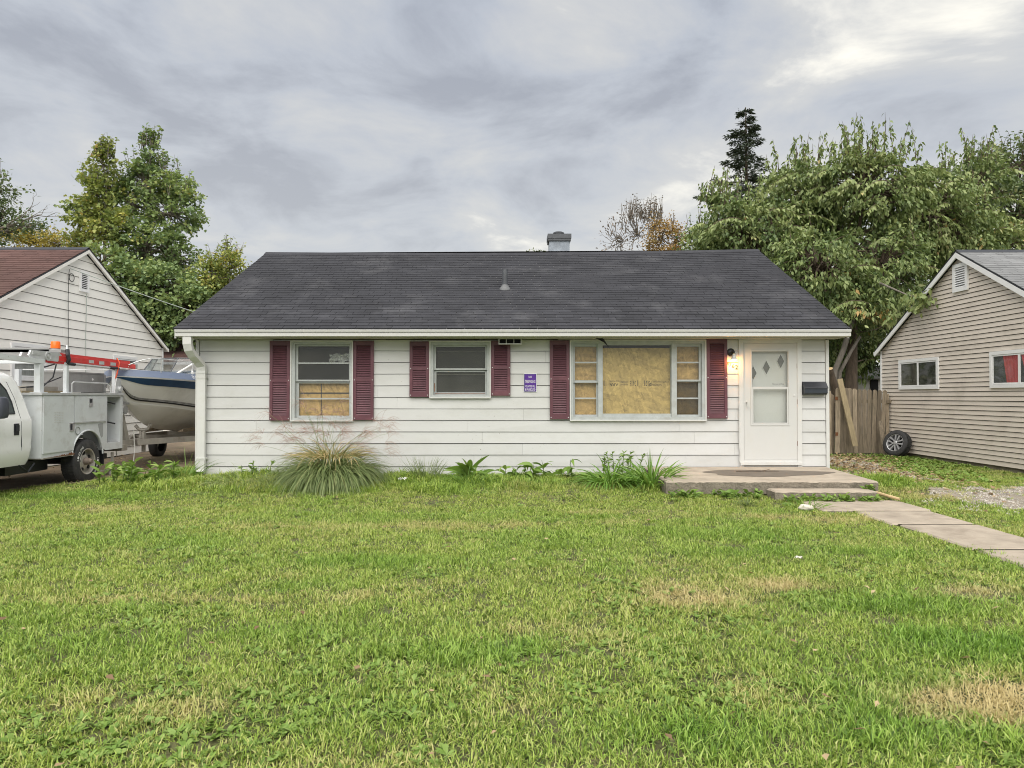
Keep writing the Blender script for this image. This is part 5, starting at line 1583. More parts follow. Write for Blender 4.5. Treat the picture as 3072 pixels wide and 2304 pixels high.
tb = thing('tool_chest', (-8.05, 13.1, 1.44), 'grey steel tool chest on top of the truck utility body', 'tool chest')
mb = MB(); mb.box(-8.30, -7.87, 12.52, 13.62, 1.46, 1.80); obj('chest_body', mb, 'steel_tool', tb)
mb = MB(); mb.box(-8.31, -7.86, 12.51, 13.63, 1.801, 1.825); obj('chest_lid', mb, 'steel_tool', tb)
mb = MB(); mb.box(-8.31, -7.86, 13.631, 13.68, 1.45, 1.80); obj('end_rib', mb, 'box_inside', tb)
mb = MB(); q0 = (-7.8695, 13.27, 1.70); mb.add([(q0[0], q0[1] - .03, q0[2]), (q0[0], q0[1], q0[2] - .03), (q0[0], q0[1] + .03, q0[2]), (q0[0], q0[1], q0[2] + .03)], [(0, 1, 2, 3)]); obj('sticker', mb, 'white_print', tb)
mb = MB(); mb.box(-8.6, -7.86, 11.35, 12.45, 1.443, 1.475); tag(obj('timber_board', mb, 'wood_new'), 'flat timber board lying in the truck bed in front of the chest', 'board')

lad = thing('extension_ladder', (-7.8, 12.6, 1.95), 'red fibreglass extension ladder with aluminium end on the truck rack', 'ladder')
def lrail(x, y0, y1, z, h, nm='side_rail', m='ladder_red'):
    mb = MB(); sl = -.016
    za, zb = z + sl * (y0 - 11.7), z + sl * (y1 - 11.7)
    for d0, d1, w0, w1 in ((0, h, 0, .006), (0, .008, -.03, 0), (h - .008, h, -.03, 0)):
        mb.hexa([(x + w0, y0, za + d0), (x + w1, y0, za + d0), (x + w1, y1, zb + d0), (x + w0, y1, zb + d0), (x + w0, y0, za + d1), (x + w1, y0, za + d1), (x + w1, y1, zb + d1), (x + w0, y1, zb + d1)])
    return obj(nm, mb, m, lad)
LZ = 1.968
lrail(-7.52, 11.72, 14.1, LZ, .085); lrail(-7.96, 12.0, 14.1, LZ, .085)
lrail(-7.545, 11.70, 13.95, LZ + .09, .05); lrail(-7.93, 12.0, 13.95, LZ + .09, .05)
mb = MB(); mb.box(-7.519, -7.512, 12.55, 12.70, LZ + .005, LZ + .06); mb.box(-7.513, -7.511, 12.86, 13.02, LZ - .005, LZ + .055); mb.box(-7.513, -7.511, 13.22, 13.40, LZ - .008, LZ + .05); obj('rail_sticker', mb, 'alu', lad)
for k in range(8):
    y = 11.85 + k * .3
    mb = MB(); mb.tube([(-7.53, y, LZ + .04), (-7.95, y, LZ + .04)], .016, 8); obj('rung', mb, 'alu', lad)
mb = MB()
sl = lambda y: LZ - .016 * (y - 11.7)
mb.prism([(11.0, sl(11) + .05), (11.05, sl(11) + .13), (11.72, sl(11.7) + .145), (11.80, sl(11.7) + .10), (11.70, sl(11.7) - .012), (11.3, sl(11) - .0), (11.05, sl(11) + .02)], 'x', -7.515, -7.545)
mb.lathe([(.075, 0), (.075, .012), (.055, .014), (.05, .004), (.03, .004), (.03, .02), (0, .02)], 20, (-7.515, 11.45, sl(11.4) + .06), (1, 0, 0))
mb.prism([(11.06, sl(11) + .06), (11.08, sl(11) + .115), (11.30, sl(11) + .12), (11.27, sl(11) + .062)], 'x', -7.5149, -7.508)
obj('end_casting', mb, 'alu', lad)
mb = MB(); mb.prism([(11.4, sl(11) + .03), (11.45, sl(11) + .12), (12.0, sl(11.7) + .14), (12.02, sl(11.7) - .01), (11.5, sl(11))], 'x', -7.93, -7.965); obj('end_casting', mb, 'alu', lad)
mb = MB(); mb.prism([(14.1, sl(14) - .005), (14.16, sl(14)), (14.16, sl(14) + .09), (14.1, sl(14) + .09)], 'x', -7.505, -7.57); mb.prism([(14.1, sl(14) - .005), (14.16, sl(14)), (14.16, sl(14) + .09), (14.1, sl(14) + .09)], 'x', -7.98, -7.92); obj('end_cap', mb, 'steel_tool', lad)
mb = MB(); mb.tube([(-7.50, 13.45, 1.88), (-7.495, 13.50, 2.02), (-7.56, 13.52, 2.11)], .010, 6); mb.tube([(-7.50, 13.45, 1.90), (-7.50, 13.42, 1.80), (-7.51, 13.38, 1.72)], .012, 6); obj('ratchet_strap', mb, 'strap_orange', lad)

# ------------------------------------------------------------------ boat on its trailer
BX = -7.69
boat = thing('motor_boat', (BX, 16.5, .5), 'white and blue motor boat with raked windshield behind the truck', 'boat')
ST = [13.68, 13.85, 14.05, 14.35, 14.8, 15.4, 16.2, 17.4, 19.2]
KZ = [1.70, 1.50, 1.25, 1.02, .78, .66, .60, .57, .56]
CB = [.005, .012, .03, .22, .50, .76, .90, .97, .97]; CZ = [1.71, 1.52, 1.28, 1.245, 1.19, 1.10, 1.03, .99, .97]
RB = [.01, .22, .44, .68, .90, 1.04, 1.10, 1.12, 1.08]; RZ_ = [1.765, 1.76, 1.752, 1.735, 1.715, 1.695, 1.675, 1.66, 1.65]
yy = np.linspace(13.68, 19.2, 60)
ip = lambda T: np.interp(yy, ST, T)
def smooth_arr(a, n=2):
    for _ in range(n):
        b = a.copy(); b[1:-1] = (a[:-2] + 2 * a[1:-1] + a[2:]) / 4; a = b
    return a
kz, cb, cz, rb, rz = (smooth_arr(ip(T)) for T in (KZ, CB, CZ, RB, RZ_))
def strip(nm, lo, hi, m, out=0.0, nsub=3, bulge=0.0, sides=(1, -1), parent=boat):
    """Surface between two curves on the hull; each curve gives (half breadth, z) per station."""
    mb = MB()
    for s in sides:
        o_ = len(mb.v)
        for i in range(len(yy)):
            for k in range(nsub + 1):
                f = k / nsub
                b = lo[0][i] + (hi[0][i] - lo[0][i]) * f + bulge * math.sin(math.pi * f) + out
                z = lo[1][i] + (hi[1][i] - lo[1][i]) * f
                mb.v.append((BX + s * max(b, 0.0), yy[i], z))
        n = nsub + 1
        for i in range(len(yy) - 1):
            for k in range(nsub):
                a = o_ + i * n + k
                mb.f.append((a, a + 1, a + n + 1, a + n)); mb.m.append(0)
    return obj(nm, mb, m, parent, True)
def side_at(f):
    return (cb + .015 + (rb - cb - .015) * f, cz + (rz - cz) * f)
zero = (np.zeros_like(yy), kz)
strip('hull_bottom', zero, (cb, cz - .03), 'hull_white', nsub=4, bulge=.02)
strip('chine', (cb, cz - .0305), (cb + .02, cz), 'deck_white', nsub=1)
strip('hull_side', (cb + .015, cz), (rb, rz), 'hull_white', nsub=6)
strip('blue_stripe', side_at(.70), side_at(.965), 'band_blue', out=.016)
for a, b in ((.06, .115), (.135, .15), (.165, .178)):
    strip('pinstripe', side_at(a), side_at(b), 'black_plastic', out=.022, nsub=1)
strip('rub_rail', (rb, rz - .012), (rb + .018, rz + .012), 'deck_white', nsub=1, out=.006)
strip('deck_band', (rb + .006, rz + .012), (np.maximum(rb - .10, 0), rz + .15), 'band_grey', nsub=2)
strip('fore_deck', (np.maximum(rb - .10, 0), rz + .15), (np.zeros_like(yy), rz + .19), 'deck_white', nsub=4)
strake = MB()
for s in (1, -1):
    for f, i0, i1 in ((.45, 8, 55), (.72, 18, 55)):
        strake.tube([(BX + s * (cb[i] * f + .012), yy[i], kz[i] + (cz[i] - kz[i]) * (f + .02 - .010 * i / 10)) for i in range(i0, i1)], .014, 5)
obj('strake', strake, 'deck_white', boat, True)
mb = MB(); mb.box(BX - 1.05, BX + 1.05, 19.2, 19.23, .6, 1.66); obj('transom', mb, 'hull_white', boat)
text('registration_number', 'IN 960 XE', .62, .085, (BX + .975, 15.22, 1.775), (.14, 1.0, -.03), (-.55, .04, 1), 'white_print', boat, depth=.012)
# windshield
glass_mat('glass_boat', tint=(0.58, 0.64, 0.66), refl=0.06, grime=0.22)
wb = [(-.92, 16.75), (-.80, 16.15), (0.0, 15.85), (.80, 16.15), (.92, 16.75)]
wt_ = [(-.82, 16.95), (-.70, 16.50), (0.0, 16.28), (.70, 16.50), (.82, 16.95)]
zb_, zt_ = 1.88, 2.26
fr_ = MB()
for k in range(4):
    mb = MB(); a, b, c, d = wb[k], wb[k + 1], wt_[k + 1], wt_[k]
    mb.add([(BX + a[0], a[1], zb_), (BX + b[0], b[1], zb_), (BX + c[0], c[1], zt_), (BX + d[0], d[1], zt_)], [(0, 1, 2, 3)]); obj('windshield_pane', mb, 'glass_boat', boat)
for k in range(5):
    fr_.tube([(BX + wb[k][0], wb[k][1], zb_), (BX + wt_[k][0], wt_[k][1], zt_)], .014, 6)
fr_.tube([(BX + p[0], p[1], zt_) for p in wt_], .014, 6); fr_.tube([(BX + p[0], p[1], zb_) for p in wb], .014, 6)
obj('windshield_frame', fr_, 'cap_dark', boat)
mb = MB(); mb.box(BX - .7, BX - .1, 16.7, 17.0, 1.70, 1.98); mb.box(BX + .1, BX + .7, 16.7, 17.0, 1.70, 1.96); mb.box(BX - .8, BX + .8, 17.6, 17.75, 1.6, 2.02); obj('seat', mb, 'vinyl_blue', boat)
mb = MB()
for s in (1, -1):
    n0 = 6
    mb.tube([(BX + s * (rb[i] - .05) * .96, yy[i] - .02, 1.935 + .23 * math.sin(min(1, (i - 1) / 5) * math.pi / 2) - .004 * i) for i in range(2, 30)], .011, 6)
    for i in (7, 15, 23):
        mb.tube([(BX + s * (rb[i] - .09), yy[i], 1.84), (BX + s * (rb[i] - .05) * .96, yy[i] - .02, 2.16 - .004 * i)], .009, 6)
mb.tube([(BX - (rb[2] - .05) * .96, yy[2] - .02, 1.96), (BX, 13.66, 1.98), (BX + (rb[2] - .05) * .96, yy[2] - .02, 1.96)], .011, 6)
obj('bow_rail', mb, 'alu', boat)
mb = MB(); mb.tube([(BX + .15, 15.9, 1.9), (BX + .62, 16.2, 2.28)], .02, 6); mb.box(BX + .58, BX + .66, 16.16, 16.24, 2.26, 2.32); obj('wiper_arm', mb, 'deck_white', boat)
mb = MB()
for dx in (.66, .80):
    mb.lathe([(.0, 0), (.035, .0), (.04, .03), (.03, .05), (0, .05)], 12, (BX + dx, 15.55, 1.885)); mb.lathe([(.03, .05), (.035, .085), (0, .1)], 12, (BX + dx, 15.55, 1.885))
obj('deck_fitting', mb, 'chrome', boat)

tra = thing('boat_trailer', (BX, 15, TG), 'rusty galvanised boat trailer under the blue striped boat', 'trailer')
mb = MB(); mb.box(BX - .06, BX + .06, 13.62, 14.75, .40, .52); obj('tongue', mb, 'galv', tra)
for s in (1, -1):
    mb = MB(); mb.hexa([(BX + s * .065, 14.35, .40), (BX + s * .13, 14.30, .40), (BX + s * 1.05, 16.2, .40), (BX + s * .97, 16.25, .40), (BX + s * .065, 14.35, .515), (BX + s * .13, 14.30, .515), (BX + s * 1.05, 16.2, .515), (BX + s * .97, 16.25, .515)]); obj('frame_beam', mb, 'galv', tra)
    mb = MB(); mb.box(BX + s * .97, BX + s * 1.05, 16.26, 19.4, .40, .515); obj('frame_beam', mb, 'galv', tra)
    mb = MB(); mb.hexa([(BX + s * .35, 15.5, .60), (BX + s * .45, 15.5, .60), (BX + s * .45, 18.9, .62), (BX + s * .35, 18.9, .62), (BX + s * .40, 15.5, .64), (BX + s * .50, 15.5, .68), (BX + s * .50, 18.9, .70), (BX + s * .40, 18.9, .66)]); obj('bunk', mb, 'wood_grey', tra)
    c = (BX + s * 1.22, 17.8, TG + .31); wt2 = MB(); wt2.lathe(wheel_local(.31, .19, .18), 32, c, (s, 0, 0)); w = thing('wheel', c, parent=tra); obj('tyre', wt2, 'rubber', w, True)
    mb = MB(); mb.lathe([(.185, .085), (.17, .07), (.1, .03), (.05, .05), (0, .05)], 24, c, (s, 0, 0)); obj('rim', mb, 'rim', w, True)
for y in (16.3, 17.8, 19.3):
    mb = MB(); mb.box(BX - .965, BX + .965, y - .04, y + .04, .41, .50); obj('cross_member', mb, 'galv', tra)
mb = MB(); mb.hexa([(BX - .05, 14.0, .521), (BX + .05, 14.0, .521), (BX + .05, 14.14, .521), (BX - .05, 14.14, .521), (BX - .03, 13.86, 1.10), (BX + .03, 13.86, 1.10), (BX + .03, 13.95, 1.10), (BX - .03, 13.95, 1.10)]); obj('winch_post', mb, 'galv', tra)
mb = MB(); mb.lathe([(.09, -.07), (.09, -.05), (.05, -.05), (.05, .05), (.09, .05), (.09, .07), (0, .07)], 16, (BX + .02, 13.92, 1.12), (1, 0, 0)); mb.box(BX - .06, BX + .06, 13.95, 14.10, 1.22, 1.26); obj('winch', mb, 'steel_tool', tra)
mb = MB(); mb.tube([(BX - .16, 14.75, .78), (BX - .09, 14.75, .70), (BX, 14.75, .68), (BX + .09, 14.75, .70), (BX + .16, 14.75, .80)], .035, 8); mb.tube([(BX + .04, 14.72, .66), (BX + .08, 14.66, .40)], .022, 6); mb.tube([(BX - .04, 14.72, .66), (BX - .02, 14.66, .40)], .022, 6); mb.box(BX + .075, BX + .125, 14.55, 14.62, .25, .66); obj('keel_roller', mb, 'galv', tra)
mb = MB(); mb.tube([(BX + .07, 13.75, 1.15), (BX + .09, 13.65, .95), (BX + .05, 13.62, .75), (BX + .07, 13.6, .54), (BX + .1, 13.6, .25)], .011, 6); mb.tube([(BX + .02, 14.05, 1.20), (BX + .08, 13.8, 1.0), (BX + .06, 13.7, .85)], .011, 6); mb.tube([(BX + .1, 14.2, .7), (BX + .12, 14.2, .35), (BX + .15, 14.1, .0), (BX + .05, 14.0, -.1)], .010, 6); obj('rope', mb, 'rope_white', tra)
mb = MB(); mb.box(TX - .06, TX - .02, 13.25, 13.29, -.04, .34); mb.lathe([(.065, -.03), (.075, -.02), (.075, .02), (.065, .03), (0, .03)], 16, (TX - .04, 13.27, -.055), (1, 0, 0)); mb.box(TX - .05, TX - .03, 12.85, 13.30, .02, .04); obj('jack_wheel', mb, 'galv', tra)
mb = MB(); mb.hexa([(-6.9, 15.6, -.10), (-5.9, 15.9, -.10), (-5.9, 16.0, -.10), (-6.9, 15.7, -.10), (-6.9, 15.6, .02), (-5.9, 15.9, .02), (-5.9, 16.0, .02), (-6.9, 15.7, .02)]); tag(obj('ground_timber', mb, 'wood_grey'), 'grey timber lying on the dirt drive under the boat', 'timber')


# ------------------------------------------------------------------ trees
LEAF = np.array([[0, 0, 0], [.35, -.30, .05], [.35, .30, .05], [.42, 0, -.03], [1.0, 0, -.08]])
LEAF_F = np.array([[0, 1, 3], [0, 3, 2], [1, 4, 3], [3, 4, 2]])
MAPLE = np.array([[0, 0, 0], [.30, -.48, .06], [.55, -.16, 0], [.62, -.42, .05], [1.0, 0, -.1], [.62, .42, .05], [.55, .16, 0], [.30, .48, .06]])
MAPLE_F = np.array([[0, 1, 2], [0, 2, 6], [0, 6, 7], [2, 3, 4], [2, 4, 6], [6, 4, 5]])


def unit(a):
    return a / np.maximum(np.linalg.norm(a, axis=-1, keepdims=True), 1e-9)


def leaf_cloud(name, P, D, L, m, parent, tint, tpl=LEAF, tf=LEAF_F, roll=1.0, wide=1.0, org=None):
    n = len(P); k = len(tpl)
    D = unit(D)
    upv = np.tile([0, 0, 1.0], (n, 1)) + rng.normal(0, .55 * roll, (n, 3))
    S = unit(np.cross(upv, D)); N_ = np.cross(D, S)
    t = tpl * np.array([1, wide, 1])
    V = P[:, None, :] + (D[:, None, :] * t[None, :, 0:1] + S[:, None, :] * t[None, :, 1:2] + N_[:, None, :] * t[None, :, 2:3]) * L[:, None, None]
    F = (tf[None] + (np.arange(n) * k)[:, None, None]).reshape(-1, 3)
    V = V.reshape(-1, 3)
    org = np.array(org if org is not None else V.mean(0))
    me = np_mesh(name, V - org, F, None, m, np.repeat(tint, k))
    return np_obj(name, me, parent, org)


def ell_points(n, c, r, bias=.55):
    d = unit(rng.normal(size=(n, 3)))
    q = bias + (1 - bias) * rng.random(n) ** .6
    return np.array(c) + d * q[:, None] * np.array(r), d


def tree(name, label, base, lobes, leafm, n_clump, n_leaf, leaf_len, spread, droop=.3, trunk_r=.2, trunk_pts=None, bark='bark', group=None, tpl=LEAF, tf=LEAF_F,
         shoots=None, sprays=None, cat='tree', out_bias=.55, tint_up=.25, tint_mu=.42, skirt=None):
    """Trunk, limbs to every lobe, branches to every clump, leaves on the branch ends."""
    T = thing(name, base, label, cat, group)
    b = np.array(base, float)
    cs = np.array([l[0] for l in lobes], float); rs = np.maximum(np.array([l[1] for l in lobes], float) - (spread * .75 + leaf_len * .5), .22)
    wts = np.array([r[0] * r[1] * r[2] for r in rs]) ** .7; wts /= wts.sum()
    wood = MB()
    top = cs[np.argmax(cs[:, 2])]
    if trunk_pts is None:
        trunk_pts = [tuple(b + (top - b) * f + np.array([R.uniform(-.12, .12), R.uniform(-.12, .12), 0]) * (0 < f < 1)) for f in (0, .2, .4, .6, .8, .95)]
    tp = np.array(trunk_pts, float)
    wood.tube([tuple(p) for p in tp], [trunk_r * (1.25 if i == 0 else 1) * (1 - .85 * i / (len(tp) - 1)) for i in range(len(tp))], 9)
    P, D, L, tn = [], [], [], []
    hi, lo = (cs[:, 2] + rs[:, 2]).max(), (cs[:, 2] - rs[:, 2]).min()
    for c, r, w in zip(cs, rs, wts):
        k = max(4, int(round(n_clump * w)))
        att = tp[np.argmin(np.abs(tp[:, 2] - (c[2] - r[2] * .8)))]
        mid = att * .45 + c * .55 + np.array([0, 0, -.15 * r[2]])
        limb = [att, att * .7 + mid * .3 + rng.normal(0, .1, 3), mid, c]
        lr = trunk_r * .42 * min(1, max(.3, r[0] / 2.5))
        wood.tube([tuple(p) for p in limb], [lr, lr * .8, lr * .6, lr * .3], 7)
        pts, dirs = ell_points(k, c, r, out_bias)
        for p, d in zip(pts, dirs):
            if p[2] < b[2] + .4:
                continue
            s = limb[2] * .5 + c * .5 if R.random() < .5 else c
            s = s + (p - s) * .12
            m_ = (s + p) / 2 + np.array([0, 0, .12 * np.linalg.norm(p - s)]) + rng.normal(0, .06, 3)
            out = unit(p - c + np.array([0, 0, .15]))
            tip = p + out * spread * 1.0 + np.array([0, 0, -droop * spread * .8])
            wood.tube([tuple(s), tuple(m_), tuple(p), tuple(tip)], [.030 * trunk_r / .2, .020 * trunk_r / .2, .012, .004], 4, False)
            q = max(3, int(n_leaf * rng.uniform(.6, 1.4)))
            f = rng.random(q) ** .8
            on = p[None] + (tip - p)[None] * f[:, None]
            off = rng.normal(0, 1, (q, 3)) * np.array([1, 1, .7]) * spread * .42
            pos = on + off
            dd = out[None] * .7 + rng.normal(0, .6, (q, 3)) + np.array([0, 0, -droop * 1.6])
            P.append(pos); D.append(dd); L.append(leaf_len * rng.uniform(.6, 1.25, q))
            shade = tint_mu + rng.normal(0, .17)
            tn.append(np.clip(shade + rng.normal(0, .16, q), 0, 1))
    if shoots:
        for _ in range(shoots[0]):
            c, r = (lambda i: (cs[i], rs[i] + spread * .5))(R.choices(range(len(cs)), weights=[max(.05, z - lo) ** 4 for z in cs[:, 2] + rs[:, 2]])[0])
            a = R.uniform(0, 2 * math.pi); rad = R.random() ** .5 * .85
            s = c + np.array([r[0] * rad * math.cos(a), r[1] * rad * math.sin(a), r[2] * math.sqrt(1 - rad * rad) * .85])
            h = shoots[1] * R.uniform(.5, 1.2)
            tip = s + np.array([R.uniform(-.25, .25), R.uniform(-.2, .2), 1]) * h
            wood.tube([tuple(s), tuple((s + tip) / 2 + rng.normal(0, .04, 3)), tuple(tip)], [.014, .010, .004], 4, False)
            q = shoots[2]
            f = rng.uniform(.15, 1, q)
            P.append(s[None] + (tip - s)[None] * f[:, None] + rng.normal(0, .03, (q, 3)))
            dd = rng.normal(0, .55, (q, 3)); dd[:, 2] = -1.0 if droop > .3 else .1
            D.append(dd); L.append(leaf_len * rng.uniform(.7, 1.15, q)); tn.append(np.clip(rng.normal(.40, .2, q), 0, 1))
    if sprays:
        for _ in range(sprays[0]):
            i = R.choices(range(len(cs)), weights=wts)[0]
            c, r = cs[i], rs[i] + spread * .6
            a = R.uniform(-1.25, 1.25); el = R.uniform(-.7, .6)
            out = np.array([math.sin(a) * math.cos(el), -math.cos(a) * math.cos(el), math.sin(el)])
            s = c + out * r * .85
            ln = sprays[1] * R.uniform(.6, 1.25)
            hd = np.array([math.copysign(R.uniform(.5, 1), out[0] + R.uniform(-.4, .4)), -R.uniform(.1, .6), R.uniform(-.1, .45)]); hd /= np.linalg.norm(hd)
            f = np.linspace(0, 1, 6)
            pth = s[None] + hd[None] * (ln * f)[:, None] + np.array([0, 0, -1.0])[None] * (.55 * ln * f ** 2)[:, None]
            wood.tube([tuple(p) for p in pth], [.014, .012, .010, .008, .006, .003], 4, False)
            q = int(ln / .034)
            g = np.linspace(.12, 1, q)
            pos = np.stack([np.interp(g, f, pth[:, k]) for k in range(3)], 1)
            sd_ = np.cross(hd, [0, 0, 1.0]); sd_ /= np.linalg.norm(sd_)
            alt = np.where(np.arange(q) % 2, 1.0, -1.0)
            P.append(pos); D.append(sd_[None] * alt[:, None] * .55 + hd[None] * .45 + np.array([0, 0, -.95]) + rng.normal(0, .22, (q, 3)))
            L.append(leaf_len * rng.uniform(.9, 1.45, q)); tn.append(np.clip(R.uniform(.42, .74) + rng.normal(0, .09, q), 0, .97))
    obj('trunk', wood, bark, T, True)
    leaf_cloud('crown', np.concatenate(P), np.concatenate(D), np.concatenate(L), leafm, T, np.concatenate(tn), tpl, tf)
    return T


def lobe(x, y, Y, rx_px, rz_px, ry=None):
    c = PT(x, y, Y); s = Y / FPX
    return (c, (rx_px * s, (rx_px * s * .8) if ry is None else ry, rz_px * s))


# big drooping-leaved tree behind the fence
mY = 22.6
mul_lobes = [lobe(2255, 715, mY, 160, 160), lobe(2430, 600, mY + .8, 165, 150), lobe(2600, 575, mY, 190, 155), lobe(2780, 630, mY + .5, 160, 150), lobe(2450, 800, mY - 1.4, 170, 140), lobe(2640, 800, mY - 1.0, 160, 150), lobe(2330, 860, mY - .4, 130, 120),
             lobe(2570, 930, mY - 1.8, 110, 90), lobe(2870, 690, mY + .6, 130, 110), lobe(2520, 1000, mY + .9, 120, 100), lobe(2680, 960, mY + 1.5, 90, 110), lobe(2155, 655, mY + .6, 85, 105), lobe(2320, 650, mY + .3, 115, 100), lobe(2920, 560, mY + 1.5, 110, 110), lobe(2620, 1050, mY + 1.6, 110, 80)]
tb0 = PT(2555, 1190, mY)
tree('leafy_tree', 'large spreading tree with drooping green leaves rising behind the fence', (tb0[0], mY, -.13), mul_lobes, 'leaf_mulberry', 760, 76, .165, .40, .75, .26,
     [(tb0[0] - .1, mY, -.15), (tb0[0] - .05, mY, 1.3), (tb0[0], mY, 2.3), (tb0[0] + .1, mY + .1, 3.4), (tb0[0] + .2, mY + .2, 4.8), (tb0[0] + .2, mY + .2, 6.6)], 'bark', None, shoots=(150, 1.0, 16), sprays=(60, 1.0), tint_mu=.40, tpl=LEAF * np.array([1, .8, 1]))
# low limbs of the same stand, one sawn off
stump = thing('sawn_trunk', (8.6, 21.0, -.13), 'leaning brown trunk with pale sawn end behind the white house corner', 'trunk')
mb = MB(); a = Vector(PT(2512, 1200, 21.0)); b = Vector(PT(2489, 1106, 20.6)); g = Vector((a.x + .25, 21.1, -.13)); mb.tube([g, a, b], [.16, .13, .085], 10, False); obj('stem', mb, 'bark', stump, True)
d = (b - a).normalized(); mb = MB(); mb.lathe([(.085, 0), (.05, .004), (0, .006)], 14, b, d); obj('sawn_end', mb, 'cut_wood', stump)
limb = thing('young_trunk', (9.7, 21.2, -.13), 'grey green slender trunk leaning right above the fence', 'trunk')
mb = MB(); mb.tube([(9.35, 21.2, -.13), PT(2505, 1110, 21.2), PT(2530, 1050, 21.2), PT(2545, 1000, 21.2), PT(2580, 900, 21.4)], [.10, .085, .08, .07, .04], 9); mb.tube([(9.5, 21.3, -.13), PT(2520, 1115, 21.3), PT(2552, 1055, 21.3), PT(2580, 1010, 21.5)], [.09, .06, .05, .04], 8); obj('stem', mb, 'bark_grey', limb, True)
# sprig lying over the tan house's roof edge
spr = thing('overhanging_branch', PT(2760, 930, 17.3), 'leafy branch tip hanging over the tan house roof edge', 'branch')
mb = MB(); bp = [PT(2640, 850, 20.2), PT(2720, 885, 18.6), PT(2765, 895, 17.3), PT(2800, 910, 16.8)]; mb.tube(bp, [.03, .02, .012, .006], 6); obj('twig', mb, 'bark_grey', spr)
P = []; D = []
for c, n, s in ((PT(2755, 905, 17.2), 60, .16), (PT(2790, 898, 16.7), 70, .16), (PT(2730, 900, 18.0), 50, .18), (PT(2705, 1010, 18.8), 36, .12), (PT(2690, 950, 18.5), 40, .15)):
    P.append(np.array(c) + rng.normal(0, s, (n, 3)) * [.6, 1, .8] + [-.12, 0, 0]); D.append(rng.normal(0, .5, (n, 3)) + [0, 0, -.9])
P = np.concatenate(P); leaf_cloud('leaves', P, np.concatenate(D), rng.uniform(.10, .2, len(P)), 'leaf_mulberry', spr, np.clip(rng.normal(.5, .2, len(P)), 0, 1))

tree('dense_tree', 'added dark tree standing in for shade inside the big leafy tree', (13.0, 27.5, -.13), [lobe(2400, 800, 27.5, 150, 150), lobe(2560, 760, 27.5, 170, 190), lobe(2720, 800, 27.5, 150, 170), lobe(2600, 980, 27.5, 190, 130), lobe(2450, 980, 27.5, 120, 130), lobe(2540, 1060, 25, 130, 90), lobe(2640, 1050, 25, 100, 80)], 'leaf_dark', 330, 60, .18, .55, .3, .25)  # added tree; dark leaf colour stands in for the big crown's shaded inside
# dark trees at the right edge
tree('dark_tree', 'dark green tree behind the tan house at the right edge', (19.6, 28, -.13), [lobe(2960, 560, 28, 90, 110), lobe(3060, 500, 28, 100, 90), lobe(3040, 640, 28.5, 110, 90), lobe(2900, 640, 27.5, 80, 90), lobe(3160, 600, 28, 110, 120)], 'leaf_dark', 220, 60, .17, .5, .3, .22, shoots=(24, .9, 8), tint_mu=.5)
tree('dark_tree', 'low dense tree directly behind the tan house roof', (16.8, 25.5, -.13), [lobe(2800, 740, 25.5, 110, 90), lobe(2900, 760, 25.5, 110, 80), lobe(3020, 730, 25.5, 110, 70)], 'leaf_mulberry', 150, 60, .16, .45, .4, .18, tint_mu=.45)
# thin bush with few leaves and its orange neighbour
tree('sparse_shrub', 'nearly bare thin twigged shrub above the ridge right of the chimney', (4.2, 27, -.13), [lobe(1850, 720, 27, 55, 60), lobe(1905, 700, 27, 50, 70), lobe(1960, 690, 27, 35, 55)], 'leaf_bare', 80, 5, .10, .4, -.2, .10, bark='bark_grey', shoots=(80, .8, 6), cat='shrub')
tree('orange_shrub', 'orange brown bushy shrub behind the roof ridge', (6.1, 26, -.13), [lobe(1985, 715, 26, 52, 55), lobe(2030, 720, 26, 40, 50), lobe(2000, 790, 26, 70, 60)], 'leaf_orange', 100, 50, .09, .32, .1, .12, shoots=(14, .7, 9), cat='shrub')
tree('green_shrub', 'deep green leafy bush between orange shrub and big tree', (7.4, 25, -.13), [lobe(2110, 730, 25, 70, 60), lobe(2190, 740, 24.5, 80, 50), lobe(2080, 790, 25, 60, 60)], 'leaf_maple', 120, 50, .13, .38, .3, .14, shoots=(10, .8, 8), cat='shrub', tint_mu=.35)
mb = MB()
# spruce
spY = 33
s0 = PT(2237, 322, spY)
spc = thing('spruce_tree', (s0[0], spY, -.13), 'tall narrow dark spruce standing above the leafy tree', 'tree')
mb = MB(); mb.tube([(s0[0], spY, -.13), (s0[0] + .05, spY, 6), (s0[0], spY, s0[2])], [.24, .15, .02], 8)
P, D, L, tn = [], [], [], []
z = s0[2] - .25
while z > 5.0:
    h = s0[2] - z
    rad = min(3.0, .28 + .42 * h)
    for k in range(5 if h > 1 else 4):
        if R.random() < .12:
            continue
        a = R.uniform(0, 6.28); rl = rad * R.uniform(.55, 1.15)
        d = np.array([math.cos(a), math.sin(a), 0]); s = np.array([s0[0], spY, z + R.uniform(-.15, .15)])
        pts = [s, s + d * rl * .5 + [0, 0, -.05 * rl], s + d * rl + [0, 0, .10 * rl - .12]]
        mb.tube([tuple(p) for p in pts], [.025, .016, .005], 4, False)
        n = int(40 + 72 * rl)
        f = rng.random(n) ** .75
        pos = np.where(f[:, None] < .5, pts[0] + (pts[1] - pts[0]) * f[:, None] * 2, pts[1] + (pts[2] - pts[1]) * (f[:, None] * 2 - 1))
        side_ = np.array([-d[1], d[0], 0])
        lat = rng.normal(0, 1, n) * .17 * (1 - .5 * f)
        pos = pos + side_ * lat[:, None] + [0, 0, -.05] + rng.normal(0, .03, (n, 3))
        P.append(pos); D.append(d + side_ * np.sign(lat)[:, None] * .8 + rng.normal(0, .35, (n, 3)) + [0, 0, -.25]); L.append(rng.uniform(.12, .24, n)); tn.append(rng.random(n))
    z -= .33
obj('trunk', mb, 'bark', spc, True)
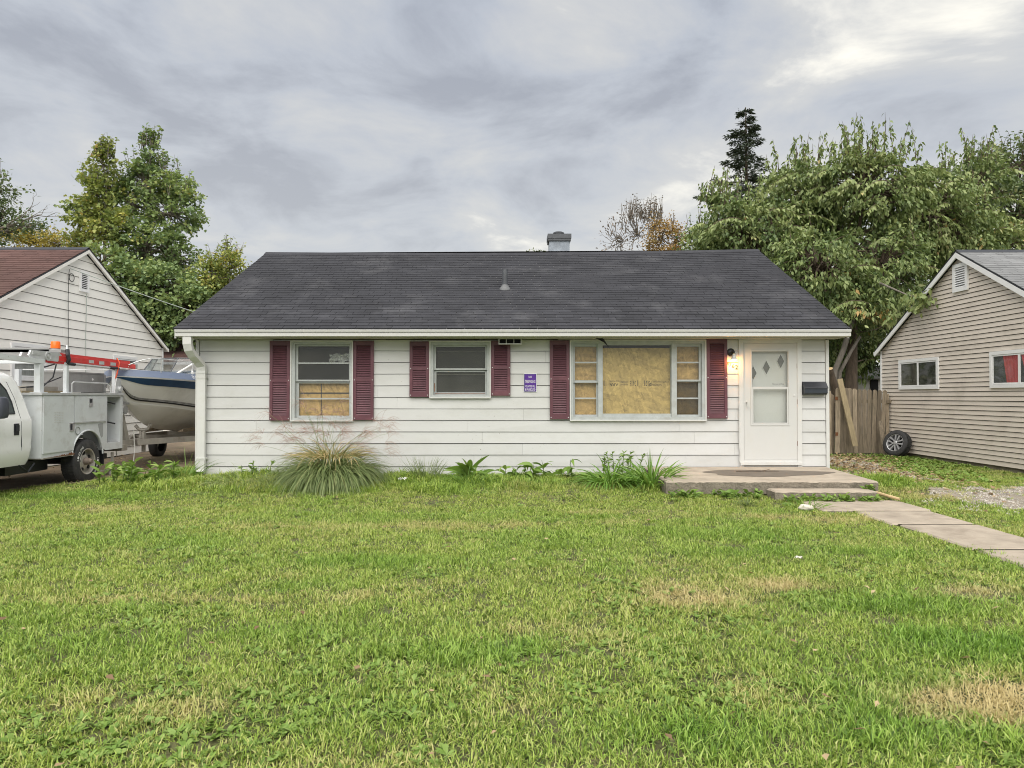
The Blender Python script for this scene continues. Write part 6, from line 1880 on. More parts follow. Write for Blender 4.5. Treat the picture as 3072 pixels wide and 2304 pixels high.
leaf_cloud('crown', np.concatenate(P), np.concatenate(D), np.concatenate(L), 'needle', spc, np.concatenate(tn), wide=.55)

# maples on the left
vY = 29
tree('maple_tree', 'tall green maple rising behind the left house', (PT(440, 1188, vY)[0], vY, -.13),
     [lobe(447, 470, vY, 45, 55), lobe(440, 540, vY, 85, 65), lobe(505, 560, vY + .5, 95, 60), lobe(400, 620, vY, 90, 80), lobe(520, 640, vY, 105, 75), lobe(440, 740, vY - .5, 115, 90), lobe(540, 770, vY, 85, 85), lobe(570, 590, vY, 55, 38)],
     'leaf_maple', 280, 38, .14, .34, .15, .20, [(PT(440, 1188, vY)[0], vY, -.13), (PT(437, 1188, vY)[0], vY, 3), (PT(440, 1188, vY)[0], vY, 6), (PT(442, 1188, vY)[0], vY, 9), (PT(445, 1188, vY)[0], vY, 12)], 'bark_grey', tpl=MAPLE, tf=MAPLE_F, shoots=(90, .75, 11), out_bias=.35)
vY2 = 28
tree('maple_tree', 'slender maple with yellowing leaves left of the green one', (PT(315, 1188, vY2)[0], vY2, -.13),
     [lobe(310, 495, vY2, 45, 50), lobe(285, 570, vY2, 65, 60), lobe(330, 570, vY2 + .6, 50, 70), lobe(260, 640, vY2, 70, 55), lobe(330, 680, vY2, 80, 70), lobe(240, 720, vY2 + .5, 60, 50)],
     'leaf_maple_yellow', 175, 34, .135, .34, .15, .15, None, 'bark_grey', tpl=MAPLE, tf=MAPLE_F, shoots=(60, .75, 9), out_bias=.35)
tree('dense_tree', 'dense dark green tree low between left house and white roof', (PT(470, 1188, 26)[0], 26, -.13),
     [lobe(300, 790, 26, 80, 70), lobe(380, 840, 26, 100, 85), lobe(480, 870, 26, 105, 90), lobe(430, 960, 26, 110, 80), lobe(550, 920, 26, 90, 90), lobe(540, 1000, 26, 90, 60)], 'leaf_maple', 270, 56, .14, .38, .3, .2, tpl=MAPLE, tf=MAPLE_F, tint_mu=.36)
tree('yellow_tree', 'yellow green small tree beside the left slope of the white roof', (PT(650, 1188, 27)[0], 27, -.13),
     [lobe(640, 830, 27, 55, 60), lobe(690, 800, 27, 45, 50), lobe(620, 900, 27, 60, 60), lobe(665, 880, 27.5, 60, 60)], 'leaf_maple_yellow', 130, 42, .15, .40, .1, .14, None, 'bark_grey', shoots=(22, .8, 9))
tree('yellow_tree', 'yellow autumn tree at far left above the red roof', (PT(100, 1188, 34)[0], 34, -.13),
     [lobe(40, 715, 34, 80, 40), lobe(110, 725, 34, 70, 35), lobe(190, 735, 34, 70, 35), lobe(100, 790, 34, 150, 50), lobe(270, 745, 34, 50, 30)], 'leaf_yellow', 170, 46, .15, .5, .1, .16, None, 'bark_grey', shoots=(20, .7, 8))
tree('dark_tree', 'dark tree with bare twigs cut by the left picture edge', (PT(-40, 1188, 27)[0], 27, -.13),
     [lobe(-15, 560, 27, 75, 55), lobe(10, 640, 27, 60, 35), lobe(75, 675, 27, 60, 40), lobe(-60, 640, 27, 90, 110), lobe(25, 690, 27, 60, 40)], 'leaf_dark', 120, 30, .14, .45, .1, .2, None, 'bark_grey', shoots=(14, .7, 6))
bt = thing('bare_branch', PT(60, 690, 26.6), 'bare grey branch against the sky at far left', 'branch')
mb = MB()
stack = [(Vector(PT(-30, 690, 26.6)), Vector((1.0, 0, .22)).normalized(), 1.1, .05, 0)]
while stack:
    p, d, ln, r_, lv = stack.pop()
    q = p + d * ln + Vector((0, 0, .06 * ln)); mid = (p + q) / 2 + Vector((R.uniform(-.05, .05), R.uniform(-.05, .05), R.uniform(-.04, .06)))
    mb.tube([p, mid, q], [r_, r_ * .8, r_ * .6], 5, False)
    if lv < 4:
        for k in range(2 if lv else 3):
            nd = (d + Vector((R.uniform(-.5, .6), R.uniform(-.4, .4), R.uniform(-.35, .75)))).normalized()
            stack.append((q if k == 0 else mid, nd, ln * R.uniform(.55, .78), r_ * .6, lv + 1))
obj('twig', mb, 'bark_grey', bt)


# far tree belt that closes the horizon between the houses
for k, (x, Yb, h, lab) in enumerate(((560, 44, 860, 'far small tree low behind the yellow tree beside the white roof'), (1400, 60, 800, 'far small tree hidden behind the roof ridge'))):
    if k == 0:
        tree('far_tree', lab, (PT(x, 1188, Yb)[0], Yb, -.13), [lobe(x, 900, Yb, 80, 60), lobe(x + 70, 930, Yb, 70, 50), lobe(x - 80, 950, Yb, 80, 50)], 'leaf_dark', 90, 50, .22, .6, .1, .2)
tw = thing('tree_tip', PT(1611, 762, 24), 'tiny leafy tree tip peeking over the ridge left of the chimney', 'tree')
c = np.array(PT(1611, 757, 24)); mb = MB(); mb.tube([(c[0], 24, 0), tuple(c)], [.08, .01], 6); obj('trunk', mb, 'bark', tw)
P = c + rng.normal(0, 1, (70, 3)) * [.16, .1, .05] + [0, 0, -.03]; leaf_cloud('crown', P, rng.normal(0, 1, (70, 3)) + [0, 0, .3], rng.uniform(.08, .14, 70), 'leaf_dark', tw, rng.random(70))


# far wood that closes the horizon behind the houses
nw = 16000
wx = rng.uniform(-120, 120, nw); wy = rng.uniform(62, 74, nw)
wz = -.2 + rng.random(nw) ** .8 * (4.2 + 2.2 * np.sin(wx * .21) + 1.3 * np.sin(wx * .53 + 1))
tag(leaf_cloud('distant_wood', np.stack([wx, wy, wz], 1), rng.normal(0, 1, (nw, 3)), rng.uniform(.5, 1.1, nw), 'leaf_dark', None, np.clip(rng.normal(.5, .22, nw), 0, 1)), 'far line of woods behind the houses', 'woods', kind='stuff')


# ------------------------------------------------------------------ blades and weeds
def ribbons(name, roots, dirs, length, width, bend, m, parent, tint, seg=6, org=None, wprof=None, twist=0.0):
    """Arching blades: each leaves its root along dirs and bends down under its weight."""
    n = len(roots)
    d = unit(dirs)
    pts = [roots]; cur = roots.copy(); dd = d.copy()
    stp = (length / seg)[:, None]
    for s in range(seg):
        cur = cur + dd * stp
        dd = unit(dd + np.array([0, 0, -1.0]) * (bend / seg)[:, None])
        pts.append(cur)
    C = np.stack(pts, 1)
    side_ = unit(np.cross(d, np.tile([0, 0, 1.0], (n, 1)) + rng.normal(0, .5 + twist, (n, 3))))
    prof = np.array([.7, 1, 1, .9, .75, .5, .06]) if wprof is None else np.array(wprof)
    prof = np.interp(np.linspace(0, 1, seg + 1), np.linspace(0, 1, len(prof)), prof)
    w = width[:, None, None] * prof[None, :, None] * .5
    V = np.stack([C - side_[:, None] * w, C + side_[:, None] * w], 2).reshape(-1, 3)
    k = (seg + 1) * 2
    base = np.arange(seg) * 2
    q = np.stack([base, base + 1, base + 3, base + 2], -1)
    F = (q[None] + (np.arange(n) * k)[:, None, None]).reshape(-1, 4)
    if org is None:
        org = np.array([V[:, 0].mean(), V[:, 1].mean(), roots[:, 2].min()])
    me = np_mesh(name, V - np.array(org), None, F, m, np.repeat(tint, k))
    np_obj(name, me, parent, org)
    return C[:, -1]


def fan(n, c, rad, spread, rise):
    a = rng.uniform(0, 2 * math.pi, n); r_ = rad * np.sqrt(rng.random(n))
    roots = np.stack([c[0] + r_ * np.cos(a), c[1] + r_ * np.sin(a), np.full(n, c[2])], 1)
    a2 = a + rng.normal(0, .4, n)
    dirs = np.stack([np.cos(a2) * spread * (r_ / rad + .25), np.sin(a2) * spread * (r_ / rad + .25), np.full(n, rise)], 1) + rng.normal(0, .12, (n, 3))
    return roots, dirs


# ornamental grass clump under the left window
oc = (-2.93, 11.42, gz(-2.93, 11.42))
og = thing('ornamental_grass', oc, 'big arching ornamental grass clump with pink plumes below the left window', 'grass clump')
r1, d1 = fan(2400, oc, .36, .72, 1.1)
tn = np.clip(rng.normal(.45, .2, 2400), 0, .85)
ribbons('blades', r1, d1, rng.uniform(.70, 1.25, 2400), rng.uniform(.008, .015, 2400), rng.uniform(2.3, 4.3, 2400), 'clump_blade', og, tn, 9)
r1, d1 = fan(260, (oc[0] + .05, oc[1] - .02, oc[2] + .42), .40, .9, .55)
ribbons('dry_blades', r1, d1, rng.uniform(.25, .55, 260), rng.uniform(.008, .016, 260), rng.uniform(.8, 2.4, 260), 'clump_blade', og, np.clip(rng.normal(.97, .06, 260), .8, 1), 6, twist=.6)
nP = 64
r1, d1 = fan(nP, (oc[0] - .05, oc[1], oc[2] + .25), .25, .30, 1.0)
d1[:, 0] += rng.normal(.12, .55, nP)
ends = ribbons('plume_stalks', r1, d1, rng.uniform(.55, 1.15, nP), rng.uniform(.004, .006, nP), rng.uniform(.3, 1.0, nP), 'clump_blade', og, np.clip(rng.normal(.6, .1, nP), 0, 1), 8, wprof=(1, 1, 1, .8))
nf = 16
tips = np.repeat(ends, nf, 0) + rng.normal(0, .018, (nP * nf, 3))
dx = np.repeat(np.where(d1[:, 0] > -.1, 1.0, -1.0), nf)
dirs = np.stack([dx * rng.uniform(.1, 1, nP * nf), rng.normal(-.1, .3, nP * nf), rng.uniform(.1, .7, nP * nf)], 1)
ribbons('plumes', tips, dirs, rng.uniform(.14, .34, nP * nf), rng.uniform(.0028, .0046, nP * nf), rng.uniform(1.2, 2.4, nP * nf), 'plume', og, rng.random(nP * nf), 7, wprof=(.8, 1, 1, .7))

def blade_clump(name, label, cat, c, n, rad, L0, L1, w0, w1, m, spread=.6, rise=1.0, b0=.6, b1=2.0, tmu=.5, seg=6, group=None):
    c = (c[0], c[1], gz(c[0], c[1]) - .01)
    T = thing(name, c, label, cat, group)
    r_, d_ = fan(n, c, rad, spread, rise)
    ribbons('blades', r_, d_, rng.uniform(L0, L1, n), rng.uniform(w0, w1, n), rng.uniform(b0, b1, n), m, T, np.clip(rng.normal(tmu, .2, n), 0, 1), seg)
    return T
blade_clump('day_lily', 'bright strappy day lily clump touching the porch slab corner', 'plant', (2.16, 11.15), 200, .26, .38, .70, .018, .030, 'lily_blade', .8, 1.0, .9, 2.2)
blade_clump('day_lily', 'bright strappy day lily clump left of the one at the porch', 'plant', (1.55, 11.35), 220, .32, .34, .62, .018, .030, 'lily_blade', .9, .9, 1.0, 2.4)
blade_clump('grass_tuft', 'upright tall grass tuft right of the ornamental clump', 'grass clump', (-1.45, 11.75), 170, .22, .25, .50, .005, .009, 'clump_blade', .5, 1.1, .3, 1.2, .42)
blade_clump('grass_tuft', 'dark grass mound under the tall broad leaved weed', 'grass clump', (-.72, 11.45), 260, .34, .18, .36, .005, .010, 'lily_blade', .8, .9, .8, 2.0, .28)
blade_clump('grass_tuft', 'bright grass tuft at the foot of the downspout corner', 'grass clump', (-5.55, 12.0), 150, .22, .30, .58, .006, .011, 'lily_blade', .7, 1.0, .8, 2.2, .62)
blade_clump('grass_tuft', 'long flattened grass left of the ornamental clump', 'grass clump', (-4.35, 11.45), 300, .5, .3, .55, .005, .009, 'clump_blade', .9, .7, 1.2, 2.8, .5)
blade_clump('grass_tuft', 'trailing grass at the left foot of the ornamental clump', 'grass clump', (-3.75, 11.2), 240, .32, .3, .6, .006, .010, 'clump_blade', 1.0, .7, 1.2, 2.8, .55)
blade_clump('grass_tuft', 'small dark grass tuft in the lawn before the porch', 'grass clump', (3.2, 9.75), 60, .06, .12, .24, .006, .010, 'clump_blade', .8, .9, .5, 1.6, .35)
blade_clump('grass_tuft', 'ragged tuft growing against the walkway corner', 'grass clump', (3.95, 9.62), 110, .22, .14, .28, .006, .010, 'lily_blade', .8, .8, .6, 1.8, .55)


def broad_plant(name, label, c, stems, m='broad_leaf', cat='weed'):
    """stems: (dx, dy, height, leaves, leaf length, leaf width, flop)"""
    c = (c[0], c[1], gz(c[0], c[1]))
    T = thing(name, c, label, cat)
    rr, dd, LL, WW, BB = [], [], [], [], []
    for dx, dy, h, n, ll, lw, fl in stems:
        wood = MB()
        base = np.array([c[0] + dx, c[1] + dy, c[2]])
        tip = base + np.array([R.uniform(-.08, .08), R.uniform(-.05, .05), h])
        wood.tube([tuple(base), tuple((base + tip) / 2 + rng.normal(0, .01, 3)), tuple(tip)], [.007, .006, .003], 5)
        obj('stem', wood, 'stem_green', T)
        for k in range(n):
            f = R.uniform(.05, 1.0); a = R.uniform(0, 6.28)
            rr.append(base + (tip - base) * f); dd.append([math.cos(a), math.sin(a) * .8, R.uniform(.3, 1.2)])
            LL.append(ll * R.uniform(.6, 1.1)); WW.append(lw * R.uniform(.7, 1.1)); BB.append(fl * R.uniform(.5, 1.3))
    n = len(rr)
    ribbons('leaves', np.array(rr), np.array(dd), np.array(LL), np.array(WW), np.array(BB), m, T, np.clip(rng.normal(.5, .22, n), 0, 1), 6, wprof=(.12, .8, 1, .95, .75, .4, .04), twist=.2)
mat('stem_green', (.09, .13, .035), .6)
broad_plant('broad_weed', 'tall broad leaved weed with upright pointed leaves by the wall', (-.70, 11.9), [(0, 0, .14, 18, .46, .11, .9), (-.12, 0, .08, 8, .40, .075, 1.8), (.12, 0, .10, 8, .40, .08, 1.6)])
broad_plant('dock_weed', 'curly dock weed right of the tall broad weed', (-.05, 11.9), [(-.08, 0, .2, 10, .28, .08, 2.2), (.06, 0, .14, 10, .26, .075, 2.4)])
broad_plant('dock_weed', 'curled arching dock weed below the gap between sign and window', (.42, 11.9), [(-.10, 0, .24, 12, .32, .085, 2.4), (.10, 0, .32, 12, .32, .075, 2.3), (-.24, 0, .2, 10, .28, .08, 2.4)])
broad_plant('dock_weed', 'single curled dock stalk under the picture window', (.98, 11.95), [(0, 0, .32, 12, .28, .09, 2.6), (-.16, 0, .12, 8, .28, .07, 2.2)])
broad_plant('leafy_weed', 'fine leaved branching weed beside the day lilies at the wall', (1.78, 11.95), [(x, 0, .34 + R.uniform(-.06, .16), 30, .085, .026, .8) for x in np.linspace(-.28, .32, 10)])
broad_plant('leafy_weed', 'bright green leafy weed patch before the downspout', (-6.05, 11.55), [(R.uniform(-.55, .55), R.uniform(-.35, .35), .20 + R.uniform(0, .14), 12, .17, .055, 1.2) for _ in range(20)])
broad_plant('leafy_weed', 'small leafy weed at the porch slab right corner', (5.22, 10.38), [(R.uniform(-.10, .1), 0, .16, 9, .10, .05, 1.0) for _ in range(5)])
broad_plant('leafy_weed', 'dark green weeds lining the front of the porch slab', (3.05, 10.30), [(R.uniform(-.75, .6), R.uniform(-.10, .12), .06 + R.uniform(0, .05), 8, .10, .045, 1.2) for _ in range(34)])
broad_plant('leafy_weed', 'low weeds between the step and the walkway', (4.55, 10.02), [(R.uniform(-.75, .75), R.uniform(-.05, .06), .05 + R.uniform(0, .05), 8, .09, .04, 1.2) for _ in range(34)])
broad_plant('leafy_weed', 'small upright weeds at the wall left of the ornamental grass', (-4.35, 12.0), [(R.uniform(-.45, .5), 0, .22 + R.uniform(-.06, .1), 10, .09, .035, 1.0) for _ in range(8)])


# ------------------------------------------------------------------ scattered grass, stones and litter (nobody could count these)
def scatter(name, P, rot, scl, idx, sources, label, cat, extra=None):
    me = bpy.data.meshes.new(name)
    me.vertices.add(len(P)); me.vertices.foreach_set('co', np.asarray(P, dtype=np.float32).ravel())
    for nm, tp_, key, arr in (('rot', 'FLOAT_VECTOR', 'vector', rot), ('scl', 'FLOAT', 'value', scl), ('idx', 'INT', 'value', idx)):
        a = me.attributes.new(nm, tp_, 'POINT'); a.data.foreach_set(key, np.asarray(arr, dtype=np.int32 if tp_ == 'INT' else np.float32).ravel())
    for nm, arr in (extra or {}).items():
        a = me.attributes.new(nm, 'FLOAT', 'POINT'); a.data.foreach_set('value', np.asarray(arr, dtype=np.float32))
    o = bpy.data.objects.new(name, me); link(o)
    src = bpy.data.collections.new(name + '_source')
    for k, m_ in enumerate(sources):
        so = bpy.data.objects.new('%s_%02d' % (name, k), m_); src.objects.link(so)
    ng = bpy.data.node_groups.new(name, 'GeometryNodeTree')
    ng.interface.new_socket('Geometry', in_out='INPUT', socket_type='NodeSocketGeometry')
    ng.interface.new_socket('Geometry', in_out='OUTPUT', socket_type='NodeSocketGeometry')
    N, L_ = ng.nodes.new, ng.links.new
    gi, go = N('NodeGroupInput'), N('NodeGroupOutput')
    ci = N('GeometryNodeCollectionInfo'); ci.inputs['Collection'].default_value = src
    ci.inputs['Separate Children'].default_value = True; ci.inputs['Reset Children'].default_value = True
    iop = N('GeometryNodeInstanceOnPoints'); iop.inputs['Pick Instance'].default_value = True
    def na(nm, dt):
        n = N('GeometryNodeInputNamedAttribute'); n.data_type = dt; n.inputs['Name'].default_value = nm
        return n.outputs['Attribute']
    L_(gi.outputs[0], iop.inputs['Points']); L_(ci.outputs[0], iop.inputs['Instance'])
    L_(na('idx', 'INT'), iop.inputs['Instance Index'])
    e2r = N('FunctionNodeEulerToRotation'); L_(na('rot', 'FLOAT_VECTOR'), e2r.inputs[0]); L_(e2r.outputs[0], iop.inputs['Rotation'])
    L_(na('scl', 'FLOAT'), iop.inputs['Scale'])
    L_(iop.outputs[0], go.inputs[0])
    md = o.modifiers.new('scatter', 'NODES'); md.node_group = ng
    tag(o, label, cat, kind='stuff')
    return o


def blade_mesh(name, n, rad, L0, L1, w0, w1, lean, m, tlo, thi):
    a = rng.uniform(0, 6.283, n); r_ = rad * np.sqrt(rng.random(n))
    root = np.stack([r_ * np.cos(a), r_ * np.sin(a), np.full(n, -.004)], 1)
    b = rng.uniform(0, 6.283, n); ln = rng.uniform(L0, L1, n); le = np.abs(rng.normal(0, lean, n)) + .15
    d = unit(np.stack([np.cos(b) * le, np.sin(b) * le, np.ones(n)], 1))
    mid = root + d * (ln * .55)[:, None]
    tip = mid + unit(d + np.stack([np.cos(b), np.sin(b), np.zeros(n)], 1) * (le * .7)[:, None] + [0, 0, -.25]) * (ln * .45)[:, None]
    s = np.stack([-np.sin(b), np.cos(b), rng.normal(0, .3, n)], 1) * (rng.uniform(w0, w1, n) * .5)[:, None]
    V = np.stack([root - s * .8, root + s * .8, mid + s, mid - s, tip], 1).reshape(-1, 3)
    o5 = np.arange(n) * 5
    Q = np.stack([o5, o5 + 1, o5 + 2, o5 + 3], 1); T3 = np.stack([o5 + 3, o5 + 2, o5 + 4], 1)
    return np_mesh(name, V, T3, Q, m, np.repeat(rng.uniform(tlo, thi, n), 5))


def rosette_mesh(name, n, L0, L1, w, m):
    a = rng.uniform(0, 6.283, n)
    D = np.stack([np.cos(a), np.sin(a), rng.uniform(.15, .7, n)], 1)
    P = np.zeros((n, 3)); D = unit(D); L = rng.uniform(L0, L1, n)
    S = unit(np.cross(np.tile([0, 0, 1.0], (n, 1)), D)); N_ = np.cross(D, S)
    tp_ = np.array([[0, 0, 0], [.4, -w, .05], [.4, w, .05], [.8, -w * .7, 0], [.8, w * .7, 0], [1, 0, -.06]])
    tf = np.array([[0, 1, 2], [1, 3, 4], [1, 4, 2], [3, 5, 4]])
    V = (D[:, None] * tp_[None, :, 0:1] + S[:, None] * tp_[None, :, 1:2] + N_[:, None] * tp_[None, :, 2:3]) * L[:, None, None]
    F = (tf[None] + (np.arange(n) * 6)[:, None, None]).reshape(-1, 3)
    return np_mesh(name, V.reshape(-1, 3), F, None, m, np.repeat(rng.uniform(.2, .9, n), 6))


def vnoise(x, y, seed):
    """Smooth value noise."""
    def h(i, j):
        v = np.sin(i * 127.1 + j * 311.7 + seed * 74.7) * 43758.5453
        return v - np.floor(v)
    xi, yi = np.floor(x), np.floor(y); fx_, fy_ = x - xi, y - yi
    fx_, fy_ = fx_ * fx_ * (3 - 2 * fx_), fy_ * fy_ * (3 - 2 * fy_)
    return (h(xi, yi) * (1 - fx_) + h(xi + 1, yi) * fx_) * (1 - fy_) + (h(xi, yi + 1) * (1 - fx_) + h(xi + 1, yi + 1) * fx_) * fy_


def fbm(x, y, seed):
    return .55 * vnoise(x, y, seed) + .28 * vnoise(x * 2.1, y * 2.1, seed + 3) + .17 * vnoise(x * 4.3, y * 4.3, seed + 7)


# where the lawn is dry or lush (patches read off the photograph, as places on the ground)
def spot(px, py, rx, ry, amt):
    Y = 1.53 * FPX / (py - 1188)
    return ((px - 1540) * Y / FPX, Y, rx * 1.15, ry * 1.2, amt)
DRY = [spot(2960, 2100, .75, .22, 1.0), spot(2740, 2060, .3, .15, .6), spot(2340, 1760, .38, .16, 1.0), spot(2140, 1800, .7, .28, .55), spot(2900, 1780, .35, .16, .9), spot(2760, 1790, .3, .15, .5), spot(600, 2120, .42, .2, .5), spot(760, 2060, .22, .13, .4), spot(280, 2090, .2, .12, .4),
       spot(560, 1800, .6, .12, .3), spot(1080, 1780, .35, .10, .35), spot(2280, 1555, .6, .2, .6), spot(1350, 1580, 1.0, .25, .35), spot(2550, 1560, .7, .25, .45), spot(420, 1530, .9, .2, .4), spot(2480, 1640, .8, .3, .3), spot(2820, 1500, .7, .5, .55), spot(1760, 1560, .9, .25, .3), spot(1650, 1480, .9, .25, .4), spot(1700, 1900, .6, .25, .3)]
LUSH = [spot(2700, 1820, .7, .26, .9), spot(2900, 1930, .55, .2, .9), spot(2350, 1660, 1.1, .3, .7), spot(2150, 1610, 1.2, .35, .55), spot(1100, 1690, .8, .22, .8), spot(900, 1900, .8, .25, .6), spot(300, 1930, .7, .3, .6), spot(2000, 2200, .6, .18, .6), spot(2600, 2190, .6, .2, .6), spot(1300, 1960, .9, .25, .5), spot(1050, 2150, .6, .2, .4), spot(200, 1500, 1.3, .3, .6), spot(2250, 1950, .8, .25, .35)]
def patch(L, x, y):
    v = np.zeros_like(x)
    for cx_, cy_, rx_, ry_, a in L:
        q = ((x - cx_) / rx_) ** 2 + ((y - cy_) / ry_) ** 2
        v = np.maximum(v, a * np.exp(-q * (.75 + .7 * fbm(x * 5, y * 5, 2))))
    return v


slab_rects = [(2.2, 5.4, 10.47, 12.4), (3.74, 5.16, 10.15, 10.47), (4.06, 5.44, 9.20, 10.12), (4.44, 5.40, 0, 9.2), (-5.5, 5.46, 12.28, 20.4)]
def on_hard(x, y, pad=0.0):
    k = np.zeros_like(x, bool)
    for a, b, c, d in slab_rects:
        k |= (x > a + pad) & (x < b - pad) & (y > c + pad) & (y < d - pad)
    return k


tuft = [blade_mesh('tuft', 56, .095, .024, .058, .0036, .0064, 1.1, 'grass_blade', .0, 1.0) for _ in range(6)]
tuft += [blade_mesh('tuft_long', 48, .09, .038, .088, .0035, .0062, .85, 'grass_blade', 0, .8) for _ in range(3)]
tuft += [blade_mesh('tuft_flat', 64, .11, .03, .075, .004, .0066, 1.7, 'grass_blade', .2, 1.0) for _ in range(3)]
# sample the lawn denser near the camera
n_try = 420000
yy_ = 1.6 + rng.random(n_try) ** 1.15 * 16.0
half = .82 * yy_ + 4.5
xx_ = rng.uniform(-1, 1, n_try) * half
dens = np.clip(270 - 11 * yy_, 110, 270)
area_pdf = 1.0 / (2 * half) * (1 / (1.15 * ((yy_ - 1.6) / 16.0 + 1e-6) ** (.15 / 1.15) * 16.0))
keep = rng.random(n_try) < np.clip(dens / (n_try * area_pdf), 0, 1)
x, y = xx_[keep], yy_[keep]
bad = on_hard(x, y, .03) & ~((x > 4.3) & (y < 9.9) & ~on_hard(x + .0, y, .0 + .05 + .0)) & ~((y < 9.9) & (np.minimum(np.abs(x - 4.45), np.abs(x - 5.39)) < .16 * np.clip(fbm(x * 0 + 3, y * 3.1, 61) - .28, 0, 1) * 2.2)) | drive_mask(x, y, -.05) | (gravel_mask(x, y, -.12) & (rng.random(len(x)) < .93)) | (x > 9.85) & (y > 12.2) & (y < 19.1) | (x < -9.8) & (y > 12.6)
x, y = x[~bad], y[~bad]
dry = np.clip(patch(DRY, x, y) + .45 * np.clip(fbm(x * 1.6, y * 2.6, 5) - .48, 0, 1) * 2.2 + .10 * rng.random(len(x)), 0, 1)
lush = np.clip(patch(LUSH, x, y) + .9 * np.clip(fbm(x * 1.1 + 9, y * 1.6, 8) - .52, 0, 1) * 2.0, 0, 1)
dry = np.clip(dry - .6 * lush, 0, 1)
wall_band = (y > 11.0 - .5 * fbm(x * 2, y * 0, 3)) & (np.abs(x) < 6.3)
idx = rng.integers(0, 6, len(x)); lg = lush > rng.uniform(.25, 1.1, len(x)); idx[lg] = 6 + rng.integers(0, 3, lg.sum()); fl = dry > rng.uniform(.2, 1.0, len(x)); idx[fl] = 9 + rng.integers(0, 3, fl.sum())
idx[wall_band] = 6 + rng.integers(0, 3, wall_band.sum())
scl = rng.uniform(.75, 1.2, len(x)) * (1 - .15 * dry) * (1 + .10 * lush); scl[wall_band] *= .95 + 2.2 * np.clip(fbm(x[wall_band] * 1.7, y[wall_band] * 1.2, 51) - .3, 0, 1) * rng.uniform(.6, 1.5, wall_band.sum())
g = gzv(x, y)
scatter('lawn_grass', np.stack([x, y, g], 1), np.stack([rng.normal(0, .12, len(x)), rng.normal(0, .12, len(x)), rng.uniform(0, 6.283, len(x))], 1), scl, idx, tuft,
        'mown green lawn with yellow dry patches', 'grass', {'dry': dry, 'lush': lush})
# broad weeds and clover in the lawn
ros = [rosette_mesh('rosette', 11, .022, .060, .18, 'broad_leaf') for _ in range(3)] + [rosette_mesh('clover', 20, .012, .034, .42, 'broad_leaf') for _ in range(3)]
n = 30000
y = 1.8 + rng.random(n) ** 1.1 * 10.4; x = rng.uniform(-1, 1, n) * (.78 * y + 1.2)
pr = np.clip((fbm(x * 1.3, y * 1.9, 21) - .52) * 3.2, 0.01, .7)
kp = (rng.random(n) < pr) & ~on_hard(x, y, -.03) & ~drive_mask(x, y) & ~gravel_mask(x, y) & (patch(DRY, x, y) < .4)
x, y = x[kp], y[kp]
scatter('lawn_weeds', np.stack([x, y, gzv(x, y) + .012], 1), np.stack([rng.normal(0, .2, len(x)), rng.normal(0, .2, len(x)), rng.uniform(0, 6.28, len(x))], 1), rng.uniform(.5, 1.05, len(x)), rng.integers(0, 6, len(x)), ros, 'low broad leaved weeds and clover in the lawn', 'weeds')
# weeds in front of the right house and along the wall
y = np.concatenate([rng.uniform(12.3, 18.3, 1500), rng.uniform(11.2, 12.2, 900)]); x = np.concatenate([rng.uniform(7.2, 9.85, 1500), rng.uniform(-6.0, 2.1, 900)])
kp = ~gravel_mask(x, y, -.1) & ((fbm(x * 1.5, y * 1.5, 31) > .40) | (y < 12.25))
x, y = x[kp], y[kp]
scatter('edge_weeds', np.stack([x, y, gzv(x, y) + .03], 1), np.stack([rng.normal(0, .3, len(x)), rng.normal(0, .3, len(x)), rng.uniform(0, 6.28, len(x))], 1), rng.uniform(.6, 1.5, len(x)), rng.integers(0, 6, len(x)), ros, 'ground cover weeds along the house walls', 'weeds')
# gravel stones
def stone_mesh(name):
    v = unit(rng.normal(size=(10, 3))) * rng.uniform(.7, 1.1, (10, 1)) * [1, .8, .55]
    import bmesh
    bm = bmesh.new()
    for p in v:
        bm.verts.new(p)
    bmesh.ops.convex_hull(bm, input=bm.verts)
    me = bpy.data.meshes.new(name); bm.to_mesh(me); bm.free(); me.materials.append(MAT['gravel_stone'])
    return me
n = 26000
x = rng.uniform(5.4, 12, n); y = rng.uniform(7.8, 17.2, n)
kp = gravel_mask(x, y, .10) & (fbm(x * 2, y * 2, 41) > .32)
x, y = x[kp], y[kp]
scatter('gravel_stones', np.stack([x, y, gzv(x, y) + .012], 1), rng.uniform(0, 6.28, (len(x), 3)), rng.uniform(.008, .026, len(x)), rng.integers(0, 5, len(x)), [stone_mesh('stone') for _ in range(5)], 'loose pale gravel beside the walkway and house', 'gravel')
# fallen leaves by the house corner
def lit(n, x, y):
    P = np.stack([x, y, gzv(x, y) + rng.uniform(.015, .05, len(x))], 1)
    D = np.stack([rng.normal(0, 1, len(x)), rng.normal(0, 1, len(x)), rng.normal(0, .18, len(x))], 1)
    return P, D
x = np.concatenate([rng.normal(6.6, .75, 1500), rng.normal(8.3, .6, 700), rng.normal(7.4, .8, 500)]); y = np.concatenate([rng.normal(13.6, 1.3, 1500), rng.normal(17.2, .7, 700), rng.normal(16, 1, 500)])
kp = ~on_hard(x, y, -.02) & (x < 9.8) & (y < 18.4) & (x > 5.5)
x, y = x[kp], y[kp]
P, D = lit(len(x), x, y)
tag(leaf_cloud('leaf_litter', P, D, rng.uniform(.05, .12, len(P)), 'litter', None, rng.random(len(P)), roll=.35), 'brown fallen leaves by the fence and house corner', 'leaves', kind='stuff')
x = rng.uniform(-11, -5.8, 900); y = rng.uniform(10.5, 20, 900); kp = drive_mask(x, y, .1); x, y = x[kp], y[kp]
P, D = lit(len(x), x, y)
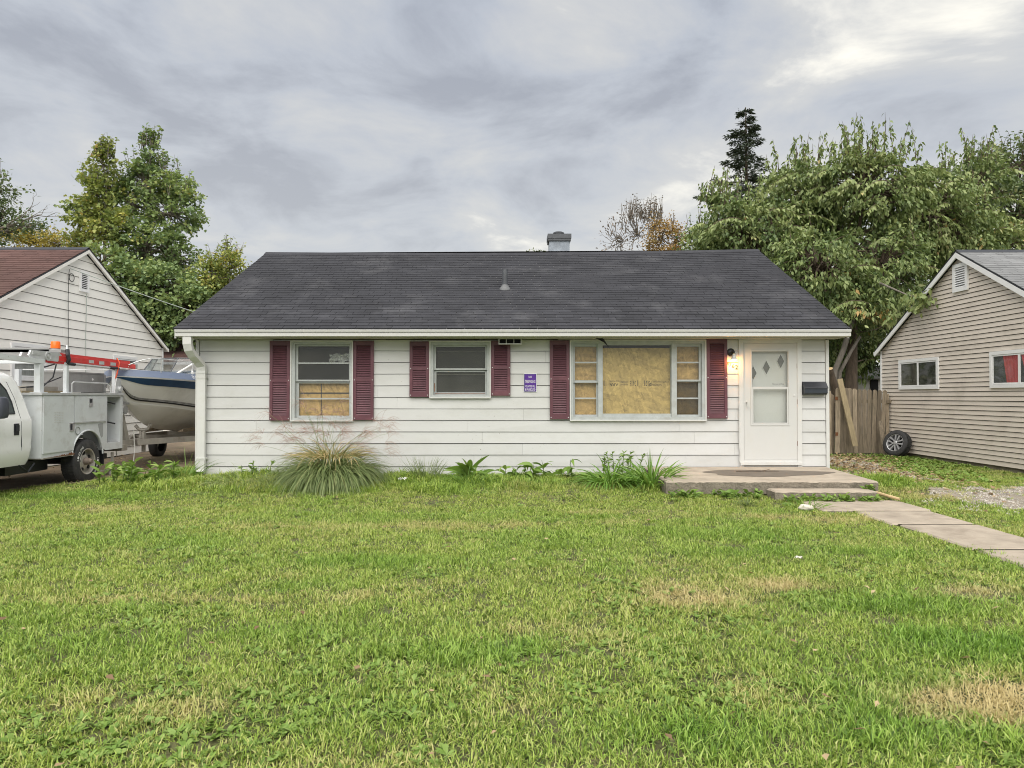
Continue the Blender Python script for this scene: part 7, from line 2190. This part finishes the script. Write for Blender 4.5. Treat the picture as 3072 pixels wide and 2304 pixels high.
tag(leaf_cloud('drive_litter', P, D, rng.uniform(.03, .08, len(P)), 'litter', None, rng.random(len(P)), roll=.35), 'scattered dead leaves on the dirt drive', 'leaves', kind='stuff')

n = 160; y = 2.2 + rng.random(n) * 9.0; x = rng.uniform(-1, 1, n) * (.72 * y + .6); kp = ~on_hard(x, y, -.05); x, y = x[kp], y[kp]
P, D = lit(len(x), x, y); P[:, 2] += .03
tag(leaf_cloud('lawn_leaves', P, D, rng.uniform(.03, .065, len(P)), 'litter', None, rng.random(len(P)), roll=.5), 'few small dead leaves lying on the lawn', 'leaves', kind='stuff')
# ------------------------------------------------------------------ bits on the ground
def rock(name, c, r, m, label, cat, sq=(1, 1, 1)):
    import bmesh
    bm = bmesh.new(); bmesh.ops.create_icosphere(bm, subdivisions=3, radius=1)
    for v in bm.verts:
        p = v.co
        k = 1 + .10 * math.sin(3.1 * p.x + c[0]) * math.cos(2.7 * p.y) + .07 * math.sin(5 * p.z + 4 * p.x)
        v.co = Vector((p.x * sq[0], p.y * sq[1], p.z * sq[2])) * k * r
    me = bpy.data.meshes.new(name); bm.to_mesh(me); bm.free(); me.materials.append(MAT[m])
    me.polygons.foreach_set('use_smooth', [True] * len(me.polygons))
    o = bpy.data.objects.new(name, me); link(o, None, c); tag(o, label, cat); return o
s = spot(2416, 1534, 0, 0, 0); rock('lawn_stone', (s[0], s[1], gz(s[0], s[1]) + .045), .075, 'stone_white', 'pale rounded stone on the lawn beside the walkway', 'stone', (1.25, .8, .62))
def crumple(name, px, py, r, label, m='paper', cat='litter'):
    s = spot(px, py, 0, 0, 0); rr = random.Random(int(px))
    mb = MB(); n = 6
    for j in range(n):
        for i in range(n):
            mb.v.append((s[0] + (i / 5 - .5) * 2 * r + rr.uniform(-.2, .2) * r, s[1] + (j / 5 - .5) * 1.6 * r + rr.uniform(-.2, .2) * r, gz(s[0], s[1]) + .05 + rr.uniform(0, .8) * r))
    for j in range(n - 1):
        for i in range(n - 1):
            mb.f.append((j * n + i, j * n + i + 1, (j + 1) * n + i + 1, (j + 1) * n + i)); mb.m.append(0)
    return tag(obj(name, mb, m), label, cat)
crumple('paper_scrap', 1210, 1474, .065, 'crumpled pale scrap on the lawn right of the ornamental grass')
crumple('paper_scrap', 2474, 1496, .05, 'small white scrap below the porch step, left of the other', 'paper')
crumple('paper_scrap', 2516, 1499, .05, 'small white scrap below the porch step, right of the other', 'paper')
crumple('dry_leaf', 2393, 1693, .035, 'single pale dry leaf lying in the lawn', 'stone_white', 'leaf')
mb = MB(); mb.tube([PT(2628, 1478, 10.35), PT(2665, 1488, 10.1), PT(2698, 1497, 9.95)], [.025, .022, .02], 8); o = obj('fallen_stick', mb, 'cut_wood'); tag(o, 'pale stick on the grass right of the porch step', 'stick')
mb = MB(); zt = .17; mb.tube([(3.62, 11.55, zt), (3.85, 11.52, zt + .008), (4.05, 11.60, zt), (4.3, 11.53, zt + .004)], [.006, .009, .008, .005], 6); mb.tube([(4.05, 11.6, zt), (4.2, 11.66, zt + .02)], [.006, .004], 5); tag(obj('fallen_twig', mb, 'bark'), 'dark twig lying on the porch slab', 'twig')


# repeats of a kind share a group
names = {}
for o in list(COL.objects):
    if o.parent is None and 'category' in o.keys() and o.get('kind') is None:
        names.setdefault(o.name.split('.')[0], []).append(o)
for k, v in names.items():
    if len(v) > 1:
        for o in v:
            o['group'] = {'dark_tree': 'dark trees at the picture edges', 'maple_tree': 'maples behind the left house', 'yellow_tree': 'yellowing trees on the left', 'day_lily': 'day lilies by the porch', 'dock_weed': 'dock weeds along the wall', 'leafy_weed': 'leafy weeds around the house', 'grass_tuft': 'grass tufts around the house', 'paper_scrap': 'paper scraps on the lawn'}.get(k, k.replace('_', ' ') + 's')
